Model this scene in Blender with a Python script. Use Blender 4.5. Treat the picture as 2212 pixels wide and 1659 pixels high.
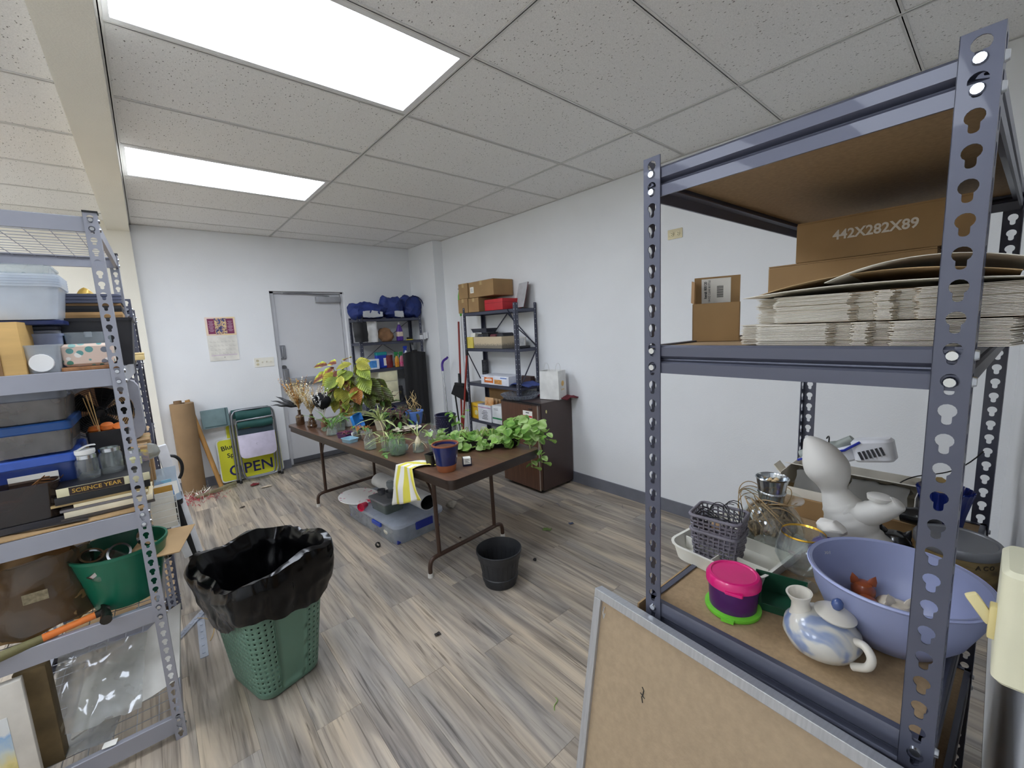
import bpy, bmesh, math, random
from mathutils import Vector, Matrix, noise
R = math.radians; V = Vector; PI = math.pi
sin, cos = math.sin, math.cos
for o in list(bpy.data.objects): bpy.data.objects.remove(o)
SC = bpy.context.scene
COL = SC.collection
rnd = random.Random(7)

# ---------------------------------------------------------------- camera, world, exposure
cam = bpy.data.objects.new('camera', bpy.data.cameras.new('camera'))
COL.objects.link(cam)
cam.data.sensor_width = 36.0
cam.data.lens = 36.0 * 906.41 / 2212.0
cam.data.clip_start = 0.01
_r = V((0.75513473, -0.65379285, -0.04823322)); _u = V((0.12478291, 0.07111543, 0.98963216)); _f = V((0.64358431, 0.7533243, -0.13528391))
cam.matrix_world = Matrix(((_r.x, _u.x, -_f.x, -1.204), (_r.y, _u.y, -_f.y, -1.5681), (_r.z, _u.z, -_f.z, 1.5696), (0, 0, 0, 1)))
SC.camera = cam
w = bpy.data.worlds.new('world'); SC.world = w; w.use_nodes = True
w.node_tree.nodes['Background'].inputs[0].default_value = (0.9, 0.95, 1, 1)
w.node_tree.nodes['Background'].inputs[1].default_value = 0.05
vs = SC.view_settings
vs.view_transform = 'Standard'; vs.look = 'None'; vs.exposure = 0.13; vs.gamma = 1.0; vs.use_curve_mapping = False
PANEL_LIGHT = 15.0
SC.cycles.transparent_max_bounces = 32; SC.cycles.max_bounces = 14; SC.cycles.diffuse_bounces = 6; SC.cycles.glossy_bounces = 4; SC.cycles.transmission_bounces = 8

# ---------------------------------------------------------------- materials (all procedural)
def lin(h):
    h = h.lstrip('#'); c = [int(h[i:i + 2], 16) / 255 for i in (0, 2, 4)]
    return tuple((x / 12.92 if x <= .04045 else ((x + .055) / 1.055) ** 2.4) for x in c) + (1.0,)
_M = {}
def newmat(key):
    m = bpy.data.materials.new(key); m.use_nodes = True; nt = m.node_tree
    return m, nt, nt.nodes['Principled BSDF']
def nd(nt, typ, **kw):
    n = nt.nodes.new(typ)
    for k, v in kw.items():
        if hasattr(n, k): setattr(n, k, v)
        else: n.inputs[k.replace('_', ' ')].default_value = v
    return n
def ramp(nt, stops):
    n = nt.nodes.new('ShaderNodeValToRGB'); e = n.color_ramp.elements
    while len(e) < len(stops): e.new(0.5)
    for i, (p, c) in enumerate(stops): e[i].position = p; e[i].color = lin(c) if isinstance(c, str) else (c, c, c, 1)
    return n
def M(col, r=.5, m=0, var=.06, vs=9, bump=0, bs=60, st=(1, 1, 1), spec=.5, coat=0, tr=0, col2=None, det=4, sss=0):
    """painted / moulded / woven surface: colour with a little noise in it, optional fine relief"""
    key = ('M', col, r, m, var, vs, bump, bs, st, spec, coat, tr, col2, sss)
    if key in _M: return _M[key]
    mt, nt, b = newmat('surface_' + col.strip('#'))
    tc = nd(nt, 'ShaderNodeTexCoord'); mp = nd(nt, 'ShaderNodeMapping'); mp.inputs['Scale'].default_value = st
    nt.links.new(tc.outputs['Object'], mp.inputs[0])
    n = nd(nt, 'ShaderNodeTexNoise', Scale=vs, Detail=det); nt.links.new(mp.outputs[0], n.inputs['Vector'])
    c = lin(col)
    if col2: a, d = c, lin(col2)
    else: a = tuple(max(0, x * (1 - 2 * var)) for x in c[:3]) + (1,); d = tuple(min(1, x * (1 + 2 * var)) for x in c[:3]) + (1,)
    rp = ramp(nt, [(.32, .5), (.68, .5)]); rp.color_ramp.elements[0].color = a; rp.color_ramp.elements[1].color = d
    nt.links.new(n.outputs['Fac'], rp.inputs[0]); nt.links.new(rp.outputs[0], b.inputs['Base Color'])
    b.inputs['Roughness'].default_value = r; b.inputs['Metallic'].default_value = m
    b.inputs['Specular IOR Level'].default_value = spec; b.inputs['Coat Weight'].default_value = coat
    b.inputs['Transmission Weight'].default_value = tr
    if sss: b.inputs['Subsurface Weight'].default_value = sss; b.inputs['Subsurface Scale'].default_value = .01
    if bump:
        n2 = nd(nt, 'ShaderNodeTexNoise', Scale=bs, Detail=3); nt.links.new(mp.outputs[0], n2.inputs['Vector'])
        bp = nd(nt, 'ShaderNodeBump', Strength=bump, Distance=.01); nt.links.new(n2.outputs['Fac'], bp.inputs['Height'])
        nt.links.new(bp.outputs[0], b.inputs['Normal'])
    _M[key] = mt
    return mt
def GL(col='#eef4f2', clear=.88, r=.02, ior=1.45, body=None):
    """thin clear glass / plastic wall: see-through, with fresnel gloss and a faint body colour"""
    key = ('G', col, clear, r, body)
    if key in _M: return _M[key]
    mt = bpy.data.materials.new('clear_' + col.strip('#')); mt.use_nodes = True; nt = mt.node_tree; nt.nodes.clear()
    out = nd(nt, 'ShaderNodeOutputMaterial')
    t = nd(nt, 'ShaderNodeBsdfTransparent'); t.inputs[0].default_value = lin(col)
    g = nd(nt, 'ShaderNodeBsdfGlossy', Roughness=r); g.inputs[0].default_value = (.95, .97, 1, 1)
    d = nd(nt, 'ShaderNodeBsdfDiffuse'); d.inputs[0].default_value = lin(body or col)
    tl = nd(nt, 'ShaderNodeBsdfTranslucent'); tl.inputs[0].default_value = lin(body or col)
    dm = nd(nt, 'ShaderNodeMixShader'); dm.inputs[0].default_value = .5
    nt.links.new(d.outputs[0], dm.inputs[1]); nt.links.new(tl.outputs[0], dm.inputs[2])
    tc = nd(nt, 'ShaderNodeTexCoord'); nz = nd(nt, 'ShaderNodeTexNoise', Scale=14.0, Detail=2); nt.links.new(tc.outputs['Object'], nz.inputs['Vector'])
    rp = ramp(nt, [(.3, max(0, 1 - clear - .05)), (.7, min(1, 1 - clear + .05))]); nt.links.new(nz.outputs['Fac'], rp.inputs[0])
    m1 = nd(nt, 'ShaderNodeMixShader'); nt.links.new(rp.outputs[0], m1.inputs[0])
    nt.links.new(t.outputs[0], m1.inputs[1]); nt.links.new(dm.outputs[0], m1.inputs[2])
    lw = nd(nt, 'ShaderNodeLayerWeight', Blend=.5); pw = nd(nt, 'ShaderNodeMath', operation='POWER'); pw.inputs[1].default_value = 3.5; nt.links.new(lw.outputs['Facing'], pw.inputs[0])
    fr = nd(nt, 'ShaderNodeMath', operation='MULTIPLY_ADD'); fr.inputs[1].default_value = .55; fr.inputs[2].default_value = .04; nt.links.new(pw.outputs[0], fr.inputs[0]); m2 = nd(nt, 'ShaderNodeMixShader')
    nt.links.new(fr.outputs[0], m2.inputs[0]); nt.links.new(m1.outputs[0], m2.inputs[1]); nt.links.new(g.outputs[0], m2.inputs[2])
    nt.links.new(m2.outputs[0], out.inputs[0])
    _M[key] = mt
    return mt
def EM(col, s):
    mt, nt, b = newmat('lit_diffuser'); b.inputs['Base Color'].default_value = lin(col)
    tc = nd(nt, 'ShaderNodeTexCoord'); nz = nd(nt, 'ShaderNodeTexNoise', Scale=3.0); nt.links.new(tc.outputs['Object'], nz.inputs['Vector'])
    rp = ramp(nt, [(0, .97), (1, 1.0)]); nt.links.new(nz.outputs['Fac'], rp.inputs[0])
    mx = nd(nt, 'ShaderNodeMix', data_type='RGBA', blend_type='MULTIPLY'); mx.inputs[0].default_value = 1
    mx.inputs[6].default_value = lin(col); nt.links.new(rp.outputs[0], mx.inputs[7])
    nt.links.new(mx.outputs[2], b.inputs['Emission Color']); b.inputs['Emission Strength'].default_value = s
    return mt

# ---------------------------------------------------------------- mesh helpers
def rotm(rx=0, ry=0, rz=0): return Matrix.Rotation(rz, 4, 'Z') @ Matrix.Rotation(ry, 4, 'Y') @ Matrix.Rotation(rx, 4, 'X')
def X(x=0, y=0, z=0, rx=0, ry=0, rz=0): return Matrix.Translation((x, y, z)) @ rotm(R(rx), R(ry), R(rz))
def frame_to(p, q):
    d = (V(q) - V(p)); L = d.length; d.normalize()
    return Matrix.Translation(p) @ d.to_track_quat('Z', 'Y').to_matrix().to_4x4(), L
def rrect(w, d, r, n=4):
    """rounded rectangle polygon centred on the origin, counter-clockwise"""
    r = min(r, w / 2 - 1e-5, d / 2 - 1e-5); pts = []
    for cx, cy, a in ((w / 2 - r, d / 2 - r, 0), (-w / 2 + r, d / 2 - r, 90), (-w / 2 + r, -d / 2 + r, 180), (w / 2 - r, -d / 2 + r, 270)):
        for i in range(n + 1): t = R(a + 90 * i / n); pts.append((cx + r * cos(t), cy + r * sin(t)))
    return pts
def disc(r, n=24, sx=1, sy=1): return [(r * sx * cos(2 * PI * i / n), r * sy * sin(2 * PI * i / n)) for i in range(n)]
class B:
    def __init__(s): s.v = []; s.f = []; s.m = []; s.mi = 0
    def add(s, vs, fs, x=None):
        k = len(s.v)
        s.v += [tuple(x @ V(p)) if x else tuple(p) for p in vs]
        s.f += [tuple(i + k for i in f) for f in fs]; s.m += [s.mi] * len(fs)
        return s
    def mat(s, i): s.mi = i; return s
    def box(s, a, b, x=None):
        (x0, y0, z0), (x1, y1, z1) = a, b
        return s.add([(x0, y0, z0), (x1, y0, z0), (x1, y1, z0), (x0, y1, z0), (x0, y0, z1), (x1, y0, z1), (x1, y1, z1), (x0, y1, z1)],
                     [(3, 2, 1, 0), (4, 5, 6, 7), (0, 1, 5, 4), (1, 2, 6, 5), (2, 3, 7, 6), (3, 0, 4, 7)], x)
    def cb(s, w, d, h, x=None): return s.box((-w / 2, -d / 2, 0), (w / 2, d / 2, h), x)
    def loft(s, rings, x=None, cap0=True, cap1=True, closed=True):
        n = len(rings[0]); vs = [p for rg in rings for p in rg]; fs = []
        for i in range(len(rings) - 1):
            for j in range(n if closed else n - 1):
                k = (j + 1) % n; fs.append((i * n + j, i * n + k, (i + 1) * n + k, (i + 1) * n + j))
        if cap0: fs.append(tuple(range(n - 1, -1, -1)))
        if cap1: fs.append(tuple(range((len(rings) - 1) * n, len(rings) * n)))
        return s.add(vs, fs, x)
    def prism(s, poly, z0, z1, x=None): return s.loft([[(p[0], p[1], z0) for p in poly], [(p[0], p[1], z1) for p in poly]], x)
    def rbox(s, w, d, h, r=.01, x=None, n=4, e=None):
        """box with rounded upright corners and eased top and bottom edges"""
        e = min(w, d, h) * .12 if e is None else e
        P = lambda k, z: [(p[0], p[1], z) for p in rrect(w - 2 * k, d - 2 * k, max(r - k, .0005), n)]
        return s.loft([P(e, 0), P(0, e), P(0, h - e), P(e, h)], x)
    def cyl(s, p, q, r, r2=None, n=14, caps=True):
        m, L = frame_to(p, q); r2 = r if r2 is None else r2
        return s.loft([[(a, b, 0) for a, b in disc(r, n)], [(a, b, L) for a, b in disc(r2, n)]], m, caps, caps)
    def lathe(s, prof, n=24, x=None, sx=1, sy=1):
        """prof: (radius, height) pairs; a radius of 0 closes to a pole"""
        k = len(s.v); vs = []; idx = []
        for r, z in prof:
            if r <= 1e-6: idx.append([len(vs)] * n); vs.append((0, 0, z))
            else: idx.append(list(range(len(vs), len(vs) + n))); vs += [(r * sx * cos(2 * PI * i / n), r * sy * sin(2 * PI * i / n), z) for i in range(n)]
        fs = []
        for a, b in zip(idx[:-1], idx[1:]):
            for j in range(n):
                l = (j + 1) % n; f = []
                for i in (a[j], a[l], b[l], b[j]):
                    if i not in f: f.append(i)
                if len(f) > 2: fs.append(tuple(f))
        return s.add(vs, fs, x)
    def tube(s, pts, r, n=8, closed=False, x=None):
        pts = [V(p) for p in pts]; N = len(pts); rings = []; up = None
        for i, p in enumerate(pts):
            a = pts[(i - 1) % N] if closed or i else p; b = pts[(i + 1) % N] if closed or i < N - 1 else p
            t = (b - a).normalized()
            if up is None:
                up = V((0, 0, 1)) if abs(t.z) < .9 else V((1, 0, 0))
            up = (up - t * up.dot(t)); up = up.normalized() if up.length > 1e-6 else t.orthogonal().normalized()
            sd = t.cross(up); rr = r[i] if isinstance(r, (list, tuple)) else r
            rings.append([tuple(p + (up * cos(2 * PI * j / n) + sd * sin(2 * PI * j / n)) * rr) for j in range(n)])
        if closed: rings.append(rings[0])
        return s.loft(rings, x, not closed, not closed)
    def grid(s, fn, nu, nv, x=None, t=0):
        """surface from fn(u, v) in 0..1; t > 0 gives it thickness"""
        P = [[V(fn(i / nu, j / nv)) for j in range(nv + 1)] for i in range(nu + 1)]
        id = lambda i, j: i * (nv + 1) + j
        fs = [(id(i, j), id(i + 1, j), id(i + 1, j + 1), id(i, j + 1)) for i in range(nu) for j in range(nv)]
        vs = [p for r_ in P for p in r_]
        if not t: return s.add([tuple(p) for p in vs], fs, x)
        nrm = []
        for i in range(nu + 1):
            for j in range(nv + 1):
                du = P[min(i + 1, nu)][j] - P[max(i - 1, 0)][j]; dv = P[i][min(j + 1, nv)] - P[i][max(j - 1, 0)]
                q = du.cross(dv); nrm.append(q.normalized() if q.length > 1e-9 else V((0, 0, 1)))
        k = len(vs); allv = [tuple(p) for p in vs] + [tuple(p - q * t) for p, q in zip(vs, nrm)]
        allf = fs + [tuple(reversed([i + k for i in f])) for f in fs]
        ed = [id(i, 0) for i in range(nu + 1)] + [id(nu, j) for j in range(1, nv + 1)] + [id(i, nv) for i in range(nu - 1, -1, -1)] + [id(0, j) for j in range(nv - 1, 0, -1)]
        for a, b in zip(ed, ed[1:] + ed[:1]): allf.append((b, a, a + k, b + k))
        return s.add(allv, allf, x)
    def build(s, name, mat, parent=None, smooth=True, ang=40, kind=None, label=None, bev=0, weld=0):
        me = bpy.data.meshes.new(name); me.from_pydata(s.v, [], s.f)
        for m_ in (mat if isinstance(mat, (list, tuple)) else [mat]): me.materials.append(m_)
        if any(s.m): me.polygons.foreach_set('material_index', s.m)
        bm = bmesh.new(); bm.from_mesh(me)
        if weld: bmesh.ops.remove_doubles(bm, verts=bm.verts, dist=weld)
        bmesh.ops.recalc_face_normals(bm, faces=bm.faces)
        if bev:
            bmesh.ops.bevel(bm, geom=[e for e in bm.edges if len(e.link_faces) == 2 and e.calc_face_angle(0) > .6], offset=bev, segments=2, affect='EDGES', profile=.6)
        bm.to_mesh(me); bm.free()
        if smooth:
            me.polygons.foreach_set('use_smooth', [True] * len(me.polygons)); me.set_sharp_from_angle(angle=R(ang))
        o = bpy.data.objects.new(name, me); COL.objects.link(o)
        if parent: o.parent = parent
        if kind: o['kind'] = kind
        if label: o['label'] = label
        return o
def tag(o, label, cat, group=None):
    o['label'] = label; o['category'] = cat
    if group: o['group'] = group
    return o
def T(name, label, cat, loc=(0, 0, 0), rz=0, group=None, rx=0, ry=0):
    o = bpy.data.objects.new(name, None); o.empty_display_size = .05; COL.objects.link(o)
    o.location = loc; o.rotation_euler = (R(rx), R(ry), R(rz))
    return tag(o, label, cat, group)
def one(b, name, mat, label, cat, loc=(0, 0, 0), rz=0, group=None, rx=0, ry=0, **kw):
    o = b.build(name, mat, **kw); o.location = loc; o.rotation_euler = (R(rx), R(ry), R(rz))
    return tag(o, label, cat, group)
def S(b, name, mat, parent=None, smooth=False, **kw):
    return b.build(name, mat, parent, smooth=smooth, kind='structure' if not parent else None, **kw)
def dup(root, loc, rz=0, label=None, group=None, rx=None, ry=None):
    c = root.copy(); COL.objects.link(c); c.location = loc
    c.rotation_euler = (root.rotation_euler.x if rx is None else R(rx), root.rotation_euler.y if ry is None else R(ry), R(rz))
    if label: c['label'] = label
    if group: c['group'] = group
    for ch in list(root.children):
        d = ch.copy(); COL.objects.link(d); d.parent = c
        for g in list(ch.children): e = g.copy(); COL.objects.link(e); e.parent = d
    return c
def text(s, size, name, mat, parent, x, ext=.0004, label=None, bold=0.0, align='CENTER', squeeze=1.0):
    cu = bpy.data.curves.new(name, 'FONT'); cu.body = s; cu.size = size; cu.extrude = ext; cu.offset = bold * size
    cu.align_x = align; cu.align_y = 'CENTER'; cu.resolution_u = 3
    tmp = bpy.data.objects.new(name, cu); COL.objects.link(tmp)
    bpy.context.view_layer.update()
    me = bpy.data.meshes.new_from_object(tmp.evaluated_get(bpy.context.evaluated_depsgraph_get()))
    bpy.data.objects.remove(tmp); me.materials.clear(); me.materials.append(mat)
    me.transform(x @ Matrix.Diagonal((squeeze, 1, 1, 1))); me.name = name
    o = bpy.data.objects.new(name, me); COL.objects.link(o); o.parent = parent
    return o
def bez(p0, p1, p2, p3, n=12):
    p0, p1, p2, p3 = map(V, (p0, p1, p2, p3)); o = []
    for i in range(n + 1):
        t = i / n; u = 1 - t; o.append(tuple(p0 * u ** 3 + p1 * 3 * u * u * t + p2 * 3 * u * t * t + p3 * t ** 3))
    return o

# ================================================================ the room
CEIL, XR, YB, YF, XL = 2.72, 1.867, 3.98, -1.63, -4.4
WALL = M('#e6e8ea', .75, var=.012, vs=2, bump=.12, bs=140)
CREAM = M('#ebe7da', .75, var=.012, vs=2, bump=.12, bs=140)
b = B().box((-.075, YB, 2.112), (.772, YB + .16, CEIL + .1)).box((-1.2, YB, 0), (-.075, YB + .16, CEIL + .1)).box((.772, YB, 0), (XR + .2, YB + .16, CEIL + .1))
S(b, 'wall_back', WALL)
S(B().box((XR, YF - .2, 0), (XR + .15, YB + .16, CEIL + .1)), 'wall_right', WALL)
S(B().box((1.731, 3.31, 0), (XR, YB, CEIL)), 'wall_corner_column', WALL)
S(B().box((XL, YF - .15, 0), (XR, YF, CEIL + .1)), 'wall_front', WALL)
S(B().box((XL - .15, YF - .2, 0), (XL, YB + .16, CEIL + .1)), 'wall_left', CREAM)
S(B().box((XL, YB - .04, 0), (-1.2, YB + .16, CEIL + .1)), 'wall_back_left', CREAM)

# floor of separate vinyl planks
def floor_mat():
    mt, nt, b = newmat('vinyl_plank')
    tc = nd(nt, 'ShaderNodeTexCoord'); oi = nd(nt, 'ShaderNodeObjectInfo')
    mul = nd(nt, 'ShaderNodeVectorMath', operation='SCALE'); mul.inputs['Scale'].default_value = 37.0
    cmb = nd(nt, 'ShaderNodeCombineXYZ')
    for k in range(3): nt.links.new(oi.outputs['Random'], cmb.inputs[k])
    nt.links.new(cmb.outputs[0], mul.inputs[0])
    ad = nd(nt, 'ShaderNodeVectorMath', operation='ADD'); nt.links.new(tc.outputs['Object'], ad.inputs[0]); nt.links.new(mul.outputs[0], ad.inputs[1])
    def nz(sc, scale, det, dist=0):
        mp = nd(nt, 'ShaderNodeMapping'); mp.inputs['Scale'].default_value = sc; nt.links.new(ad.outputs[0], mp.inputs[0])
        n = nd(nt, 'ShaderNodeTexNoise', Scale=scale, Detail=det, Distortion=dist); nt.links.new(mp.outputs[0], n.inputs['Vector']); return n
    n1 = nz((13, 1.1, 1), 1.0, 5, .9); n2 = nz((70, 2.5, 1), 1.0, 4, .6); n3 = nz((5, .8, 1), 1.0, 2, .4); n4 = nz((46, 1.6, 1), 1.0, 5, 1.6)
    r1 = ramp(nt, [(.22, '#736d69'), (.42, '#968f87'), (.56, '#b0a79b'), (.72, '#c6bbaa'), (.88, '#a09b97')])
    nt.links.new(n1.outputs['Fac'], r1.inputs[0])
    r2 = ramp(nt, [(.3, '#6e675f'), (.5, '#ffffff')]); nt.links.new(n2.outputs['Fac'], r2.inputs[0])
    mx = nd(nt, 'ShaderNodeMix', data_type='RGBA', blend_type='MULTIPLY'); mx.inputs[0].default_value = .45
    nt.links.new(r1.outputs[0], mx.inputs[6]); nt.links.new(r2.outputs[0], mx.inputs[7])
    r3 = ramp(nt, [(.35, '#8e9096'), (.6, '#d2c2aa')]); nt.links.new(n3.outputs['Fac'], r3.inputs[0])
    m2 = nd(nt, 'ShaderNodeMix', data_type='RGBA', blend_type='OVERLAY'); m2.inputs[0].default_value = .35
    nt.links.new(mx.outputs[2], m2.inputs[6]); nt.links.new(r3.outputs[0], m2.inputs[7])
    hs = nd(nt, 'ShaderNodeHueSaturation'); mr = nd(nt, 'ShaderNodeMapRange'); mr.inputs[3].default_value = .86; mr.inputs[4].default_value = 1.02
    nt.links.new(oi.outputs['Random'], mr.inputs[0]); nt.links.new(mr.outputs[0], hs.inputs['Value']); nt.links.new(m2.outputs[2], hs.inputs['Color'])
    r4 = ramp(nt, [(.3, '#6f675f'), (.40, '#ffffff')]); nt.links.new(n4.outputs['Fac'], r4.inputs[0]); m4 = nd(nt, 'ShaderNodeMix', data_type='RGBA', blend_type='MULTIPLY'); m4.inputs[0].default_value = .7; nt.links.new(hs.outputs[0], m4.inputs[6]); nt.links.new(r4.outputs[0], m4.inputs[7])
    nt.links.new(m4.outputs[2], b.inputs['Base Color']); b.inputs['Roughness'].default_value = .42
    bp = nd(nt, 'ShaderNodeBump', Strength=.12, Distance=.004); nt.links.new(n2.outputs['Fac'], bp.inputs['Height']); nt.links.new(bp.outputs[0], b.inputs['Normal'])
    return mt
FLOOR = floor_mat()
fl = S(B().box((XL, YF - .2, -.12), (XR, YB + .2, -.006)), 'floor', M('#5a5550', .8))
S(B().box((XL, YF, -.006), (-3.18, YB, 0)), 'far_planking', FLOOR, fl)
PW, PL = .1835, 1.23
me0 = None
for i in range(28):
    x0 = XR - (i + 1) * PW
    off = (i * .47) % 1.0 * PL
    y = YF - off
    while y < YB + .12:
        a, c = max(y, YF), min(y + PL, YB + .1)
        if c - a > .02:
            bb = B(); g = .0012; bb.loft([[(p[0], p[1], z) for p in ((-PW / 2 + k, -(c - a) / 2 + k), (PW / 2 - k, -(c - a) / 2 + k), (PW / 2 - k, (c - a) / 2 - k), (-PW / 2 + k, (c - a) / 2 - k))] for z, k in ((-.006, .0002), (-.001, .0002), (0, .0012))])
            if abs(c - a - PL) < 1e-4 and me0: o = bpy.data.objects.new('plank', me0); COL.objects.link(o); o.parent = fl
            else:
                o = bb.build('plank', FLOOR, fl, smooth=False)
                if abs(c - a - PL) < 1e-4: me0 = o.data
            o.location = (x0 + PW / 2, (a + c) / 2, 0)
        y += PL

# dropped ceiling: tiles, tees
def tile_mat():
    mt, nt, b = newmat('fissured_tile')
    tc = nd(nt, 'ShaderNodeTexCoord'); oi = nd(nt, 'ShaderNodeObjectInfo')
    ad = nd(nt, 'ShaderNodeVectorMath', operation='ADD'); nt.links.new(tc.outputs['Object'], ad.inputs[0]); nt.links.new(oi.outputs['Location'], ad.inputs[1])
    mp = nd(nt, 'ShaderNodeMapping'); mp.inputs['Scale'].default_value = (1.35, .8, .02); nt.links.new(ad.outputs[0], mp.inputs[0])
    wn = nd(nt, 'ShaderNodeTexNoise', Scale=60.0, Detail=1); nt.links.new(mp.outputs[0], wn.inputs['Vector'])
    wa = nd(nt, 'ShaderNodeVectorMath', operation='MULTIPLY_ADD'); wa.inputs[1].default_value = (.012, .012, 0)
    nt.links.new(wn.outputs['Color'], wa.inputs[0]); nt.links.new(mp.outputs[0], wa.inputs[2])
    vo = nd(nt, 'ShaderNodeTexVoronoi', Scale=70.0); nt.links.new(wa.outputs[0], vo.inputs['Vector'])
    sp = nd(nt, 'ShaderNodeSeparateColor'); nt.links.new(vo.outputs['Color'], sp.inputs[0])
    mr = nd(nt, 'ShaderNodeMapRange'); mr.inputs[1].default_value = .2; mr.inputs[3].default_value = .0; mr.inputs[4].default_value = .215
    nt.links.new(sp.outputs[0], mr.inputs[0])
    sb = nd(nt, 'ShaderNodeMath', operation='SUBTRACT'); nt.links.new(vo.outputs['Distance'], sb.inputs[0]); nt.links.new(mr.outputs[0], sb.inputs[1])
    rp = ramp(nt, [(.0, '#8a8783'), (.06, '#f2f1ef')]); nt.links.new(sb.outputs[0], rp.inputs[0])
    fn = nd(nt, 'ShaderNodeTexNoise', Scale=220.0, Detail=3); nt.links.new(ad.outputs[0], fn.inputs['Vector'])
    r2 = ramp(nt, [(.25, '#e6e6e6'), (.6, '#ffffff')]); nt.links.new(fn.outputs['Fac'], r2.inputs[0])
    mx = nd(nt, 'ShaderNodeMix', data_type='RGBA', blend_type='MULTIPLY'); mx.inputs[0].default_value = .8
    nt.links.new(rp.outputs[0], mx.inputs[6]); nt.links.new(r2.outputs[0], mx.inputs[7]); nt.links.new(mx.outputs[2], b.inputs['Base Color'])
    b.inputs['Roughness'].default_value = .95; b.inputs['Specular IOR Level'].default_value = .15
    rb = ramp(nt, [(0, 0.0), (.08, 1.0)]); nt.links.new(sb.outputs[0], rb.inputs[0])
    bp = nd(nt, 'ShaderNodeBump', Strength=.5, Distance=.003); nt.links.new(rb.outputs[0], bp.inputs['Height']); nt.links.new(bp.outputs[0], b.inputs['Normal'])
    return mt
TILE = tile_mat(); TEE = M('#d6d5d2', .45, var=.02)
ce = S(B().box((XL, YF - .2, CEIL + .12), (XR + .1, YB + .2, CEIL + .2)), 'ceiling', M('#8a8a88', .9))
G = .6096
xs = [(-1.2, 0), (0, 1.2192), (1.2192, XR)]
xl = [(-1.36 - 1.2192 * (k + 1), -1.36 - 1.2192 * k) for k in range(3)]
LIGHTS = {(0, 0), (0, 3), (0, -3)}
LEFT_FILL_LIGHTS = {(1, 0), (1, 3), (1, 5), (1, -2)}  # out-of-view panels added left of the beam as fill light
ys = [j for j in range(-3, 7)]
for ci, (x0, x1) in list(enumerate(xs)) + [(k + 10, q) for k, q in enumerate(xl)]:
    for j in ys:
        a, c = max(j * G, YF), min((j + 1) * G, YB)
        if c - a < .03 or (ci, j) in LIGHTS and j >= 0 or ci >= 10 and (ci - 10, j) in LEFT_FILL_LIGHTS: continue
        g = .009
        o = B().box((x0 - (x0 + x1) / 2 + g, -(c - a) / 2 + g, 0), (x1 - (x0 + x1) / 2 - g, (c - a) / 2 - g, .015)).build('ceiling_tile', TILE, ce, smooth=False)
        o.location = ((x0 + x1) / 2, (a + c) / 2, CEIL + .004)
def tee(a, b): B().box(a, b).box((a[0] if b[0] - a[0] > .1 else (a[0] + b[0]) / 2 - .002, a[1] if b[1] - a[1] > .1 else (a[1] + b[1]) / 2 - .002, a[2]), (b[0] if b[0] - a[0] > .1 else (a[0] + b[0]) / 2 + .002, b[1] if b[1] - a[1] > .1 else (a[1] + b[1]) / 2 + .002, b[2] + .03)).build('ceiling_tee', TEE, ce, smooth=False)
for x in (0, 1.2192, -1.36 - 1.2192, -1.36 - 2 * 1.2192): tee((x - .012, YF, CEIL), (x + .012, YB, CEIL + .003))
for x0, x1 in xs + xl:
    for j in ys[1:]: tee((x0 + .012, j * G - .012, CEIL + .0005), (x1 - .012, j * G + .012, CEIL + .0035))
tee((XR - .022, YF, CEIL), (XR, YB, CEIL + .003)); tee((-1.2, YB - .02, CEIL), (1.731, YB, CEIL + .003)); tee((-1.2, YF, CEIL), (-1.18, YB, CEIL + .003))
S(B().box((-1.36, YF, 2.645), (-1.2, YB, CEIL + .1)), 'trim_ceiling_beam', CREAM)

DIFF = EM('#eaf2ff', PANEL_LIGHT); LFR = M('#e6e6e6', .4, var=.01)
def panel_light(x0, x1, y0, y1, label):
    t = T('ceiling_light', label, 'ceiling light', ((x0 + x1) / 2, (y0 + y1) / 2, CEIL), group=None)
    w, d = x1 - x0 - .02, y1 - y0 - .02; m = .028
    f = B()
    for k in ((-w / 2, -d / 2, w / 2, -d / 2 + m), (-w / 2, d / 2 - m, w / 2, d / 2), (-w / 2, -d / 2 + m, -w / 2 + m, d / 2 - m), (w / 2 - m, -d / 2 + m, w / 2, d / 2 - m)):
        f.box((k[0], k[1], .001), (k[2], k[3], .03))
    f.build('light_frame', LFR, t, smooth=False)
    B().prism(rrect(w - 2 * m, d - 2 * m, .012), .006, .02).build('diffuser', DIFF, t, smooth=False, label='glowing white diffuser')
panel_light(-1.2, 0, 0, G, 'large nearer flush ceiling panel light, cut by the top edge of the photo')
panel_light(-1.2, 0, 3 * G, 4 * G, 'smaller-looking farther flush ceiling panel light toward the back wall')
for k, j in LEFT_FILL_LIGHTS:
    if j * G > YF: panel_light(xl[k][0], xl[k][1], j * G, (j + 1) * G, 'added unseen fill panel light beyond the beam %s' % {0: 'across from the near light', 3: 'across from the far light', 5: 'by the cream back wall', -2: 'by the front wall'}[j])

# base moulding
BASE = M('#6d6f78', .5, var=.04)
S(B().box((XR - .012, YF, 0), (XR, 3.31, .105)).box((1.719, 3.31, 0), (1.731, YB, .105)).box((1.719, 3.298, 0), (XR, 3.31, .105)), 'baseboard_right', BASE)
S(B().box((-1.2, YB - .012, 0), (-.075, YB, .105)).box((-.075, YB - .012, 0), (-.063, YB + .08, .105)).box((.772, YB - .012, 0), (1.731, YB, .105)), 'baseboard_back', BASE)
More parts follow.
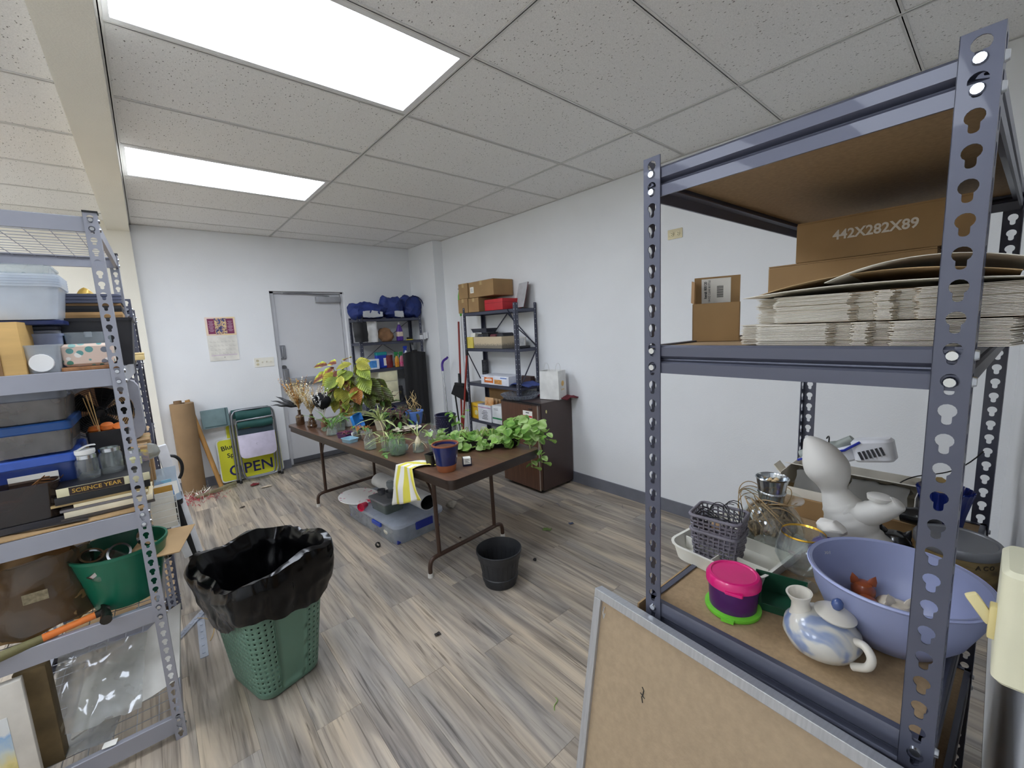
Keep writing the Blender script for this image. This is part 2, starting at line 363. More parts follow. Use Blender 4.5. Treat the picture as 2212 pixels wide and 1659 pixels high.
# door, recessed
DOORP = M('#d3d4d7', .55, var=.012, vs=3); STEEL = M('#9a9ca2', .35, m=.75, var=.05); FRM = M('#c3c4c7', .5, var=.02)
d = S(B().box((-.02, 4.062, .02), (.74, 4.105, 2.085)), 'door_1', DOORP)
f = B()
for k in ((-.075, -.025), (.745, .772)): f.box((k[0], 4.03, 0), (k[1], 4.12, 2.112))
f.box((-.075, 4.03, 2.09), (.772, 4.12, 2.112)).build('door_frame', FRM, d, smooth=False)
B().box((.44, 4.0, 1.985), (.735, 4.06, 2.055)).build('door_closer', M('#a9abb0', .4, m=.4), d, bev=.004)
B().cyl((.60, 4.01, 2.06), (.30, 4.012, 2.098), .008).cyl((.3, 4.012, 2.098), (.08, 4.03, 2.092), .007).build('closer_arm', STEEL, d)
B().rbox(.075, .16, .028, .008, X(-.0, 4.062, 1.4, 90)).build('pull_plate', STEEL, d)
B().tube([(0, 4.055, 1.47), (0, 4.015, 1.455), (0, 4.01, 1.40), (0, 4.015, 1.345), (0, 4.055, 1.33)], .009).build('pull_handle', STEEL, d)
B().cyl((0, 4.062, 1.215), (0, 4.03, 1.215), .028, n=20).box((-.006, 4.022, 1.195), (.006, 4.03, 1.235)).build('deadbolt', M('#77787c', .3, m=.8), d)
B().rbox(.06, .09, .26, .01, X(.005, 4.02, .94)).build('latch_case', M('#8d8f94', .4, m=.5), d)
B().box((.035, 4.0, 1.0), (.66, 4.062, 1.075)).box((.05, 3.99, 1.012), (.62, 4.0, 1.062)).build('push_bar', M('#a2a4a9', .35, m=.5), d, bev=.005)
B().box((.66, 4.0, 1.0), (.735, 4.062, 1.075)).build('push_bar_end', M('#2b2b2e', .4), d, bev=.004)
for z in (.3, 1.1, 1.85): B().cyl((.742, 4.055, z - .05), (.742, 4.055, z + .05), .009).build('hinge', STEEL, d)
B().box((-.03, 4.052, .02), (.745, 4.064, .075)).build('door_sweep', M('#57585c', .6), d, smooth=False)
B().box((-.075, 3.985, 0), (.772, 4.14, .012)).build('threshold', M('#6e6a66', .45, m=.4), d, smooth=False)
# wiring plates
IV = M('#e9e6da', .4, var=.01)
t = T('switch_plate', 'white wall plate with an outlet and three switches beside the door', 'switch plate', (-.212, YB, 1.302))
B().rbox(.2, .105, .006, .006, X(0, 0, 0, 90)).build('plate', IV, t)
o_ = B()
for z in (.02, -.02): o_.cyl((-.068, -.004, z), (-.068, -.009, z), .015, n=16)
o_.build('outlet_face', M('#cfc7a8', .4), t)
sl = B()
for z in (.02, -.02):
    for dx in (-.006, .006): sl.box((-.069 + dx, -.0095, z - .004), (-.067 + dx, -.009, z + .006))
sl.build('outlet_slots', M('#222222', .6), t)
for k in range(3): B().box((-.022 + .045 * k - .005, -.016, -.004), (-.022 + .045 * k + .005, -.005, .014)).build('switch_toggle', M('#d8d2c0', .4), t, bev=.0015)
t = T('wall_outlet', 'beige metal outlet plate high on the right wall inside the rack opening', 'outlet', (XR, .072, 2.195), -90)
B().rbox(.115, .07, .005, .005, X(0, 0, 0, 90)).build('plate', M('#b9ae8c', .3, m=.3, coat=.3), t)
o_ = B()
for x_ in (.024, -.024): o_.cyl((x_, -.004, 0), (x_, -.009, 0), .017, n=16)
o_.build('outlet_face', M('#d9cfa8', .4), t)
sl = B()
for x_ in (.024, -.024):
    for dz in (-.007, .007): sl.box((x_ - .005, -.0098, dz - .0012), (x_ + .005, -.009, dz + .0012))
    sl.cyl((x_ + .01, -.0098, 0), (x_ + .01, -.009, 0), .003, n=8)
sl.build('outlet_slots', M('#2a2620', .6), t)

# ================================================================ shared builders
CARD = M('#9c7d55', .85, var=.05, vs=6, bump=.05, bs=90); CARD2 = M('#a88a62', .85, var=.05, vs=5); CARDIN = M('#8d6d48', .9, var=.05)
WHITE = M('#e8e8e6', .5, var=.015); BLACK = M('#141416', .45, var=.1); CHROME = M('#c9ccd0', .18, m=1, var=.02); PAPER = M('#eceae2', .8, var=.02)
GLASS = GL('#fafcfb', .95, .01); FROST = GL('#f2f6fa', .22, .25); CLEARP = GL('#e6ebee', .75, .12); WATER = GL('#eef5f1', .88, .0, 1.33)
ALU = M('#b4b6ba', .38, m=.6, var=.04, vs=20, st=(1, 12, 1)); WOOD = M('#b98a52', .6, var=.1, vs=5, st=(1, 8, 8))
HB = M('#a38a69', .8, var=.05, vs=120, bump=.05, bs=200)
def bin_(w, d, h, t=.85, r=.02, wall=.003, rim=.006, b=None, x=None, rimh=None):
    b = b or B(); rh = rimh or h * .06
    P = lambda s_, z, k=0: [(p[0], p[1], z) for p in rrect(w * s_ + k, d * s_ + k, max(r * s_ + k / 2, .001), 5)]
    f = lambda z: t + (1 - t) * z / h
    return b.loft([P(t, 0), P(f(h - rh), h - rh), P(f(h - rh), h - rh, 2 * rim), P(1, h, 2 * rim), P(1, h, -2 * wall), P(t, wall, -2 * wall)], x)
def cup(r0, r1, h, wall=.002, n=28, b=None, x=None, rim=0):
    pr_ = [(0, 0), (r0, 0)] + ([(r1, h - .012), (r1 + rim, h - .011), (r1 + rim, h)] if rim else [(r1, h)]) + [(r1 - wall, h), (r0 - wall, wall), (0, wall)]
    return (b or B()).lathe(pr_, n, x)
def crumple(f, amp, fr, seed=0):
    def g(u, v):
        p = V(f(u, v)); q = noise.noise_vector((p.x * fr + seed, p.y * fr, p.z * fr)); q2 = noise.noise_vector((p.x * fr * 2.7 + seed, p.y * fr * 2.7, p.z * fr * 2.7 + 5))
        return p + q * amp + q2 * amp * .45
    return g
def carton(name, w, d, h, label, cat, loc, rz=0, group=None, rx=0, ry=0, mat=None, flaps=True, tape=True):
    t = T(name, label, cat, loc, rz, group, rx, ry); m = mat or CARD
    B().cb(w, d, h).build('box_body', m, t, smooth=False, bev=min(w, d, h) * .02)
    if flaps:
        g = .0015
        B().box((-w / 2 + .001, -d / 2 + .001, h), (w / 2 - .001, -g, h + .003)).build('flap', m, t, smooth=False); B().box((-w / 2 + .001, g, h), (w / 2 - .001, d / 2 - .001, h + .003)).build('flap', m, t, smooth=False)
    if tape: B().box((-w / 2 - .0006, -.02, h * .75), (w / 2 + .0006, .02, h + .0036)).build('tape', M('#b39868', .35), t, smooth=False)
    return t
def sm(P, n=4):
    o = []
    for i in range(len(P) - 1):
        p0, p1, p2, p3 = (V(P[max(0, min(len(P) - 1, i + k))]) for k in (-1, 0, 1, 2))
        for j in range(n): s_ = j / n; o.append(.5 * ((2 * p1) + (p2 - p0) * s_ + (2 * p0 - 5 * p1 + 4 * p2 - p3) * s_ * s_ + (3 * p1 - p0 - 3 * p2 + p3) * s_ ** 3))
    return o + [V(P[-1])]
# ---- boltless angle posts with keyhole slots
def keycell(w, p):
    r1, r2 = .25 * w, .135 * w; cy, ly = .1 * p, -.27 * p; pts = []
    a0 = math.asin(r2 / r1)
    for i in range(13): a = -PI / 2 + a0 + (2 * PI - 2 * a0) * i / 12; pts.append((r1 * cos(a), cy + r1 * sin(a)))
    for i in range(7): a = PI + PI * i / 6; pts.append((r2 * cos(a), ly + r2 * .8 * sin(a)))
    out = []
    for x, y in pts:
        s_ = min((w / 2) / abs(x) if abs(x) > 1e-9 else 1e9, (p / 2) / abs(y) if abs(y) > 1e-9 else 1e9); out.append([x * s_, y * s_])
    for cx in (-1, 1):
        for cy_ in (-1, 1):
            c = (cx * w / 2, cy_ * p / 2); k = min(range(len(out)), key=lambda i: (out[i][0] - c[0]) ** 2 + (out[i][1] - c[1]) ** 2); out[k] = list(c)
    return pts, out
def keypost(h, p, w, dx, dy, t=.0022):
    b = B(); hole, out = keycell(w, p); n = len(hole); N = int(h / p); z0 = (h - N * p) / 2
    for fl in (0, 1):
        def mp(u, v, k):
            return (dx * (w / 2 + u), dy * k, v) if fl == 0 else (dx * k, dy * (w / 2 + u), v)
        for c in range(N):
            zc = z0 + (c + .5) * p; vs = []
            for k in (0, t):
                vs += [mp(x, y + zc, k) for x, y in hole] + [mp(x, y + zc, k) for x, y in out]
            fs = []
            for i in range(n):
                j = (i + 1) % n
                fs += [(i, j, n + j, n + i), (2 * n + j, 2 * n + i, 3 * n + i, 3 * n + j), (j, i, 2 * n + i, 2 * n + j)]
            b.add(vs, fs)
        for a, c in ((0, z0), (h - z0, h)):
            q0, q1 = mp(-w / 2, a, 0), mp(w / 2, c, t); b.box([min(i, j) for i, j in zip(q0, q1)], [max(i, j) for i, j in zip(q0, q1)])
        q0, q1 = mp(w / 2 - .0008, 0, 0), mp(w / 2, h, t); b.box([min(i, j) for i, j in zip(q0, q1)], [max(i, j) for i, j in zip(q0, q1)])
    return b
def beam(a, c, z0, z1, nrm, mat, t, step=True):
    """rolled steel shelf beam between two plan points; nrm is the outward direction"""
    h = z1 - z0
    P = [(.0, 0), (.0, .36 * h), (.003, .42 * h), (.011, .46 * h), (.0115, .5 * h), (.004, .56 * h), (.0, .62 * h), (-.0005, .93 * h), (.002, h), (.014, h), (.014, h - .003), (.006, h - .004), (.006, .6 * h), (.016, .5 * h), (.018, .44 * h), (.006, .38 * h), (.004, 0)] if step else [(0, 0), (0, h - .002), (.002, h), (.02, h), (.02, h - .003), (.003, h - .004), (.003, .004), (.014, .004), (.014, 0)]
    b = B(); rings = [[(q[0] - nrm[0] * k, q[1] - nrm[1] * k, z0 + z) for k, z in P] for q in (a, c)]
    return b.loft(rings).build('beam', mat, t, ang=25)
def rivets(b, pts, n):
    for p in pts:
        q = V(p); b.cyl(tuple(q), tuple(q + V(n) * .004), .0075, .006, n=12)
def rack(label, group, loc, rz, L, D, levels, h, pitch, w, col, name='storage_rack', step=True, deck='board', boardm=None, caps=False):
    """posts at (0,0),(L,0),(0,D),(L,D) in the rack's own frame"""
    t = T(name, label, 'storage rack', loc, rz, group); m = M(col, .38, m=.35, var=.04, coat=.15, vs=3)
    sx, sy = (1 if L > 0 else -1), (1 if D > 0 else -1)
    for x, y in ((0, 0), (L, 0), (0, D), (L, D)):
        o = keypost(h, pitch, w, sx if x == 0 else -sx, sy if y == 0 else -sy).build('post', m, t, smooth=False); o.location = (x, y, 0)
        if caps: B().box((-.003, -.003, 0), (w, w, .006)).build('post_cap', BLACK, o, smooth=False).location = (0, 0, h - .002); o.children[0].scale = ((sx if x == 0 else -sx), (sy if y == 0 else -sy), 1)
    e = .0035
    for k, (z0, z1) in enumerate(levels):
        for x, nx in ((e * sx, -sx), (L - e * sx, sx)): beam((x, e * sy), (x, D - e * sy), z0, z1, (nx, 0), m, t, step)
        for y, ny in ((e * sy, -sy), (D - e * sy, sy)): beam((e * sx, y), (L - e * sx, y), z0, z1, (0, ny), m, t, step)
        rv = B()
        for x, nx in ((0, -sx), (L, sx)):
            rivets(rv, [(x, y, z) for y in (sy * w * .5, D - sy * w * .5) for z in (z0 + (z1 - z0) * .2, z1 - (z1 - z0) * .2)], (nx, 0, 0))
        for y, ny in ((0, -sy), (D, sy)):
            rivets(rv, [(x, y, z) for x in (sx * w * .5, L - sx * w * .5) for z in (z0 + (z1 - z0) * .2, z1 - (z1 - z0) * .2)], (0, ny, 0))
        rv.build('rivets', CHROME, t, kind='stuff')
        zt = z1 - .004
        if deck == 'board':
            B().box((min(0, L) + .012, min(0, D) + .012, zt - .012), (max(0, L) - .012, max(0, D) - .012, zt)).build('shelf_board', boardm or HB, t, smooth=False)
        else:
            b = B(); r = .0016; X0, X1, Y0, Y1 = min(0, L) + .01, max(0, L) - .01, min(0, D) + .01, max(0, D) - .01
            n = int((X1 - X0) / .062)
            for i in range(n + 1): x = X0 + (X1 - X0) * i / n; b.cyl((x, Y0, zt - .004), (x, Y1, zt - .004), r, n=5)
            n = int((Y1 - Y0) / .062)
            for i in range(n + 1): y = Y0 + (Y1 - Y0) * i / n; b.cyl((X0, y, zt - .0015), (X1, y, zt - .0015), r, n=5)
            b.build('wire_deck', M('#a9abb2', .4, m=.6), t, kind='stuff')
    return t

rack('light grey steel rack with wire decks at the left edge, full of craft supplies', 'storage racks', (-1.28, .466, 0), -1, -.49, .9, [(1.955, 2.004), (1.432, 1.492), (.897, .96), (.52, .585), (.03, .098)], 2.02, .0366, .036, '#9a9ca6', step=False, deck='wire', caps=True)
rack('dark blue-grey steel rack with fibreboard shelves filling the right foreground', 'storage racks', (-.4, -1.07, 0), -2.2, 1.0, -.478, [(1.812, 1.868), (1.458, 1.516), (.85, .932), (.40, .46), (.05, .11)], 1.89, .0402, .0375, '#565969')
rack('dark blue-grey steel rack standing behind the light grey rack at the left', 'storage racks', (-1.245, 1.5, 0), 0, -.47, .98, [(1.72, 1.77), (1.43, 1.48), (.95, 1.0), (.5, .55), (.05, .1)], 1.815, .0402, .0375, '#565969')

# ================================================================ left rack: contents
# second shelf (deck at z = 1.49)
Z2, Z3, Z4, Z5 = 1.491, .962, .586, .098
def stackbins(n, label):
    t = T('storage_bin', label, 'plastic bin', (-1.575, .655, Z2 + .175), 0)
    bin_(.33, .24, .115, .92, .025, .002, .004).build('bin_body', FROST, t)
    return t
for k in range(5):
    p_ = ['lowest', 'second from bottom', 'middle', 'second from top', 'topmost'][k]
    t = T('storage_bin', 'frosted white bin, %s of the nested stack' % p_, 'plastic bin', (-1.575, .655, Z2 + .179 + .0085 * k), 0, 'nested white bins')
    bin_(.33, .24, .115, .9, .025, .002, .005).build('bin_body', FROST, t)
t = T('clear_bin', 'clear shallow tub resting in the topmost white nested bin', 'plastic tub', (-1.58, .66, Z2 + .26), 0)
bin_(.31, .22, .1, .9, .03, .0015, .004).build('tub_body', CLEARP, t)
tag(B().tube(bez((-.14, 0, 0), (-.1, .05, .06), (0, -.05, .07), (.1, .02, .01), 14), .0025).build('coil_of_cord', M('#7b7d82', .6), None), 'thin grey cord curled in the clear tub on the white bins', 'cord').location = (-1.58, .63, Z2 + .27)
t = T('bin_lid', 'dark navy bin lid directly under the stack of nested white bins', 'bin lid', (-1.575, .70, Z2 + .162), 0, 'stacked bin lids')
B().rbox(.32, .30, .015, .03).build('lid_plate', M('#1d2a58', .4), t)
cols = ['#9a9ca4', '#3a3c46', '#2c5fae', '#b9bcc4', '#2f63b8', '#9ea1a8', '#343640', '#2b5cab', '#1f7fae', '#a4a7ae', '#393b45']
nm = ['pale grey', 'charcoal', 'royal blue', 'light grey', 'mid blue', 'ash grey', 'dark grey', 'bright blue', 'turquoise', 'silver grey', 'slate']
for k in range(11):
    t = T('bin_lid', '%s lid, %s from the bottom of the lid pile under white bins' % (nm[k], ['first', 'second', 'third', 'fourth', 'fifth', 'sixth', 'seventh', 'eighth', 'ninth', 'tenth', 'eleventh'][k]), 'bin lid', (-1.595 + rnd.uniform(-.004, .004), .765, Z2 + .002 + .0145 * k), rnd.uniform(-1, 1), 'stacked bin lids')
    B().rbox(.31, .24, .013, .03).build('lid_plate', M(cols[k], .4), t)
    B().rbox(.27, .2, .001, .02, X(0, 0, .0131)).build('lid_panel', M(cols[k], .35), t)
t = T('wooden_crate_board', 'pale wooden box standing on end at the left frame edge, second shelf', 'wooden box', (-1.565, .555, Z2), -8)
B().box((-.06, -.06, 0), (.062, .06, .17)).build('box_body', M('#cfa969', .6, var=.06, vs=4, st=(1, 1, 6)), t, bev=.002)
B().box((.0, -.0625, .001), (.012, -.0595, .171)).build('dark_edge_strip', M('#7b5a33', .6), t, smooth=False)
B().box((-.055, -.0625, .07), (-.012, -.06, .15)).build('printed_label', M('#8d8580', .6, col2='#d9d5cf', vs=60), t, smooth=False)
t = T('lidded_container', 'small clear container with white spools on the second shelf', 'plastic tub', (-1.472, .54, Z2 + .002), 0)
bin_(.085, .085, .092, .88, .012, .0015, .004).build('tub_body', GL('#e4e9ee', .55, .15), t)
for i in range(3): B().lathe([(0, 0), (.028, 0), (.03, .004), (.03, .012), (.028, .016), (0, .016)], 20, X(-.005, -.03 + .022 * i, .032, 90)).build('spool', WHITE, t)
t = T('clear_bin', 'frosted open box nested behind the container of white spools', 'plastic tub', (-1.475, .613, Z2 + .002), 0)
bin_(.09, .05, .13, .9, .012, .0015, .004).build('tub_body', GL('#c3cde4', .4, .2), t)
def leafprint():
    mt, nt, b = newmat('leaf_print'); tc = nd(nt, 'ShaderNodeTexCoord'); vo = nd(nt, 'ShaderNodeTexVoronoi', Scale=42.0); nt.links.new(tc.outputs['Object'], vo.inputs['Vector'])
    rp = ramp(nt, [(0, '#5f9a97'), (.28, '#8fb9b4'), (.45, '#dcc6b6'), (.62, '#707681'), (.8, '#f0ece6'), (.92, '#4e8c78')]); rp.color_ramp.interpolation = 'CONSTANT'
    sp = nd(nt, 'ShaderNodeSeparateColor'); nt.links.new(vo.outputs['Color'], sp.inputs[0]); nt.links.new(sp.outputs[0], rp.inputs[0])
    r2 = ramp(nt, [(.42, 0.0), (.46, 1.0)]); nt.links.new(vo.outputs['Distance'], r2.inputs[0])
    mx = nd(nt, 'ShaderNodeMix', data_type='RGBA'); mx.inputs[7].default_value = lin('#dcc6b6'); nt.links.new(r2.outputs[0], mx.inputs[0]); nt.links.new(rp.outputs[0], mx.inputs[6])
    nt.links.new(mx.outputs[2], b.inputs['Base Color']); b.inputs['Roughness'].default_value = .5; return mt
t = T('patterned_box', 'pink box printed with teal and grey leaves, second shelf', 'gift box', (-1.366, .575, Z2 + .014), 0)
B().rbox(.13, .1, .078, .006).build('box_body', leafprint(), t)
t = T('wooden_tray', 'reddish wooden tray edge under the pink leaf-print box', 'tray', (-1.362, .565, Z2), 0)
B().rbox(.15, .14, .013, .02).build('tray_body', M('#9a6a42', .45, var=.12, vs=8, st=(6, 1, 1)), t)
t = T('clear_case', 'clear clasp case lid standing behind the leaf-print box', 'plastic case', (-1.368, .66, Z2 + .03), 0, rx=-4)
bin_(.125, .02, .105, .95, .008, .0015, .002, x=X(0, 0, 0)).build('case_body', GL('#eef2f4', .85, .05), t)
B().rbox(.022, .012, .02, .003, X(.0, -.012, .085)).build('clasp', GL('#e8ecef', .6, .1), t)
t = T('black_tray', 'black tapered storage box upside the leaf-print box, second shelf', 'storage box', (-1.345, .84, Z2 + .003), 0)
bin_(.21, .3, .185, .84, .01, .003, .003).build('box_body', M('#26262a', .5), t)
zz = Z2 + .19
for k, (h, c, l) in enumerate(((.022, '#ad8757', 'flat brown kraft carton, lowest on the black tapered box'), (.022, '#1c1b1d', 'flat black case between two kraft cartons'), (.009, '#8f6f49', 'thin brown kraft board under the grey lids'))):
    t = T('flat_carton', l, 'flat box', (-1.35, .845, zz), 0, 'flat boxes on the black box'); B().cb(.17, .24, h).build('box_body', M(c, .7), t, bev=.001); B().box((-.0855, -.12, h * .4), (.0855, -.1205, h * .5)).build('edge_seam', M(c, .9, var=.2), t, smooth=False); zz += h + .001
for k in range(3):
    t = T('bin_lid', 'slate blue lid, %s of three on top of the kraft cartons' % ['lowest', 'middle', 'top'][k], 'bin lid', (-1.35, .845, zz), 0, 'slate lids'); B().rbox(.18, .25, .011, .02).build('lid_plate', M('#4d5163', .4), t); zz += .012
b = B().grid(crumple(lambda u, v: (-.022 + .044 * u, -.02 + .04 * v, .028 * sin(PI * u) * sin(PI * v) + .002), .006, 40, 3), 8, 8, t=.001)
one(b, 'gold_leaf_shape', M('#c4a04a', .4, m=.3), 'small crinkled gold leaf on top of the slate lids', 'ornament', (-1.366, .78, zz))
# third shelf
one(B().box((-.2, -.06, 0), (.245, .35, .004)), 'cardboard_sheet', CARD2, 'wide tan cardboard sheet lying on the third shelf of the left rack', 'cardboard', (-1.53, .535, Z3), 0, smooth=False)
one(B().grid(lambda u, v: (-.17 * u - .03 * u * u, .045 * u * u + (v - .5) * .03 * (1 - u) ** .6, .002 + .004 * sin(PI * u)), 12, 3, t=.0008), 'feather', M('#2a2626', .7, var=.2, vs=80, st=(1, 12, 1)), 'dark curved feather lying on the tan cardboard sheet', 'feather', (-1.44, .50, Z3 + .006), 4)
t = T('box_fan', 'grey box fan with black grille at the rear of the third shelf', 'fan', (-1.395, .98, Z3 + .19), 0)
W_ = .27
fr = B(); n = 40
ring = lambda r, y: [(r * cos(2 * PI * i / n), y, W_ / 2 + r * sin(2 * PI * i / n)) for i in range(n)]
sq = []
for i in range(n):
    a = 2 * PI * i / n; k = W_ / 2 / max(abs(cos(a)), abs(sin(a))); k = min(k, W_ / 2 * 1.28); sq.append((k * cos(a), k * sin(a)))
SQ = lambda y: [(p[0], y, W_ / 2 + p[1]) for p in sq]
fr.loft([ring(.112, -.04), SQ(-.045), SQ(.045), ring(.112, .04)], cap0=False, cap1=False).loft([ring(.112, .04), ring(.112, -.04)], cap0=False, cap1=False)
fr.build('fan_housing', M('#9a9ba3', .45), t)
b = B()
for i in range(14): r = .015 + .0072 * i; b.tube([(r * cos(2 * PI * k / 36), -.04, W_ / 2 + r * sin(2 * PI * k / 36)) for k in range(36)], .0012, 4, True)
for i in range(18): a = 2 * PI * i / 18; b.cyl((.015 * cos(a), -.039, W_ / 2 + .015 * sin(a)), (.112 * cos(a), -.039, W_ / 2 + .112 * sin(a)), .0012, n=4)
b.build('fan_grille', BLACK, t, kind='stuff'); carton('supply_carton', .3, .2, .186, 'brown carton supporting the box fan on the third shelf', 'box', (-1.40, .98, Z3), 0)
for k in range(5):
    a = 2 * PI * k / 5
    B().grid(lambda u, v: ((.02 + .085 * u) * cos(a + (v - .5) * (1.0 - .2 * u)), .02 * (v - .5), W_ / 2 + (.02 + .085 * u) * sin(a + (v - .5) * (1.0 - .2 * u))), 5, 5, t=.002).build('fan_blade', M('#1b1b1d', .4), t)
B().cyl((0, -.03, W_ / 2), (0, .035, W_ / 2), .024, n=20).build('fan_hub', M('#1b1b1d', .4), t)
def shoebox(label, z, h, lid, body, x=-1.565, y=.77, fill=None, lidh=.032):
    t = T('shoe_box', label, 'plastic box', (x, y, z), 0, 'clear lidded boxes on the third shelf')
    bin_(.22, .3, h, .93, .02, .002, .003).build('box_body', body, t)
    if lid: B().rbox(.232, .312, lidh, .022, X(0, 0, h - .006)).build('lid', lid, t)
    if fill: B().grid(crumple(lambda u, v: (-.095 + .19 * u, -.13 + .26 * v, h * .35 + h * .25 * sin(3 * u + 5 * v)), .012, 20, z * 9), 10, 10, t=.004).build('contents', fill, t)
    return t
SMOKE = GL('#d6d3d0', .72, .1)
t = shoebox('clear box with a blue lid and a white label, lowest of the left stack', Z3 + .08, .125, M('#3f63c0', .4), GL('#6f8fd8', .5, .15, body='#5a7ac8'))
B().box((-.06, -.1525, .055), (.06, -.151, .095)).build('paper_label', PAPER, t, smooth=False)
shoebox('smoky clear box with a deep blue lid, middle of the left stack', Z3 + .239, .085, M('#214f8f', .4), SMOKE, fill=M('#5c4c43', .8, var=.2, vs=20))
shoebox('smoky clear box holding brown leaves, top of the left stack', Z3 + .353, .085, GL('#b9bec8', .6, .1), SMOKE, fill=M('#7a6046', .8, var=.3, vs=20, col2='#c9aa80'))
t = T('grey_tote_base', 'grey plastic tray under the blue-lidded box, third shelf', 'tray', (-1.565, .79, Z3 + .005), 0)
bin_(.25, .33, .07, .95, .02, .003, .004).build('tray_body', M('#6f7077', .5), t)
t = T('leaf_tray', 'smoky curved bin of rust-brown dried leaves at the front of the third shelf', 'plastic bin', (-1.61, .57, Z3 + .032), 0)
bin_(.22, .09, .125, .9, .03, .002, .003).build('bin_body', GL('#b5aaa5', .72, .08, body='#5c4f48'), t)
for k in range(7):
    o = B().grid(lambda u, v: ((-.02 + .03 * k * .5) + .13 * u, (v - .5) * .03 * sin(PI * min(1, u * .9 + .1)) - .02 + .006 * k, .03 + .085 * u + .02 * sin(6 * u + k) + .006 * abs(v - .5)), 8, 4, t=.0008).build('dried_leaf', M('#6e4a2a', .8, var=.25, vs=30, col2='#8f5f2e'), t); o.location = (-.05 - .005 * k, 0, .004 * k)
one(bin_(.26, .09, .022, .96, .02, .003, .003), 'shallow_tray', M('#3c3c42', .5), 'shallow charcoal tray beneath the bin of dried leaves', 'tray', (-1.605, .57, Z3 + .008))
# books
def book(label, w, d, h, loc, rz, cover, page='#d9cfb6', spine=None):
    t = T('book', label, 'book', loc, rz, 'books stacked on the third shelf'); c = M(cover, .45, var=.08)
    B().box((-w / 2, -d / 2, 0), (w / 2, d / 2, .003)).box((-w / 2, -d / 2, h - .003), (w / 2, d / 2, h)).build('cover', c, t, smooth=False)
    B().box((-w / 2, -d / 2 - .001, 0), (w / 2, -d / 2 + .003, h)).build('spine', M(spine or cover, .45), t, bev=.0012)
    B().box((-w / 2 + .004, -d / 2 + .003, .003), (w / 2 - .004, d / 2 - .004, h - .003)).build('pages', M(page, .9, var=.1, vs=120, st=(.2, .2, 8)), t, smooth=False)
    return t
bx, by = -1.385, .615
z = Z3 + .006
for l, w_, h_, c, sp, dx in (('thin dark paperback, lowest of the books on the third shelf', .25, .012, '#4a4440', None, 0), ('cream hardback with pale page edges near the bottom of the books', .235, .021, '#cbbd9b', '#e0d6bb', .005), ('grey booklet between the cream hardback and yellow book', .22, .009, '#7a7678', None, -.01), ('yellow and white thin book under the black volume', .2, .012, '#d7bd6a', '#efe3c0', .015), ('tan slim book under the black volume', .25, .008, '#b59c6a', None, -.015)):
    book(l, w_, .19, h_, (bx + dx, by, z), rnd.uniform(-2, 2), c, spine=sp); z += h_ + .0008
book('plain black hardback beneath the white-banded volume', .25, .2, .026, (bx - .005, by, z), 1, '#17171a'); z += .027
t = book('black volume with cream bands and gilt SCIENCE YEAR on its spine', .245, .205, .03, (bx + .002, by, z), 0, '#1b1a1c', spine='#d8d2ae')
B().box((-.092, -.1046, .001), (.05, -.1038, .029)).build('spine_label', M('#2b1a16', .5), t, smooth=False)
text('SCIENCE YEAR', .0195, 'spine_lettering', M('#c9a24a', .35, m=.6), t, X(-.021, -.1047, .0145, 90), bold=.01)
Zb = z + .0305
def jar(label, r, h, loc, lid=None, fill=None, group='glass jars on the books', twine=False, ring=True, name='glass_jar'):
    t = T(name, label, 'jar', loc, rnd.uniform(0, 90), group); w_ = .0022
    B().lathe([(0, 0), (r * .93, 0), (r, .006), (r, h * .72), (r * .86, h * .84), (r * .86, h), (r * .86 - w_, h), (r * .86 - w_, h * .84), (r - w_, h * .71), (r - w_, .008), (0, .006)], 28).build('jar_glass', GLASS, t)
    if ring: B().lathe([(r * .87, h - .012), (r * .91, h - .012), (r * .91, h + .001), (r * .8, h + .002), (r * .8, h), (r * .87, h - .001)], 28).build('screw_band', CHROME, t)
    if fill: B().lathe([(0, .007), (r - w_ - .001, .009), (r - w_ - .001, h * fill[1]), (0, h * fill[1])], 24).build('contents', fill[0], t)
    if lid: B().lathe([(0, h + .004), (r * .9, h + .004), (r * .92, h + .006), (r * .92, h + .02), (r * .88, h + .024), (0, h + .024)], 28).build('jar_lid', lid, t)
    return t
jar('small glass jar under a white cap at the left on the books', .032, .088, (-1.428, .60, Zb))
one(B().lathe([(0, 0), (.026, 0), (.028, .004), (.028, .016), (.0, .018)], 20).grid(lambda u, v: (-.02 + .05 * u, (v - .5) * .025, .017 + .022 * u * (1.6 - u)), 5, 3, t=.002), 'flip_cap', M('#efefec', .35), 'white flip-top cap resting on the left glass jar', 'bottle cap', (-1.428, .60, Zb + .0912), 10)
jar('glass jar with a bare screw band, second from the left on the books', .034, .094, (-1.366, .635, Zb))
jar('small glass jar wrapped in a yellow note, right end of the books', .026, .068, (-1.303, .65, Zb), fill=(M('#d9cf9a', .7, var=.2), .5))
t = T('reed_diffuser', 'small bottle holding thin wooden reeds behind the jars', 'reed diffuser', (-1.37, .76, Z3 + .005), 0)
B().lathe([(0, 0), (.02, 0), (.022, .01), (.022, .2), (.012, .225), (.012, .245), (.010, .245), (.010, .225), (.02, .2), (.02, .006), (0, .005)], 20).build('bottle', GLASS, t)
for k in range(5): B().cyl((.004 * (k - 2), 0, .02), (-.03 - .006 * k + .004 * (k % 2), .01 * (k - 2), .43 - .006 * k), .0016, n=5).build('reed', M('#cfa56a', .6), t)
t = T('toy_bin', 'black caddy holding orange gourds in front of the box fan', 'caddy', (-1.37, .78, Z3 + .005), 0)
bin_(.12, .08, .27, .95, .01, .002, .002).build('caddy_body', M('#1d1a1c', .5), t)
for k in range(3): B().lathe([(0, 0), (.018, .003), (.024, .016), (.018, .03), (0, .034)], 16, X(-.035 + .035 * k, 0, .258 + .006 * (k % 2), 20 * k)).build('gourd', M('#d9722a', .5, var=.1), t)
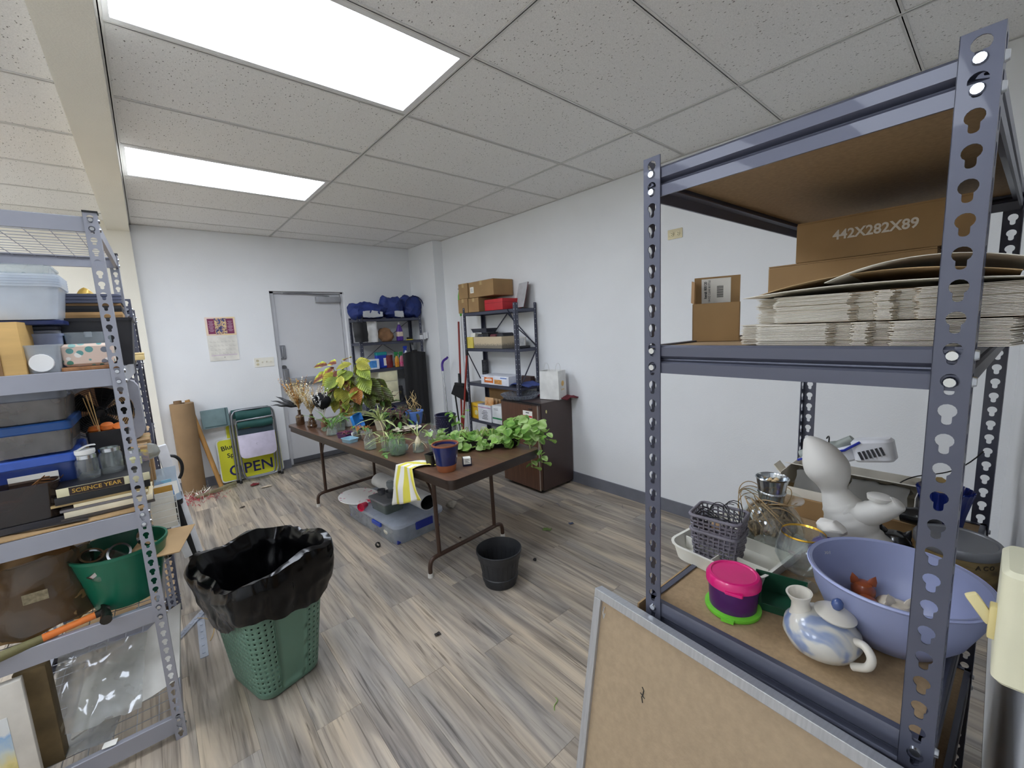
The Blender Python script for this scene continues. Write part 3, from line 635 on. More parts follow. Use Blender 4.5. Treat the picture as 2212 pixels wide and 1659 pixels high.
t = T('supply_carton', 'small brown carton with a blue and yellow print behind the right jar', 'box', (-1.29, .79, Z3 + .005), 0); B().cb(.06, .1, .18).build('box_body', CARD, t, bev=.001); B().box((-.031, -.051, .11), (.031, -.05, .17)).build('print', M('#4a56a8', .5, col2='#d9bd5a', vs=40), t, smooth=False)
b = B().grid(crumple(lambda u, v: (.05 * cos(2 * PI * u) * sin(PI * v), .04 * sin(2 * PI * u) * sin(PI * v), .035 - .035 * cos(PI * v)), .012, 22, 1), 14, 8)
one(b, 'crumpled_bag', GL('#cfd2cc', .5, .15), 'crumpled clear plastic bag beside the jars, right end of third shelf', 'plastic bag', (-1.27, .8, Z3 + .115))
t = T('supply_carton', 'tall brown carton standing behind the fan on the third shelf', 'box', (-1.55, 1.2, Z3), 0); B().cb(.36, .12, .44).build('box_body', M('#6b4a30', .85), t, bev=.002); B().box((-.18, -.0605, .21), (.18, -.06, .23)).build('tape', M('#8a6a48', .4), t, smooth=False)
# fourth shelf
t = T('green_tub', 'deep green plastic tub of glass jars on the fourth shelf', 'tub', (-1.385, .63, Z4 + .002), 0)
cup(.1, .143, .215, .003, 40, rim=.004).build('tub_body', M('#0f6048', .35, var=.03), t)
k = 0
for (x, y, z, rx, ry, r) in ((-.06, -.03, .10, 70, 10, .04), (.02, -.05, .12, 60, 30, .038), (.06, .02, .13, 80, -30, .036), (-.05, .05, .12, 50, 60, .038), (.02, .05, .14, 100, 10, .036), (0, 0, .16, 60, -20, .036), (-.02, -.08, .145, 40, 0, .034)):
    k += 1; nm_ = ['tilted left', 'at the front', 'leaning right', 'at the rear left', 'upended at the rear', 'on top of the heap', 'against the front rim'][k - 1]
    o = jar('empty glass jar %s in the green tub' % nm_, r, .08, (-1.385 + x, .63 + y, Z4 + z - .03), group='glass jars in the green tub'); o.rotation_euler = (R(rx), R(ry), R(k * 40))
for k in range(3):
    o = one(B().lathe([(.032, 0), (.036, 0), (.036, .012), (.029, .013), (.029, .011), (.033, .011)], 28), 'jar_ring', CHROME, 'bare steel canning band %s among the tub jars' % ['tilted at the front', 'lying at the left', 'at the right rim'][k], 'jar band', (-1.385 + (.0, -.08, .07)[k], .63 + (-.055, -.02, .03)[k], Z4 + .2), 30 * k, 'steel bands in the green tub', rx=(60, 30, 70)[k])
b = B()
t = T('kraft_parcel', 'bulky brown kraft paper pack in clear plastic, left on the fourth shelf', 'parcel', (-1.62, .66, Z4 + .004), 0)
B().grid(crumple(lambda u, v: (.14 * cos(2 * PI * u) * (1 - .15 * v), .13 * sin(2 * PI * u) * (1 - .3 * v), .25 * v), .035, 9, 2), 30, 10).grid(crumple(lambda u, v: (.119 * v * cos(2 * PI * u), .091 * v * sin(2 * PI * u), .25), .02, 9, 2), 30, 5).build('kraft_paper', M('#8f7047', .8, var=.14, vs=10), t)
B().grid(crumple(lambda u, v: (.155 * cos(2 * PI * u), .14 * sin(2 * PI * u) * (1 - .2 * v), .01 + .25 * v), .018, 14, 4), 32, 10).build('plastic_wrap', GL('#b7ad9c', .82, .1), t)
B().box((-.01, -.146, .13), (.05, -.144, .165)).build('label', M('#8d8268', .6, col2='#6b6048', vs=90), t, smooth=False)
t = T('hammer', 'claw hammer with an orange and olive grip on the fourth shelf', 'hammer', (-1.5, .505, Z4 + .018), 0)
m_ = X(0, 0, 0, 0, -4, 8)
B().tube([(-.26, 0, -.002), (-.2, 0, 0), (-.1, 0, 0)], [.016, .0165, .013], 10, x=m_).build('grip', M('#6d6843', .7, bump=.2), t)
B().tube([(-.1, 0, 0), (-.04, 0, 0), (.03, 0, 0)], [.0135, .0115, .0125], 10, x=m_).build('handle', M('#d9752e', .45), t)
hd = B().tube([(.03, 0, 0), (.07, 0, 0)], [.013, .014], 10, x=m_)
hd.tube([(.052, -.075, .0), (.055, -.05, 0), (.056, -.045, 0), (.056, -.02, 0), (.056, .015, 0)], [.017, .017, .012, .013, .015], 12, x=m_)
for s_ in (-1, 1): hd.tube([(.056, .01, s_ * .006), (.054, .05, s_ * .008), (.04, .085, s_ * .010)], [.009, .006, .003], 6, x=m_)
hd.build('hammer_head', M('#3a3834', .35, m=.8), t)
one(B().box((-.1, -.1, 0), (.1, .1, .004)), 'card_scrap', CARD2, 'pale cardboard scrap below the wire deck of the fourth shelf', 'cardboard', (-1.5, .85, .42), 20, smooth=False)
one(B().box((-.09, -.14, 0), (.09, .14, .003)), 'cardboard_sheet', CARD2, 'tan cardboard sheet sticking out of the right end of the left rack', 'cardboard', (-1.265, .665, .745), -14, smooth=False)
one(B().box((-.08, -.13, 0), (.08, .13, .003)), 'cardboard_sheet', CARD2, 'second cardboard sheet just under the one sticking out of the left rack', 'cardboard', (-1.268, .67, .739), -17, smooth=False)
t = T('wire_file_basket', 'white wire basket stuffed with papers at the right end of the left rack', 'basket', (-1.245, .92, .74), 0)
b = B()
for i in range(6): b.tube([(-.05, -.1, .03 * i), (.05, -.1, .03 * i), (.05, .1, .03 * i), (-.05, .1, .03 * i)], .0016, 5, True)
for i in range(7): y = -.1 + .2 * i / 6; b.tube([(-.05, y, .15), (-.05, y, 0), (.05, y, 0), (.05, y, .15)], .0016, 5)
b.build('wire_frame', M('#d7d7d3', .4), t, kind='stuff')
for k in range(6):
    B().box((-.04, -.09 + .03 * k, .004), (.044, -.087 + .03 * k, .17 + .02 * (k % 3))).build('paper_sheet', M(['#e9e6da', '#c99a45', '#8ec3dd', '#efe9d8', '#d9b65a', '#f2f2ee'][k], .7), t, smooth=False)
t = T('plastic_sleeve', 'clear plastic pouch with a blue card hanging at the left rack end', 'plastic sleeve', (-1.225, .86, .85), 12, rx=-12)
B().grid(crumple(lambda u, v: (-.055 + .11 * u, .01 * sin(3 * v), .16 * v), .004, 20, 8), 6, 8, t=.0006).build('sleeve', GL('#dfe9f2', .6, .08), t)
B().box((-.03, .004, .03), (.03, .006, .075)).build('blue_card', M('#4d8fd6', .5), t, smooth=False); B().box((-.05, .006, .0), (.05, .008, .09)).build('paper_insert', PAPER, t, smooth=False)
# bottom shelf
t = T('foam_pack', 'clear plastic pack of white foam sheets on the lowest shelf of the left rack', 'packaging', (-1.44, .66, Z5), -12)
B().grid(lambda u, v: (-.14 + .32 * u, -.12 + .06 * u + .3 * v * .6, .09 + .13 * u * v + .10 * v - .05 * (1 - u) + .01 * sin(7 * u + 2 * v)), 14, 8, t=.012).build('foam_sheet', M('#c9c7c1', .6), t)
B().grid(crumple(lambda u, v: (-.19 + .26 * u, -.13 + .3 * v * .6, .13 + .14 * u * v + .16 * v * (1 - u) - .06 * (1 - v)), .008, 26, 3), 16, 10).build('plastic_wrap', GL('#e4e6e6', .72, .06), t)
B().rbox(.04, .03, .001, .003, X(-.02, -.175, .006)).build('price_tag', PAPER, t)
for k in range(2): B().grid(crumple(lambda u, v: (-.22 + .2 * u, -.16 + .12 * v, .008 + .004 * k), .004, 20, k), 8, 8).build('plastic_flap', GL('#dfe2e4', .7, .08), t)
def picture(cols_, sc, st=(1, 1, 1)):
    mt, nt, b = newmat('painted_picture'); tc = nd(nt, 'ShaderNodeTexCoord'); n = nd(nt, 'ShaderNodeTexNoise', Scale=sc, Detail=5)
    gx = nd(nt, 'ShaderNodeSeparateXYZ'); nt.links.new(tc.outputs['Generated'], gx.inputs[0]); nt.links.new(tc.outputs['Generated'], n.inputs['Vector'])
    ad = nd(nt, 'ShaderNodeMath', operation='MULTIPLY_ADD'); ad.inputs[1].default_value = .35; nt.links.new(n.outputs['Fac'], ad.inputs[0]); nt.links.new(gx.outputs['Z'], ad.inputs[2])
    rp = ramp(nt, [((i + .5) / len(cols_) * 1.1 + .1, c) for i, c in enumerate(cols_)]); nt.links.new(ad.outputs[0], rp.inputs[0]); nt.links.new(rp.outputs[0], b.inputs['Base Color']); b.inputs['Roughness'].default_value = .6
    return mt
t = T('canvas_print', 'white canvas with a painted landscape at the lower left frame edge', 'picture', (-1.73, .47, Z5), 0)
B().box((-.12, -.0, 0), (.07, .03, .395)).build('canvas', M('#cfcac0', .7), t, bev=.003)
B().box((-.115, -.0012, .02), (.025, .0, .285)).build('landscape', picture(['#7d7a3a', '#a39a4a', '#d8c98a', '#c7cfc9', '#8fb2d6', '#d9dcdc'], 6), t, smooth=False)
t = T('canvas_print', 'brown wrapped picture standing behind the landscape canvas', 'picture', (-1.635, .535, Z5), -6); B().box((-.06, 0, 0), (.02, .05, .38)).build('wrapped_back', M('#6b5a3c', .7, var=.2), t, bev=.004); B().box((-.061, .01, .1), (.021, .04, .12)).build('tape', M('#8d7d5c', .4), t)
# rack behind the left rack
t = T('cream_shelf_box', 'cream flat box on the end of the rack behind', 'flat box', (-1.27, 1.56, 1.482), 0, rz=0) if False else T('flat_carton', 'cream flat box poking out past the rack behind, at shelf height', 'flat box', (-1.275, 1.33, 1.494), 0)
B().cb(.1, .2, .035).build('box_body', M('#e3c98c', .6), t, bev=.002); B().box((-.051, -.101, .028), (.051, .101, .031)).build('lid_seam', M('#b89a60', .7), t, smooth=False)
carton('supply_carton', .34, .5, .3, 'large brown carton on the third shelf of the rack behind the left rack', 'box', (-1.48, 1.95, .998), 0)
# leaning white stand, floor litter at the left
t = T('folding_stand', 'white and black folding stand leaning at the end of the left rack', 'folding stand', (-1.09, 1.30, 0), 0)
def bar(b, p, q, w_, d_, x=None):
    m, L = frame_to(p, q); return b.box((-w_ / 2, -d_ / 2, 0), (w_ / 2, d_ / 2, L), m)
bar(B(), (0, 0, .03), (-.13, -.02, 1.04), .03, .045).build('white_rail', M('#e4e4e6', .4), t, bev=.004)
bar(B(), (-.05, -.03, .25), (-.115, -.05, .80), .028, .03).build('black_tube', BLACK, t, bev=.006)
B().cyl((-.045, -.03, .2), (-.02, -.02, .02), .018, n=12).build('black_leg', BLACK, t)
B().lathe([(.02, 0), (.03, 0), (.03, .06), (.02, .06)], 16, X(-.105, -.05, .72, 8)).build('clamp_collar', M('#242427', .3), t)
B().lathe([(.02, 0), (.028, 0), (.028, .05), (.02, .05)], 16, X(-.062, -.035, .36, 8)).build('clamp_collar', M('#242427', .3), t)
bar(B(), (-.09, -.07, .42), (-.14, -.08, .70), .02, .035).build('white_panel', M('#d9d9da', .45), t, bev=.003)
B().tube(bez((-.12, 0, .97), (-.06, .0, .99), (-.035, .0, .90), (-.075, 0, .84), 12), .008, 8).build('black_strap', BLACK, t)
for k, (a, c, l) in enumerate((((-1.185, .93, .0), (-1.17, 1.36, .0), 'clear plastic hinge strip on the floor, lengthwise'), ((-1.28, 1.18, .0), (-1.12, 1.42, .0), 'clear plastic hinge strip on the floor, crossing the other'))):
    d_ = V(c) - V(a); b = B(); b.rbox(d_.length, .035, .003, .004)
    for i in range(6): b.rbox(.03, .012, .002, .003, X(-d_.length / 2 + d_.length * (i + .7) / 6.4, 0, .003 + .0004 * i))
    one(b, 'plastic_strip', GL('#dfe3ea', .55, .15), l, 'plastic strip', tuple((V(a) + V(c)) / 2 + V((0, 0, .001 + .008 * k))), math.degrees(math.atan2(d_.y, d_.x)), 'clear strips on the floor')
one(B().tube(bez((0, 0, 0), (.06, .1, .03), (.02, .2, .02), (-.05, .28, .004), 14), .0022, 5), 'twine_scrap', M('#a98b57', .8), 'loose strand of twine on the floor by the clear strips', 'twine', (-1.15, 1.05, .004))

# ================================================================ right rack: contents
ZM, ZB = 1.513, .929
# small open carton on the middle shelf
t = T('small_carton', 'small open brown carton with a white barcode label on its raised flap', 'box', (-.165, -1.118, ZM), 90)
w_, d_, h_ = .1, .075, .088; k = .0018; b = B()
b.box((-w_ / 2, -d_ / 2, 0), (w_ / 2, d_ / 2, k)).box((-w_ / 2, -d_ / 2, k), (w_ / 2, -d_ / 2 + k, h_)).box((-w_ / 2, d_ / 2 - k, k), (w_ / 2, d_ / 2, h_)).box((-w_ / 2, -d_ / 2, k), (-w_ / 2 + k, d_ / 2, h_)).box((w_ / 2 - k, -d_ / 2, k), (w_ / 2, d_ / 2, h_))
b.build('box_body', CARD, t, smooth=False)
fm = X(0, d_ / 2 - .002, h_, 12)
B().box((-w_ / 2, -k, 0), (w_ / 2, 0, .066), fm).build('raised_flap', CARD, t, smooth=False)
B().box((-.058, 0, 0), (-.056, .04, .052), X(.008, -.038 + d_ / 2, h_, 8, 0, 14)).build('side_flap', CARDIN, t, smooth=False)
rot = X(0, 0, 0, 0, 0, 180)
t['label'] = t['label']
tm = X(0, 0, 0)
t.rotation_euler = (0, 0, R(-68))
t.children[1].matrix_local = Matrix.Identity(4)
# flap stands at the far side (room side is -y in the carton's frame); its label faces the room
lb = fm @ X(0, -k - .0005, .032)
B().box((-.034, -.0003, -.029), (.03, .0003, .03), lb).build('paper_label', PAPER, t, smooth=False)
INK = M('#1d1c1b', .7)
text('Item#: 800120', .0088, 'label_text', INK, t, lb @ X(-.025, -.0006, .003, 90, 0, 0) @ X(0, 0, 0, 0, 0, 90), bold=.02, squeeze=.8)
text('1/4 OZ CLEAR BOTTLE', .0066, 'label_text', INK, t, lb @ X(-.0165, -.0006, .0, 90, 0, 0) @ X(0, 0, 0, 0, 0, 90), squeeze=.8)
b = B(); zz = -.016
for i in range(17): hh = (.0007, .0014, .0005, .001)[i * 7 % 4]; b.box((.0, -.0007, zz), (.014, -.0003, zz + hh), lb); zz += hh + (.0008, .0005, .0011)[i % 3]
b.build('barcode', INK, t, kind='stuff')
text('CODE LINE', .005, 'label_text', INK, t, lb @ X(.021, -.0006, .0, 90, 0, 0) @ X(0, 0, 0, 0, 0, 90), squeeze=.9) if False else None

# stack of flattened paper clamshell blanks
out = [(-.30, -1.25), (-.33, -1.25), (-.33, -1.292), (-.384, -1.296), (-.384, -1.398), (-.362, -1.404), (-.362, -1.425), (-.386, -1.43), (-.386, -1.448), (-.364, -1.452), (-.364, -1.47), (-.389, -1.476), (-.375, -1.59), (-.33, -1.60), (-.1, -1.60), (-.08, -1.56), (-.08, -1.3), (-.12, -1.25)]
cx_, cy_ = -.24, -1.42
loc_ = [(x - cx_, y - cy_) for x, y in out]
BL = M('#e4dfd3', .75, var=.03, vs=20); BLI = M('#b99d74', .85)
proto = None
for k in range(42):
    lo = k < 19
    pos = ['lower bundle', 'upper bundle'][0 if lo else 1]
    x_, y_ = cx_ + rnd.uniform(-.004, .003) + (0 if lo else .01), cy_ + rnd.uniform(-.003, .003) + (.012 if lo else -.012) - (0 if lo else .002 * math.sin(k * .7))
    z_ = ZM + .0012 + .00195 * k + (.0015 if not lo else 0)
    lab = 'folded white paper box blank in the %s of the middle-shelf stack' % pos
    if not proto:
        t = T('paper_box_blank', lab, 'paper blank', (x_, y_, z_), 0, 'paper blanks in the lower bundle')
        B().prism([(p[0], p[1]) for p in reversed(loc_)], 0, .0011).build('white_sheet', BL, t, smooth=False); B().prism([(p[0] * .985 + .004, p[1] * .985) for p in reversed(loc_)], -.0006, 0).build('kraft_lining', BLI, t, smooth=False); proto = t
    else: t = dup(proto, (x_, y_, z_), rnd.uniform(-.6, .6), lab, 'paper blanks in the %s' % pos)
zt = ZM + .0012 + .00195 * 42 + .002
for k, (y0, y1, hh, c, l) in enumerate(((-1.26, -1.6, .010, BL, 'bowed white blank lying flattest on top of the paper stack'), (-1.28, -1.58, .025, BLI, 'kraft-side-up blank curling upward on top of the paper stack'), (-1.38, -1.61, .026, BL, 'white curled blank, uppermost at the right of the paper stack'))):
    t = T('paper_box_blank', l, 'paper blank', (-.24, 0, zt + .0015 * k + (.012 if k == 2 else 0)), 0, 'loose blanks on the paper stack')
    B().grid(lambda u, v: (-.145 + .28 * u - .01 * sin(9 * v), y0 + (y1 - y0) * v, hh * sin(PI * min(1, v * (1.0 if k != 1 else .9))) * (1 - .25 * u) + .0005), 6, 16, t=.001).build('bowed_sheet', c, t)
carton('shipping_carton', .30, .33, .17, 'brown carton standing behind the paper stack, middle shelf', 'box', (.16, -1.325, ZM), 90, flaps=True)
tb = carton('shipping_carton', .295, .4, .088, 'shallow brown carton printed 442X282X89 on top of the rear carton', 'box', (.205, -1.378, ZM + .1745), 90, tape=False)
tb.rotation_euler = (0, 0, R(-90))
text('442X282X89', .0285, 'printed_size', M('#d6cfc4', .7), tb, X(-.005, -.2004, .051, 90), bold=.025, squeeze=.92)
# ---- bottom shelf
CREAMP = M('#e3e1d6', .4, var=.01)
t = T('divided_tray', 'cream divided plastic tray under the grey baskets on the bottom shelf', 'tray', (-.07, -1.145, ZB), -6)
bin_(.29, .235, .042, .93, .04, .0025, .005).build('tray_body', CREAMP, t)
for x in (-.07, .045): B().box((x - .001, -.108, .003), (x + .001, .108, .036)).build('divider', CREAMP, t, smooth=False)
for y, x0, x1 in ((0, -.135, -.071), (.03, .046, .135), (-.03, .046, .135)): B().box((x0, y - .001, .003), (x1, y + .001, .036)).build('divider', CREAMP, t, smooth=False)
B().rbox(.12, .11, .0015, .015, X(.08, -.08, .044, 0, 6, 0)).build('clear_flap', GL('#eceee9', .75, .05), t)
GB = M('#75717a', .5, var=.03)
def basket(label, z, grp='grey lattice baskets', s=1.0, rz=0):
    t = T('lattice_basket', label, 'basket', (-.12, -1.115, z), rz, grp)
    w0, d0, w1, d1, h = .082 * s, .098 * s, .098 * s, .118 * s, .08
    b = B(); wv = .0045
    def pt(s_, z_, off=0):
        f = z_ / h; w_, d_ = w0 + (w1 - w0) * f + 2 * off, d0 + (d1 - d0) * f + 2 * off
        P_ = rrect(w_, d_, .014, 5); n = len(P_); L_ = [0]
        for i in range(n): a, c = P_[i], P_[(i + 1) % n]; L_.append(L_[-1] + math.dist(a, c))
        d_ = (s_ % 1) * L_[-1]
        for i in range(n):
            if d_ <= L_[i + 1]:
                k = (d_ - L_[i]) / max(1e-9, L_[i + 1] - L_[i]); a, c = P_[i], P_[(i + 1) % n]; return (a[0] + (c[0] - a[0]) * k, a[1] + (c[1] - a[1]) * k, z_)
        return (*P_[0], z_)
    N = 30
    for i in range(N):
        q = [pt(i / N, h * j / 8, .0012 * (1 if (i + j) % 2 else -1)) for j in range(9)]; b.tube(q, .0024, 5)
    for j in range(1, 7):
        q = [pt(i / (2 * N), h * (j + .2) / 7.6, .0012 * (-1 if (i // 2 + j) % 2 else 1)) for i in range(2 * N)]; b.tube(q, .0026, 5, True)
    b.build('woven_wall', GB, t, kind='stuff')
    B().prism(rrect(w0, d0, .014), 0, .003).loft([[(*p, .003) for p in rrect(w0, d0, .014, 5)], [(*p, .012) for p in rrect(w0 + .003, d0 + .003, .014, 5)]], cap0=False, cap1=False).build('basket_base', GB, t)
    B().tube([pt(i / 60, h, 0) for i in range(60)], .0042, 8, True).build('basket_rim', GB, t)
    return t
basket('lower of the two nested grey lattice baskets, standing in the cream tray', ZB + .004, rz=4)
basket('upper of the two nested grey lattice baskets, holding black cables', ZB + .046, s=1.03, rz=6)
for k in range(3):
    pts = [(.028 * cos(a) * (1 - .1 * sin(3 * a)) + .012 * k - .02, .03 * sin(a + .3 * k), .01 * sin(2 * a + k) + .006 * k + .0012 * a) for a in [i * .35 for i in range(40 + 6 * k)]]
    one(B().tube(pts, .0011, 5), 'cable_coil', M('#19191b', .5), ['thin black cable coil at the left in the upper grey basket', 'thin black cable coil in the middle of the upper grey basket', 'black cable coil rising over the edge of the upper grey basket'][k], 'cable', (-.12 + .0 * k, -1.095 - .022 * k, ZB + .108 + .006 * k), 0, 'black cables in the basket', rx=20 * k)
one(B().cb(.03, .022, .012), 'wood_block', M('#caa67c', .7), 'pale wooden bead block lying among the cables in the basket', 'wood block', (-.135, -1.115, ZB + .093), 20, bev=.002)
t = T('pink_lid_canister', 'purple canister with a hot pink lid and lime green base', 'food canister', (-.297, -1.222, ZB), 12)
B().lathe([(0, 0), (.054, 0), (.056, .003), (.056, .009), (.05, .011), (0, .011)], 36).box((-.062, -.012, .002), (-.05, .012, .008)).build('lime_base', M('#6fc437', .4), t)
B().lathe([(0, .011), (.047, .011), (.05, .06), (.05, .066), (0, .066)], 36).build('purple_body', M('#4a1a5c', .3), t)
B().lathe([(.051, .062), (.0545, .064), (.0545, .078), (.05, .084), (.045, .085), (.043, .0825), (0, .0825)], 36).rbox(.035, .012, .006, .004, X(-.052, -.01, .063, 0, 0, 90)).build('pink_lid', M('#d81574', .3, coat=.3), t)
t = T('green_holder', 'dark green open-fronted plastic holder beside the purple canister', 'holder', (-.215, -1.287, ZB), 12)
g = .0025; GH = M('#1b4a35', .35)
B().box((-.04, -.05, 0), (.04, .05, g)).box((-.04, .05 - g, g), (.04, .05, .045)).box((-.04, -.05, g), (.04, -.05 + g, .045)).box((.04 - g, -.05, g), (.04, .05, .048)).box((-.04, -.05, g), (-.04 + g, -.02, .016)).box((-.04, -.02, g), (-.04 + g, .05, .016)).box((-.04, .03, .016), (-.04 + g, .05, .044)).build('holder_body', GH, t, smooth=False)
B().box((-.0405, -.05, .0), (-.0375, .05, .004)).build('front_lip', GH, t, smooth=False)
# pottery jug with two necks
def pottery():
    mt, nt, b = newmat('pottery_glaze'); tc = nd(nt, 'ShaderNodeTexCoord'); n = nd(nt, 'ShaderNodeTexNoise', Scale=11.0, Detail=3, Distortion=.6); nt.links.new(tc.outputs['Object'], n.inputs['Vector'])
    rp = ramp(nt, [(.30, '#5f7199'), (.40, '#8b98b4'), (.47, '#c9c7bf'), (.75, '#d6d1c6')]); nt.links.new(n.outputs['Fac'], rp.inputs[0]); nt.links.new(rp.outputs[0], b.inputs['Base Color'])
    b.inputs['Roughness'].default_value = .25; b.inputs['Coat Weight'].default_value = .3; return mt
POT = pottery(); POTW = M('#d3cec3', .28, coat=.3, var=.03)
t = T('pottery_jug', 'white and blue glazed pottery jug with two necks on the bottom shelf', 'jug', (-.305, -1.385, ZB), -35)
B().lathe([(0, 0), (.035, 0), (.052, .012), (.062, .032), (.06, .05), (.045, .068), (.028, .078), (.0, .08)], 32).build('jug_body', POT, t)
nk = X(-.022, .022, .06, 0, -10, 0)
B().lathe([(.022, 0), (.0165, .016), (.0145, .03), (.0205, .045), (.022, .049), (.0185, .049), (.012, .032), (.012, .01)], 26, nk).build('open_neck', POTW, t)
nk = X(.012, -.012, .068, 6, 4, 0)
B().lathe([(.026, 0), (.024, .01), (.031, .0125), (.033, .016), (.028, .021), (.015, .026), (0, .028)], 28, nk).build('jug_lid', POTW, t)
B().lathe([(0, .026), (.006, .027), (.0095, .034), (.0085, .042), (.004, .047), (0, .048)], 16, nk).build('lid_knob', M('#3f5488', .25, coat=.4), t)
B().tube(sm([(.02, -.048, .054), (.022, -.066, .058), (.022, -.079, .046), (.019, -.076, .027), (.012, -.056, .012)], 5), .007, 12).build('jug_handle', POTW, t)
# big bowl with figurines
BW = GL('#7f8fd0', .42, .3, body='#8d9bd8')
t = T('plastic_bowl', 'large translucent periwinkle blue plastic bowl on the bottom shelf', 'bowl', (-.17, -1.466, ZB), 0)
B().lathe([(0, 0), (.055, 0), (.075, .008), (.105, .045), (.124, .09), (.131, .126), (.135, .129), (.1365, .133), (.134, .136), (.129, .134), (.121, .092), (.102, .048), (.074, .0115), (.052, .003), (0, .003)], 56).build('bowl_shell', M('#a3abd0', .35, tr=.2, var=.02, spec=.4), t)
B().lathe([(.1365, .131), (.138, .133), (.1365, .136), (.135, .134)], 56).build('rim_band', M('#a9b1da', .35, var=.02), t)
def figurine(name, label, col, loc, rz, ears='bear', s=1.0):
    t = T(name, label, 'figurine', loc, rz); m = M(col, .35, coat=.2, var=.06, vs=30)
    b = B().lathe([(0, -.02), (.014, -.016), (.021, -.004), (.021, .006), (.015, .017), (0, .022)], 20, X(0, 0, .035) @ Matrix.Scale(s, 4), sx=1.1)
    b.lathe([(0, -.03), (.016, -.026), (.024, -.008), (.02, .01), (.01, .02), (0, .022)], 18, X(.038 * s, 0, .02, 0, 80, 0) @ Matrix.Scale(s, 4)); b.build('figure_body', m, t)
    for sgn in (-1, 1):
        if ears == 'bear': B().lathe([(0, -.006), (.007, -.003), (.008, .003), (0, .008)], 12, X(-.004, sgn * .015 * s, .054 + .004, sgn * -25) @ Matrix.Scale(s, 4)).build('ear', m, t)
        else: B().lathe([(.009, 0), (.007, .01), (0, .022)], 10, X(-.002, sgn * .013 * s, .05, sgn * -18) @ Matrix.Scale(s, 4), sx=.5).build('ear', m, t)
        B().lathe([(0, -.0026), (.0026, 0), (0, .0026)], 8, X(-.0205 * s, sgn * .008 * s, .038)).build('eye', BLACK, t)
    B().lathe([(0, -.006), (.008, -.003), (.008, .003), (0, .006)], 12, X(-.021 * s, 0, .029)).build('muzzle', m, t)
    return t
figurine('ceramic_figurine', 'rust brown ceramic animal figurine at the left in the blue bowl', '#9c4f2c', (-.12, -1.415, ZB + .014), 200, 'cat')
figurine('ceramic_figurine', 'cream ceramic animal figurine with dark eyes in the blue bowl', '#d8cdb8', (-.15, -1.475, ZB + .012), 30, 'cat')
one(B().lathe([(0, 0), (.02, .002), (.028, .014), (.024, .026), (0, .03)], 18, sy=.7), 'ceramic_figurine', M('#d9d3c2', .35, coat=.2), 'pale rounded ceramic piece at the right side of the blue bowl', 'figurine', (-.14, -1.53, ZB + .016), 40)
# goblet, purple globe, twine vase, bucket
t = T('glass_goblet', 'round glass goblet with a gilt rim behind the green holder', 'glass', (-.105, -1.3, ZB), 0)
B().lathe([(0, 0), (.034, 0), (.034, .002), (.008, .005), (.005, .01), (.0055, .022), (.015, .03), (.04, .045), (.055, .075), (.054, .1), (.044, .132), (.043, .132), (.053, .1), (.054, .075), (.039, .046), (.012, .033), (0, .032)], 36).build('goblet_glass', GLASS, t)
B().lathe([(.0438, .129), (.0448, .131), (.0438, .134), (.0428, .132)], 36).build('gilt_rim', M('#d8a93c', .2, m=1), t)
text('0001', .009, 'etched_number', M('#d9d9d9', .5), t, X(0, 0, .112, 0, 0, -42) @ X(.016, -.0525, 0, 80), squeeze=1.2)
t = T('purple_globe', 'purple glass globe vase just behind the gilt-rimmed goblet', 'vase', (-.02, -1.335, ZB), 0)
B().lathe([(0, 0), (.022, 0), (.03, .02), (.042, .045), (.044, .065), (.034, .088), (.022, .098), (.022, .104), (.018, .104), (.018, .097), (0, .09)], 30).build('globe', M('#3c2673', .12, coat=.6, var=.05), t)
one(B().grid(crumple(lambda u, v: (.03 * cos(2 * PI * u) * sin(PI * v), .03 * sin(2 * PI * u) * sin(PI * v), .02 - .016 * cos(PI * v)), .008, 50, 1), 14, 8), 'tissue_wad', M('#e6e3dc', .8), 'crumpled white tissue stuffed in the mouth of the purple globe', 'tissue', (-.02, -1.335, ZB + .106))
t = T('twine_vase', 'round clear glass vase stuffed with jute twine beside the baskets', 'vase', (.05, -1.185, ZB), 0)
B().lathe([(0, 0), (.06, 0), (.074, .02), (.08, .05), (.076, .08), (.06, .105), (.048, .118), (.05, .128), (.075, .14), (.073, .1415), (.047, .129), (.045, .118), (.058, .103), (.074, .079), (.078, .05), (.072, .021), (.059, .003), (0, .003)], 40).build('vase_glass', GLASS, t)
b = B()
for k in range(26):
    ax = V((rnd.gauss(0, 1), rnd.gauss(0, 1), rnd.gauss(0, .7))).normalized(); o_ = ax.orthogonal().normalized(); q_ = ax.cross(o_); r_ = rnd.uniform(.042, .060); c_ = V((rnd.uniform(-.012, .012), rnd.uniform(-.012, .012), .058 + rnd.uniform(-.01, .012)))
    b.tube([c_ + (o_ * cos(2 * PI * i / 22) + q_ * sin(2 * PI * i / 22)) * r_ * (1 + .05 * sin(3 * i)) for i in range(22)], .0042, 6, True)
b.lathe([(0, .012), (.035, .018), (.045, .05), (.035, .085), (0, .095)], 18)
b.build('jute_twine', M('#8a7250', .9, var=.2, vs=120, bump=.3, bs=300), t, kind='stuff')
b = B()
for k in range(14):
    a = rnd.uniform(0, 6.28); p0 = V((.03 * cos(a), .03 * sin(a), .11)); p1 = V((.075 * cos(a + .4), .075 * sin(a + .4), .14 + rnd.uniform(0, .05))); p2 = V((.1 * cos(a + 1), .1 * sin(a + 1), .15 + rnd.uniform(-.03, .03))); p3 = V((.08 * cos(a + 1.5), .08 * sin(a + 1.5), .10 + rnd.uniform(-.04, .05)))
    b.tube(bez(p0, p1, p2, p3, 12), .0013, 5)
b.build('loose_twine', M('#a98f68', .9), t, kind='stuff')
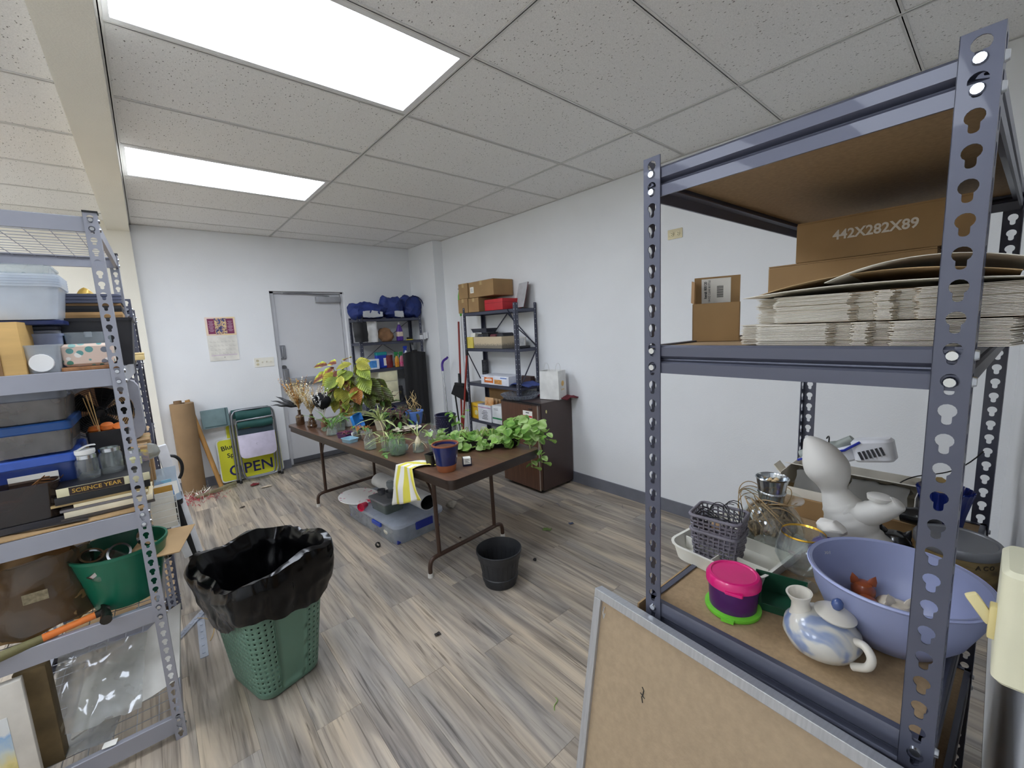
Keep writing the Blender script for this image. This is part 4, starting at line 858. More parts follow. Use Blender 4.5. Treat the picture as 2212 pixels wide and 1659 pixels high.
t = T('metal_bucket', 'small galvanised metal bucket sitting in the mouth of the twine vase', 'bucket', (.04, -1.187, ZB + .134), 0)
B().lathe([(0, 0), (.03, 0), (.0325, .02), (.0345, .022), (.0345, .026), (.033, .028), (.0385, .062), (.041, .064), (.0385, .0665), (.036, .062), (.029, .003), (0, .003)], 36).build('bucket_body', M('#b9bec3', .16, m=1, var=.05, vs=14), t)
for k in range(4): B().lathe([(0, -.007), (.007, 0), (0, .007)], 12, X(-.014 + .01 * k, .006 * (-1) ** k, .055)).build('wood_bead', M('#d9bd90', .6), t)
# white bisque statue
t = T('bisque_statue', 'tall unpainted white ceramic figure with a bowed head holding a dish', 'statue', (.15, 0, 0), 0)
BQ = M('#dcdad4', .6, var=.012)
P_ = [(-1.375, .93, .062), (-1.372, .945, .067), (-1.362, .965, .06), (-1.352, .985, .054), (-1.342, 1.01, .056), (-1.33, 1.035, .05), (-1.318, 1.058, .042), (-1.308, 1.078, .034), (-1.303, 1.09, .030), (-1.299, 1.103, .034), (-1.294, 1.122, .044), (-1.286, 1.143, .0515), (-1.276, 1.164, .050), (-1.264, 1.186, .042), (-1.251, 1.205, .029), (-1.240, 1.219, .016), (-1.235, 1.225, .008)]
Q = sm(P_); b = B(); fold = lambda z: .0022 * max(0, sin(z * 330)) if z < 1.06 else 0
b.tube([(0, q.x, q.y) for q in Q], [max(.004, q.z + fold(q.y)) for q in Q], 24)
A_ = sm([(-1.33, 1.045, .034), (-1.355, 1.04, .032), (-1.385, 1.055, .03), (-1.41, 1.075, .027), (-1.43, 1.09, .02), (-1.436, 1.096, .012)])
b.tube([(-.012, q.x, q.y) for q in A_], [q.z + .0018 * max(0, sin(q.x * 380)) for q in A_], 18)
b.build('figure', BQ, t)
B().lathe([(0, 0), (.024, 0), (.026, .01), (.022, .0125), (0, .011)], 26, X(-.015, -1.398, 1.094, 4)).build('dish', BQ, t)
# rear of the bottom shelf
t = carton('shipping_carton', .34, .2, .06, 'flat brown carton under the open white carton, rear of the bottom shelf', 'box', (.39, -1.29, ZB), 90, flaps=False)
t = T('open_carton', 'white open-flapped carton full of clear plastic packs on the flat brown carton', 'box', (.40, -1.29, ZB + .0605), 90)
g = .002; w_, d_, h_ = .32, .2, .07; WC = M('#d9d4c8', .7)
B().box((-w_ / 2, -d_ / 2, 0), (w_ / 2, d_ / 2, g)).box((-w_ / 2, -d_ / 2, g), (w_ / 2, -d_ / 2 + g, h_)).box((-w_ / 2, d_ / 2 - g, g), (w_ / 2, d_ / 2, h_ * .4)).box((-w_ / 2, -d_ / 2, g), (-w_ / 2 + g, d_ / 2, h_)).box((w_ / 2 - g, -d_ / 2, g), (w_ / 2, d_ / 2, h_)).build('box_body', WC, t, smooth=False)
B().box((-w_ / 2 - .01, -d_ / 2 - .0, 0), (w_ / 2 + .01, -d_ / 2 + .12, .003), X(0, 0, h_ + .002, 18)).build('lid_flap', WC, t, smooth=False)
B().box((0, -.03, 0), (.003, .03, .05), X(w_ / 2 + .008, .0, h_ - .04, 0, 40, 0)).build('end_flap', WC, t, smooth=False)
for k in range(2): B().grid(crumple(lambda u, v: (-.14 + .14 * k + .13 * u, -.06 + .14 * v, .02 + .045 * sin(PI * v)), .008, 40, k), 10, 8, t=.001).build('clear_pack', GL('#c9c8c4', .5, .06), t)
one(B().tube(sm([(0, 0, .02), (.03, 0, .024), (.06, .0, .02), (.075, 0, .008)]) and [(0, 0, .02), (.03, 0, .024), (.06, 0, .02), (.075, 0, .012)], [.018, .024, .022, .01], 14), 'black_gadget', M('#232427', .3, coat=.3), 'glossy black rounded gadget leaning by the statue dish', 'gadget', (.27, -1.425, ZB + .07), -90)
t = T('cat_figurine', 'glossy black pointy-eared animal figurine behind the blue bowl', 'figurine', (.2, -1.425, ZB), 0)
b = B().lathe([(0, 0), (.03, 0), (.036, .02), (.034, .045), (.024, .062), (0, .07)], 20); b.build('figure_body', M('#26272a', .2, coat=.5), t)
for sg in (-1, 1): B().lathe([(.012, 0), (.009, .012), (0, .028)], 10, X(0, sg * .02, .055, sg * -22), sx=.5).build('ear', M('#26272a', .2, coat=.5), t)
B().lathe([(.014, 0), (.01, .014), (0, .03)], 10, X(-.01, -.03, .03, 80, 0, 0)).build('snout', M('#26272a', .2, coat=.5), t)
B().lathe([(0, -.004), (.005, 0), (0, .004)], 10, X(-.033, -.008, .036)).build('eye', M('#55565a', .1), t)
t = T('handheld_device', 'white and blue handheld device with a grey grip on the open carton', 'appliance', (.42, -1.28, ZB + .17), 0, rx=-26); t.scale = (1.35, 1.35, 1.35)
B().rbox(.04, .11, .035, .012, X(0, .03, 0)).build('device_body', M('#dfe2ea', .35), t)
B().rbox(.046, .075, .05, .016, X(0, -.05, -.012, 14)).build('device_head', M('#e6e8ee', .35), t)
B().tube([(-.001, .085, .036), (-.001, .03, .04), (-.001, .0, .037), (-.001, -.03, .046)], [.012, .014, .013, .009], 10).build('grey_grip', M('#9aa29c', .5), t)
B().tube([(-.022, .09, .03), (-.022, .02, .03), (-.022, -.01, .028), (-.024, -.045, .038)], .0028, 6).build('blue_trim', M('#2838a8', .3), t)
for k in range(6): B().box((-.026, -.036 - .008 * k, .0), (-.022, -.032 - .008 * k, .018)).build('vent_slot', M('#33353a', .5), t, smooth=False)
one(B().tube(bez((.0, 0, .0), (.02, -.05, .06), (.0, -.1, .02), (.05, -.16, .12), 16) , .0018, 6), 'thin_cable', M('#161618', .5), 'thin black cable rising from the open carton toward the near post', 'cable', (.44, -1.40, ZB + .12))
one(B().tube(bez((.0, 0, .06), (-.01, -.015, .1), (-.02, -.01, .0), (-.02, .012, -.03), 12), .0022, 6), 'device_cord', M('#161618', .5), 'short black cord looped over the handheld device', 'cord', (.41, -1.225, ZB + .175))
t = T('fluted_vase', 'cobalt blue fluted glass vase behind the silver tin', 'vase', (.36, -1.5, ZB), 0)
b = B(); n = 48
for rr in (1, .94):
    b.loft([[((r_ * rr + .0016 * (1 if i % 2 else -1)) * cos(2 * PI * i / n), (r_ * rr + .0016 * (1 if i % 2 else -1)) * sin(2 * PI * i / n), z_ if rr == 1 else z_ + .003) for i in range(n)] for r_, z_ in ((.03, 0), (.034, .03), (.042, .09), (.052, .14), (.056, .155))], cap0=True, cap1=False)
b.build('vase_glass', M('#20358f', .1, tr=.5, coat=.4, var=.04), t)
B().grid(lambda u, v: (.03 * cos(2 * PI * u) * (.5 + .5 * v), .03 * sin(2 * PI * u) * (.5 + .5 * v), .09 + .08 * v + .008 * sin(6 * PI * u)), 18, 4, t=.002).build('tan_paper', M('#bfa673', .8), t)
t = T('round_tin', 'round tin with a silver lid and wood-brown printed side', 'tin', (.165, -1.535, ZB), 0)
B().lathe([(0, 0), (.07, 0), (.07, .085), (0, .085)], 48).build('tin_body', M('#4e3d24', .5, col2='#8f7a4e', vs=18, st=(1, 1, 3)), t)
B().lathe([(.073, .082), (.0745, .084), (.0745, .1), (.072, .103), (.066, .1025), (.064, .1), (0, .1)], 48).build('tin_lid', M('#8d8f93', .4, m=.7, var=.02), t)
for k, ch in enumerate('ACO'): a = -148 + 11 * k; text(ch, .014, 'tin_lettering', M('#2e2416', .6), t, X(.0705 * cos(R(a)), .0705 * sin(R(a)), .068, 90, 0, a + 90), bold=.02)
# ---- below / beside the rack
t = T('framed_board', 'large aluminium-framed hardboard leaning on the front of the right rack', 'framed picture back', (-.415, -.945, .905), -4.1, ry=10.5)
H_, W_ = .92, .655; fw = .021
B().box((-.006, -W_ + .01, -H_ + .01), (-.002, -.01, -.01)).build('hardboard_back', M('#a08c72', .8, var=.035, vs=70, bump=.05, bs=200), t, smooth=False)
for nm_, a, c in (('top', (-.014, -W_, -fw), (.012, 0, 0)), ('bottom', (-.014, -W_, -H_), (.012, 0, -H_ + fw)), ('left', (-.014, -fw, -H_ + fw), (.012, 0, -fw)), ('right', (-.014, -W_, -H_ + fw), (.012, -W_ + fw, -fw))):
    B().box(a, c).build('frame_rail', ALU, t, smooth=False, bev=.0015)
B().tube([(-.008, -.03, -.035), (-.014, -.032, -.045), (-.014, -.036, -.06), (-.008, -.034, -.05)], .0012, 6).build('wire_clip', CHROME, t)
b = B()
for x0, y0, x1, y1 in ((-.155, -.155, -.16, -.16), (-.16, -.16, -.158, -.175), (-.152, -.17, -.164, -.176), (-.156, -.176, -.16, -.188)): b.cyl((-.0068, x0, y0), (-.0068, x1, y1), .0012, n=4)
b.build('pen_scribble', INK, t, kind='stuff')
one(B().box((-.16, -.002, 0), (.16, .002, .90)), 'cardboard_sheet', CARD2, 'tan cardboard standing against the rack end behind the framed board', 'cardboard', (-.235, -1.052, .0), -2, smooth=False)
carton('shipping_carton', .4, .5, .3, 'brown carton on the low shelf under the blue bowl', 'box', (.1, -1.31, .462), 90, flaps=True)
# ivory control box on the wall by the camera
t = T('wall_control_box', 'ivory plastic wall box with a lever at the right edge of the photo', 'wall control', (-.475, YF, 1.137), 0)
B().rbox(.09, .042, .138, .012, X(0, .021, 0)).build('box_body', M('#dcd9bd', .45, var=.02), t)
B().box((-.03, .041, .045), (-.014, .048, .085)).build('lever_base', M('#d8c98f', .45), t, bev=.002)
bar(B(), (-.022, .045, .062), (-.026, .064, .092), .009, .012).build('lever', M('#dccf9a', .45), t, bev=.003)

# ================================================================ folding table
TZ = .74
tr_ = X(-.04, .355, 0, 0, 0, 5.7)
def tp(x, y, z=0): return tuple(tr_ @ V((x, y, TZ + z)))
BROWN = M('#4a372d', .35, m=.2, var=.05); WOODT = M('#573f31', .3, var=.09, vs=4, st=(9, 1.2, 1), coat=.25, col2='#6b4f3d')
t = T('folding_table', 'long brown folding table crowded with plants and jars', 'table', (-.04, .355, 0), 5.7)
TW, TL = .78, 2.51
B().prism([(p[0] + TW / 2, p[1] + TL / 2) for p in rrect(TW, TL, .05, 6)], TZ - .018, TZ).build('tabletop', WOODT, t, bev=.002)
rim = [(p[0] + TW / 2, p[1] + TL / 2) for p in rrect(TW + .004, TL + .004, .052, 6)]; rin = [(p[0] + TW / 2, p[1] + TL / 2) for p in rrect(TW - .02, TL - .02, .042, 6)]
B().loft([[(*p, z) for p in q] for q, z in ((rim, TZ - .001), (rim, TZ - .022), (rin, TZ - .024))], cap0=False, cap1=False).build('edge_band', M('#2d221d', .4), t)
rin2 = [(p[0] + TW / 2, p[1] + TL / 2) for p in rrect(TW - .05, TL - .05, .03, 6)]
B().loft([[(*p, z) for p in q] for q, z in ((rin, TZ - .018), (rin, TZ - .062), (rin2, TZ - .062), (rin2, TZ - .018))], cap0=False, cap1=False).build('apron', M('#33261f', .45), t)
for y, sg in ((.36, 1), (2.12, -1)):
    for x in (.14, .64): B().tube([(x, y + .0 * sg, .112), (x, y + .01 * sg, .68)], .014, 10).build('leg', BROWN, t)
    B().tube(sm([(.06, y, .018), (.062, y, .07), (.075, y, .105), (.115, y, .118), (.2, y, .118), (.58, y, .118), (.665, y, .118), (.705, y, .105), (.718, y, .07), (.72, y, .018)], 5), .0145, 12).build('foot_rail', BROWN, t)
    B().tube([(.14, y + .01 * sg, .66), (.64, y + .01 * sg, .66)], .012, 8).build('cross_bar', BROWN, t)
    for x in (.14, .64): B().tube([(x, y + .008 * sg, .48), (x, y + .06 * sg, .58), (x, y + .2 * sg, .69)], .008, 8).build('brace', BROWN, t)
    for x in (.06, .72): B().cyl((x, y, 0), (x, y, .028), .018, .017).build('foot_cap', M('#d8d6cf', .5), t)
# ---- leaves
def leafmesh(name, mat, L=1, W=.62, serr=.05, ns=9, cup=.12, droop=.25, tip=1.0, nu=12, nv=4):
    b = B()
    def f(u, v):
        w_ = W / 2 * (sin(PI * min(1, u * .98 + .02)) ** (.65 if tip < 1 else .8)) * (1 - .35 * u * tip) * (1 + serr * abs(sin(PI * ns * u)) * (abs(v - .5) * 2) ** 4)
        s_ = (v - .5) * 2
        return (L * u, s_ * w_, cup * abs(s_) ** 1.5 * w_ * 1.6 - droop * L * u * u + .02 * L * sin(18 * u) * abs(s_))
    b.grid(f, nu, nv)
    me = bpy.data.meshes.new(name); me.from_pydata(b.v, [], b.f); me.materials.append(mat)
    me.polygons.foreach_set('use_smooth', [True] * len(me.polygons))
    return me
def leaf(me, parent, p, yaw, pitch, roll, s, name='leaf'):
    o = bpy.data.objects.new(name, me); COL.objects.link(o); o.parent = parent
    o.matrix_local = Matrix.Translation(p) @ Matrix.Rotation(R(yaw), 4, 'Z') @ Matrix.Rotation(R(-pitch), 4, 'Y') @ Matrix.Rotation(R(roll), 4, 'X') @ Matrix.Scale(s, 4)
    return o
def leafmat(key, edge, mid, core, rough=.45, veins=True, tl=.25):
    mt, nt, b = newmat('leaf_' + key); tc = nd(nt, 'ShaderNodeTexCoord'); sx = nd(nt, 'ShaderNodeSeparateXYZ'); nt.links.new(tc.outputs['Object'], sx.inputs[0])
    n = nd(nt, 'ShaderNodeTexNoise', Scale=6.0, Detail=4); nt.links.new(tc.outputs['Object'], n.inputs['Vector'])
    ab = nd(nt, 'ShaderNodeMath', operation='ABSOLUTE'); nt.links.new(sx.outputs[1], ab.inputs[0])
    ma = nd(nt, 'ShaderNodeMath', operation='MULTIPLY_ADD'); ma.inputs[1].default_value = .22; nt.links.new(n.outputs['Fac'], ma.inputs[0]); nt.links.new(ab.outputs[0], ma.inputs[2])
    xe = nd(nt, 'ShaderNodeMath', operation='MULTIPLY_ADD'); xe.inputs[1].default_value = .12; nt.links.new(sx.outputs[0], xe.inputs[0]); nt.links.new(ma.outputs[0], xe.inputs[2])
    rp = ramp(nt, [(.1, core), (.22, core), (.31, mid), (.42, edge)]); nt.links.new(xe.outputs[0], rp.inputs[0])
    oi = nd(nt, 'ShaderNodeObjectInfo'); hs = nd(nt, 'ShaderNodeHueSaturation'); mr = nd(nt, 'ShaderNodeMapRange'); mr.inputs[3].default_value = .75; mr.inputs[4].default_value = 1.2
    nt.links.new(oi.outputs['Random'], mr.inputs[0]); nt.links.new(mr.outputs[0], hs.inputs['Value']); nt.links.new(rp.outputs[0], hs.inputs['Color'])
    nt.links.new(hs.outputs[0], b.inputs['Base Color']); b.inputs['Roughness'].default_value = rough
    if veins:
        wv = nd(nt, 'ShaderNodeTexWave', Scale=5.5, Distortion=1.0); wv.bands_direction = 'DIAGONAL'
        cb_ = nd(nt, 'ShaderNodeCombineXYZ'); nt.links.new(sx.outputs[0], cb_.inputs[0]); ng = nd(nt, 'ShaderNodeMath', operation='MULTIPLY'); ng.inputs[1].default_value = -1; nt.links.new(ab.outputs[0], ng.inputs[0]); nt.links.new(ng.outputs[0], cb_.inputs[1])
        nt.links.new(cb_.outputs[0], wv.inputs['Vector']); bp = nd(nt, 'ShaderNodeBump', Strength=.35, Distance=.05); nt.links.new(wv.outputs['Fac'], bp.inputs['Height']); nt.links.new(bp.outputs[0], b.inputs['Normal'])
    tr = nd(nt, 'ShaderNodeBsdfTranslucent'); nt.links.new(hs.outputs[0], tr.inputs[0]); mx = nd(nt, 'ShaderNodeMixShader'); mx.inputs[0].default_value = tl
    nt.links.new(b.outputs[0], mx.inputs[1]); nt.links.new(tr.outputs[0], mx.inputs[2]); nt.links.new(mx.outputs[0], nt.nodes['Material Output'].inputs[0])
    return mt
L_COL = leafmesh('coleus_leaf', leafmat('coleus', '#bfdc4e', '#a5783f', '#6b372c'), serr=.14, ns=11, W=.62)
L_COY = leafmesh('coleus_leaf_gold', leafmat('coleus_gold', '#cfca52', '#b0ac40', '#a3a13a'), serr=.07, ns=11, W=.72)
L_COG = leafmesh('coleus_leaf_green', leafmat('coleus_green', '#a6b848', '#87983a', '#788a34'), serr=.07, ns=11, W=.75)
L_COD = leafmesh('coleus_leaf_dark', leafmat('coleus_dark', '#66752f', '#55602c', '#4d4a2a'), serr=.07, ns=11, W=.7)
L_COO = leafmesh('coleus_leaf_orange', leafmat('coleus_orange', '#d9934e', '#c98247', '#b8743e'), serr=.06, ns=9, W=.85, cup=.3)
L_IV = [leafmesh('ivy_leaf', leafmat('ivy%d' % k, c[0], c[1], c[2], .35), serr=.12, ns=5, W=.98, cup=.16, droop=.18, tip=.35) for k, c in enumerate((('#a2c96a', '#8fba55', '#83ae4d'), ('#8bb858', '#77a748', '#6a9a42'), ('#b9d58d', '#a4c673', '#96ba66')))]
L_ST = leafmesh('strap_leaf', leafmat('strap', '#9cc35f', '#86b550', '#cfdc9a', veins=False), W=.085, serr=0, cup=.4, droop=.75, tip=.6, nu=14, nv=2)
L_SG = leafmesh('strap_leaf_green', leafmat('strap_green', '#7fb04f', '#6fa345', '#8dbb62', veins=False), W=.1, serr=0, cup=.4, droop=.45, tip=.6, nu=14, nv=2)
L_PU = leafmesh('purple_leaf', leafmat('purple', '#5b2a3c', '#6f3b49', '#55603a'), W=.36, serr=0, cup=.3, droop=.3)
L_PG = leafmesh('green_leaf', leafmat('plain_green', '#6f9f4c', '#5f9442', '#86b064'), W=.5, serr=0, cup=.2, droop=.25)
STEM = M('#7f9a4a', .6, var=.1); STEMR = M('#7a3d4a', .6); DRY = M('#b9a070', .8, var=.15)
# ---- coleus on its white stand
cw = (.13, 2.33)
t = T('white_stand', 'white box under the flowery pot, used as a plant stand', 'box', (cw[0], cw[1], TZ), 5.7)
B().cb(.13, .15, .085).build('box_body', M('#d9d7d2', .5), t, bev=.003); B().rbox(.2, .18, .012, .01, X(0, 0, .086)).build('stand_top', M('#e9e4da', .4), t)
def floralpot():
    mt, nt, b = newmat('floral_glaze'); tc = nd(nt, 'ShaderNodeTexCoord'); vo = nd(nt, 'ShaderNodeTexNoise', Scale=38.0, Detail=3, Distortion=1.2); nt.links.new(tc.outputs['Object'], vo.inputs['Vector'])
    rp = ramp(nt, [(.38, '#8f7a2e'), (.47, '#c9ae52'), (.56, '#d9d4c4'), (.7, '#cfc9b8')]); nt.links.new(vo.outputs['Fac'], rp.inputs[0]); nt.links.new(rp.outputs[0], b.inputs['Base Color']); b.inputs['Roughness'].default_value = .3; return mt
FP = floralpot()
t = T('coleus_plant', 'large lime and maroon coleus in a flowery yellow and white pot', 'potted plant', (cw[0] + .0, cw[1], TZ + .0985), 0); t.scale = (1.1, 1.1, 1.1)
B().lathe([(0, 0), (.062, 0), (.07, .006), (.072, .016), (.055, .018), (.06, .03), (.088, .075), (.092, .1), (.094, .108), (.088, .11), (.084, .1), (.08, .09), (0, .09)], 36).build('pot', FP, t)
B().lathe([(.0, .001), (.084, .001), (.088, .012), (.084, .014), (.07, .006)], 36).build('saucer', M('#b79b44', .35), t)
# stems and leaves: (side, up, depth, length, yaw, pitch, kind); side runs along the picture's right
sd = V((.7551, -.6538, 0)); bk = V((.6536, .7568, 0))
for q in ((-.12, .36, .05), (-.03, .42, .02), (.06, .38, .06), (.15, .32, .0), (.22, .2, .03), (-.18, .26, -.02), (0, .25, -.06), (.1, .22, -.08)):
    e = sd * q[0] + bk * q[2]; B().tube(bez((0, 0, .085), (e.x * .2, e.y * .2, .2), (e.x * .7, e.y * .7, q[1] * .8), (e.x, e.y, q[1] + .03), 8), [.006 - .0004 * i for i in range(9)], 6).build('stem', M('#8a9a50', .6), t)
rl = random.Random(5)
KIND = dict(c=L_COL, y=L_COY, g=L_COG, d=L_COD, o=L_COO)
big = [(-.07, .43, 0, .13, 150, 10, 'c'), (-.10, .40, .02, .13, 220, -30, 'c'), (-.05, .37, -.02, .17, 235, -35, 'c'), (-.09, .33, 0, .19, 250, -60, 'c'), (-.14, .36, .03, .16, 205, -20, 'c'), (-.16, .42, .03, .14, 170, 5, 'c'), (-.01, .45, .03, .13, 90, 20, 'c'), (.0, .34, -.05, .16, 300, -40, 'c'), (.05, .42, .02, .13, 200, -5, 'y'), (.08, .43, .03, .12, 20, 10, 'y'), (.1, .42, .0, .14, 330, -10, 'y'), (.12, .39, -.02, .16, 320, -25, 'g'), (.07, .36, -.04, .15, 240, -20, 'g'), (.13, .32, -.03, .19, 310, -35, 'g'), (.17, .29, 0, .19, 330, -40, 'd'), (.1, .24, -.08, .15, 300, -60, 'o'), (-.02, .24, -.08, .12, 260, -50, 'y'), (.02, .22, -.1, .13, 290, -60, 'y'), (-.05, .22, -.06, .14, 230, -60, 'y'), (.2, .22, .02, .17, 320, -35, 'd'), (.24, .2, .05, .17, 335, -30, 'd'), (.17, .18, -.02, .16, 310, -55, 'd'), (.1, .12, -.06, .13, 280, -70, 'd'), (.02, .14, -.1, .09, 270, -75, 'g'), (-.06, .16, -.06, .13, 240, -60, 'y'), (.26, .12, .06, .15, 330, -50, 'd'), (.0, .3, -.03, .11, 250, -10, 'g'), (.03, .29, -.05, .09, 280, -15, 'y')]
for s_, u_, d_, ln, yw, pt_, k in big:
    e = sd * s_ + bk * d_; leaf(KIND[k], t, (e.x, e.y, u_), yw - 40.9, pt_, rl.uniform(-15, 15) + 50 * cos(R(yw)), ln)
for i in range(64):
    a = rl.uniform(0, 2 * PI); r_ = .2 * rl.random() ** .6; u_ = .1 + .33 * rl.random() * (1 - r_ * 1.4); s_ = r_ * cos(a) + .04; d_ = r_ * sin(a) * .8 + .04; e = sd * s_ + bk * d_
    leaf(KIND['ygdcg'[i % 5]], t, (e.x, e.y, u_), math.degrees(a) - 40.9 + rl.uniform(-40, 40), rl.uniform(-55, -5), rl.uniform(-20, 20) + 45 * cos(a), rl.uniform(.09, .16))
# ---- trailing ivy-like plant
t = T('trailing_plant', 'bright green scallop-leaved trailing plant spilling over the near right table corner', 'potted plant', (.55, .76, TZ), 0)
bin_(.42, .18, .06, .85, .02, .002, .004, x=X(0, 0, 0, 0, 0, -35)).build('nursery_tray', BLACK, t); B().cb(.38, .15, .05, X(0, 0, .002, 0, 0, -35)).build('soil', M('#2c211a', .95, bump=.5, bs=90), t)
rl = random.Random(11)
for i in range(235):
    s_ = rl.uniform(-.33, .36); d_ = rl.uniform(-.14, .16); h_ = (.075 - abs(d_) * .25) * rl.uniform(.1, 1.2) + .02 + .11 * max(0, min(1, (s_ - .02) / .14)) * rl.random()
    yw_ = rl.uniform(160, 400)
    e = sd * s_ + bk * d_
    leaf(L_IV[i % 3], t, (e.x, e.y, h_), yw_ - 40.9, rl.uniform(-45, 15), rl.uniform(-30, 30) + 30 * cos(R(yw_)), rl.uniform(.042, .078))
for i in range(16):
    s_ = rl.uniform(-.2, .3); e0 = sd * s_; e1 = sd * (s_ + rl.uniform(-.1, .14)) + bk * rl.uniform(-.14, .06)
    B().tube(bez((e0.x, e0.y, .05), (e0.x, e0.y, .12), (e1.x, e1.y, .16), (e1.x, e1.y, .1), 6), .0028, 5).build('stem', M('#a3b36a', .6), t)
for (s_, z0, n_) in ((.26, -.13, 6), (.33, -.1, 5), (.37, .06, 4)):
    e = sd * s_ + bk * -.1; e1 = sd * (s_ + .03) + bk * -.14
    B().tube(bez((e.x * .8, e.y * .8, .07), (e.x, e.y, .1), (e1.x, e1.y, .06), (e1.x, e1.y, z0), 8), .0026, 5).build('stem', M('#a3b36a', .6), t)
    for k in range(n_):
        a = k * 137; leaf(L_IV[k % 3], t, (e1.x, e1.y, z0 + .022 * k), a, -20, rl.uniform(-20, 20), .05 if k else .085)
# ---- pots and jars on the table (world positions on the table top)
def table(x, y): return (x, y, TZ)
t = T('blue_glazed_pot', 'dark blue glazed terracotta pot with bare soil at the near table corner', 'flower pot', table(.052, .54), 0); t.scale = (.9, .9, .98)
B().lathe([(0, 0), (.057, 0), (.061, .004), (.067, .042), (0, .042)], 40).build('terracotta_base', M('#9a5a36', .7, var=.08), t)
B().lathe([(.067, .042), (.0685, .043), (.089, .158), (.089, .16), (.07, .16), (.06, .045)], 40).build('glazed_wall', M('#1f2a5e', .12, coat=.5, var=.05), t)
B().lathe([(.089, .159), (.0905, .163), (.0885, .169), (.082, .168), (.08, .15), (.082, .145)], 40).build('pot_rim', M('#8f5232', .6), t)
B().lathe([(.0815, .146), (.05, .15), (.02, .146), (0, .15)], 30).build('soil', M('#5a3a28', .95, bump=.6, bs=120), t)
t = T('nursery_tray', 'black nursery cell tray tucked behind the dark blue pot', 'plant tray', table(.065, .69), 12)
bin_(.12, .07, .075, .82, .008, .002, .003).build('tray_body', BLACK, t); bin_(.1, .05, .05, .9, .006, .002, .002, x=X(0, 0, .02)).build('tray_cells', BLACK, t)
t = T('small_label_box', 'small navy box with a white printed label beside the dark blue pot', 'box', table(.185, .52), -28)
B().cb(.055, .045, .05).build('box_body', M('#1c2036', .35), t, bev=.004); B().box((-.022, -.0235, .014), (.022, -.0225, .05)).box((-.022, -.0235, .05), (.022, .02, .0506)).build('paper_label', PAPER, t, smooth=False)
b = B()
for k in range(5): b.box((-.016 + .004 * (k % 2), -.0239, .02 + .0055 * k), (.016 - .006 * (k % 3), -.0235, .0222 + .0055 * k))
b.build('label_print', M('#555555', .7), t, kind='stuff')
t = T('textured_pot', 'dark navy hobnail pot near the far table edge in front of the mops', 'flower pot', table(.545, 1.33), 0)
b = B().lathe([(0, 0), (.07, 0), (.078, .006), (.083, .14), (.086, .146), (.086, .152), (.078, .152), (.074, .012), (0, .01)], 40)
for j in range(7):
    for i in range(26): a = 2 * PI * (i + .5 * (j % 2)) / 26; r_ = .0795 + .0006 * j; b.lathe([(.0055, 0), (.004, .002), (0, .003)], 6, X(r_ * cos(a), r_ * sin(a), .022 + .017 * j, 0, 90, 0) if False else Matrix.Translation((r_ * cos(a), r_ * sin(a), .022 + .017 * j)) @ Matrix.Rotation(a, 4, 'Z') @ Matrix.Rotation(PI / 2, 4, 'Y'))
b.build('pot_wall', M('#22253f', .3, coat=.3), t)
B().lathe([(.086, .148), (.0875, .152), (.083, .155), (.078, .152)], 40).build('pot_rim', M('#2a2d49', .25, coat=.3), t)
# left end: brown glass bottles with dried bouquets
BRG = M('#5a3d26', .15, tr=.35, coat=.4, var=.08)
def bouquet(t, n, col, h, sp, kinds, seed, z0):
    q = random.Random(seed); n = int(n * 1.9)
    for k in range(n):
        a = q.uniform(0, 6.28); r_ = sp * q.random() ** .5; e = V((r_ * cos(a), r_ * sin(a), h * q.uniform(.7, 1.08))); c = q.choice(col); kd = kinds[k % len(kinds)]
        b = B(); P = bez((0, 0, z0), (0, 0, z0 + .06), (e.x * .6, e.y * .6, z0 + e.z * .6), (e.x, e.y, z0 + e.z), 8); b.tube(P, .0011, 4)
        for i in range(32 if kd != 'berry' else 18):
            f = .35 + .65 * i / 26; j = min(7, int(f * 8)); p0 = V(P[j]).lerp(V(P[j + 1]), f * 8 - j); d = V((q.gauss(0, 1), q.gauss(0, 1), q.uniform(.2, 1.3))).normalized() * (.018 if kd == 'grass' else .026) * (1.3 - f * .7)
            if kd == 'berry': b.lathe([(0, -.004), (.005, 0), (0, .005)], 5, Matrix.Translation(p0 + d * .6))
            else:
                sdv = d.cross(V((0, 0, 1))).normalized() * (.0024 if kd == 'grass' else .0062); b.add([p0 - sdv * .3, p0 + d * .6 - sdv, p0 + d, p0 + d * .6 + sdv, p0 + sdv * .3], [(0, 1, 2, 3, 4)])
        b.build('dried_stem', M(c, .8, var=.12, vs=40), t)
t = T('dried_bouquet', 'dried gold and white stems in a twine-tied brown bottle, leftmost on the table', 'vase', table(-.195, 2.75), 0)
B().lathe([(0, 0), (.034, 0), (.037, .004), (.037, .078), (.03, .092), (.013, .1), (.0125, .135), (.016, .138), (.016, .143), (.010, .143), (.010, .1), (0, .095)], 28).build('brown_bottle', BRG, t)
B().tube([(.0382 * cos(2 * PI * i / 24), .0382 * sin(2 * PI * i / 24), .082 + .002 * sin(2 * PI * i / 24)) for i in range(24)], .0016, 5, True).build('twine_tie', M('#b59a66', .9), t)
bouquet(t, 22, ['#c99b4e', '#b98238', '#e6dcc0', '#efe7d2', '#d5b878'], .27, .13, ['grass', 'leaf', 'berry', 'leaf'], 3, .13)
for k, (yw, pt_) in enumerate(((168, 12), (178, 24), (150, 30))):
    o = leaf(leafmesh('black_feather', M('#1c1c1e', .5), W=.17, serr=0, cup=.2, droop=.05), t, (0, 0, .17), yw - 12, pt_, -40, .24, 'feather')
t = T('dried_bouquet', 'dried cream grasses and white flowers in the ribbed brown bottle, second from left', 'vase', table(-.15, 2.53), 0)
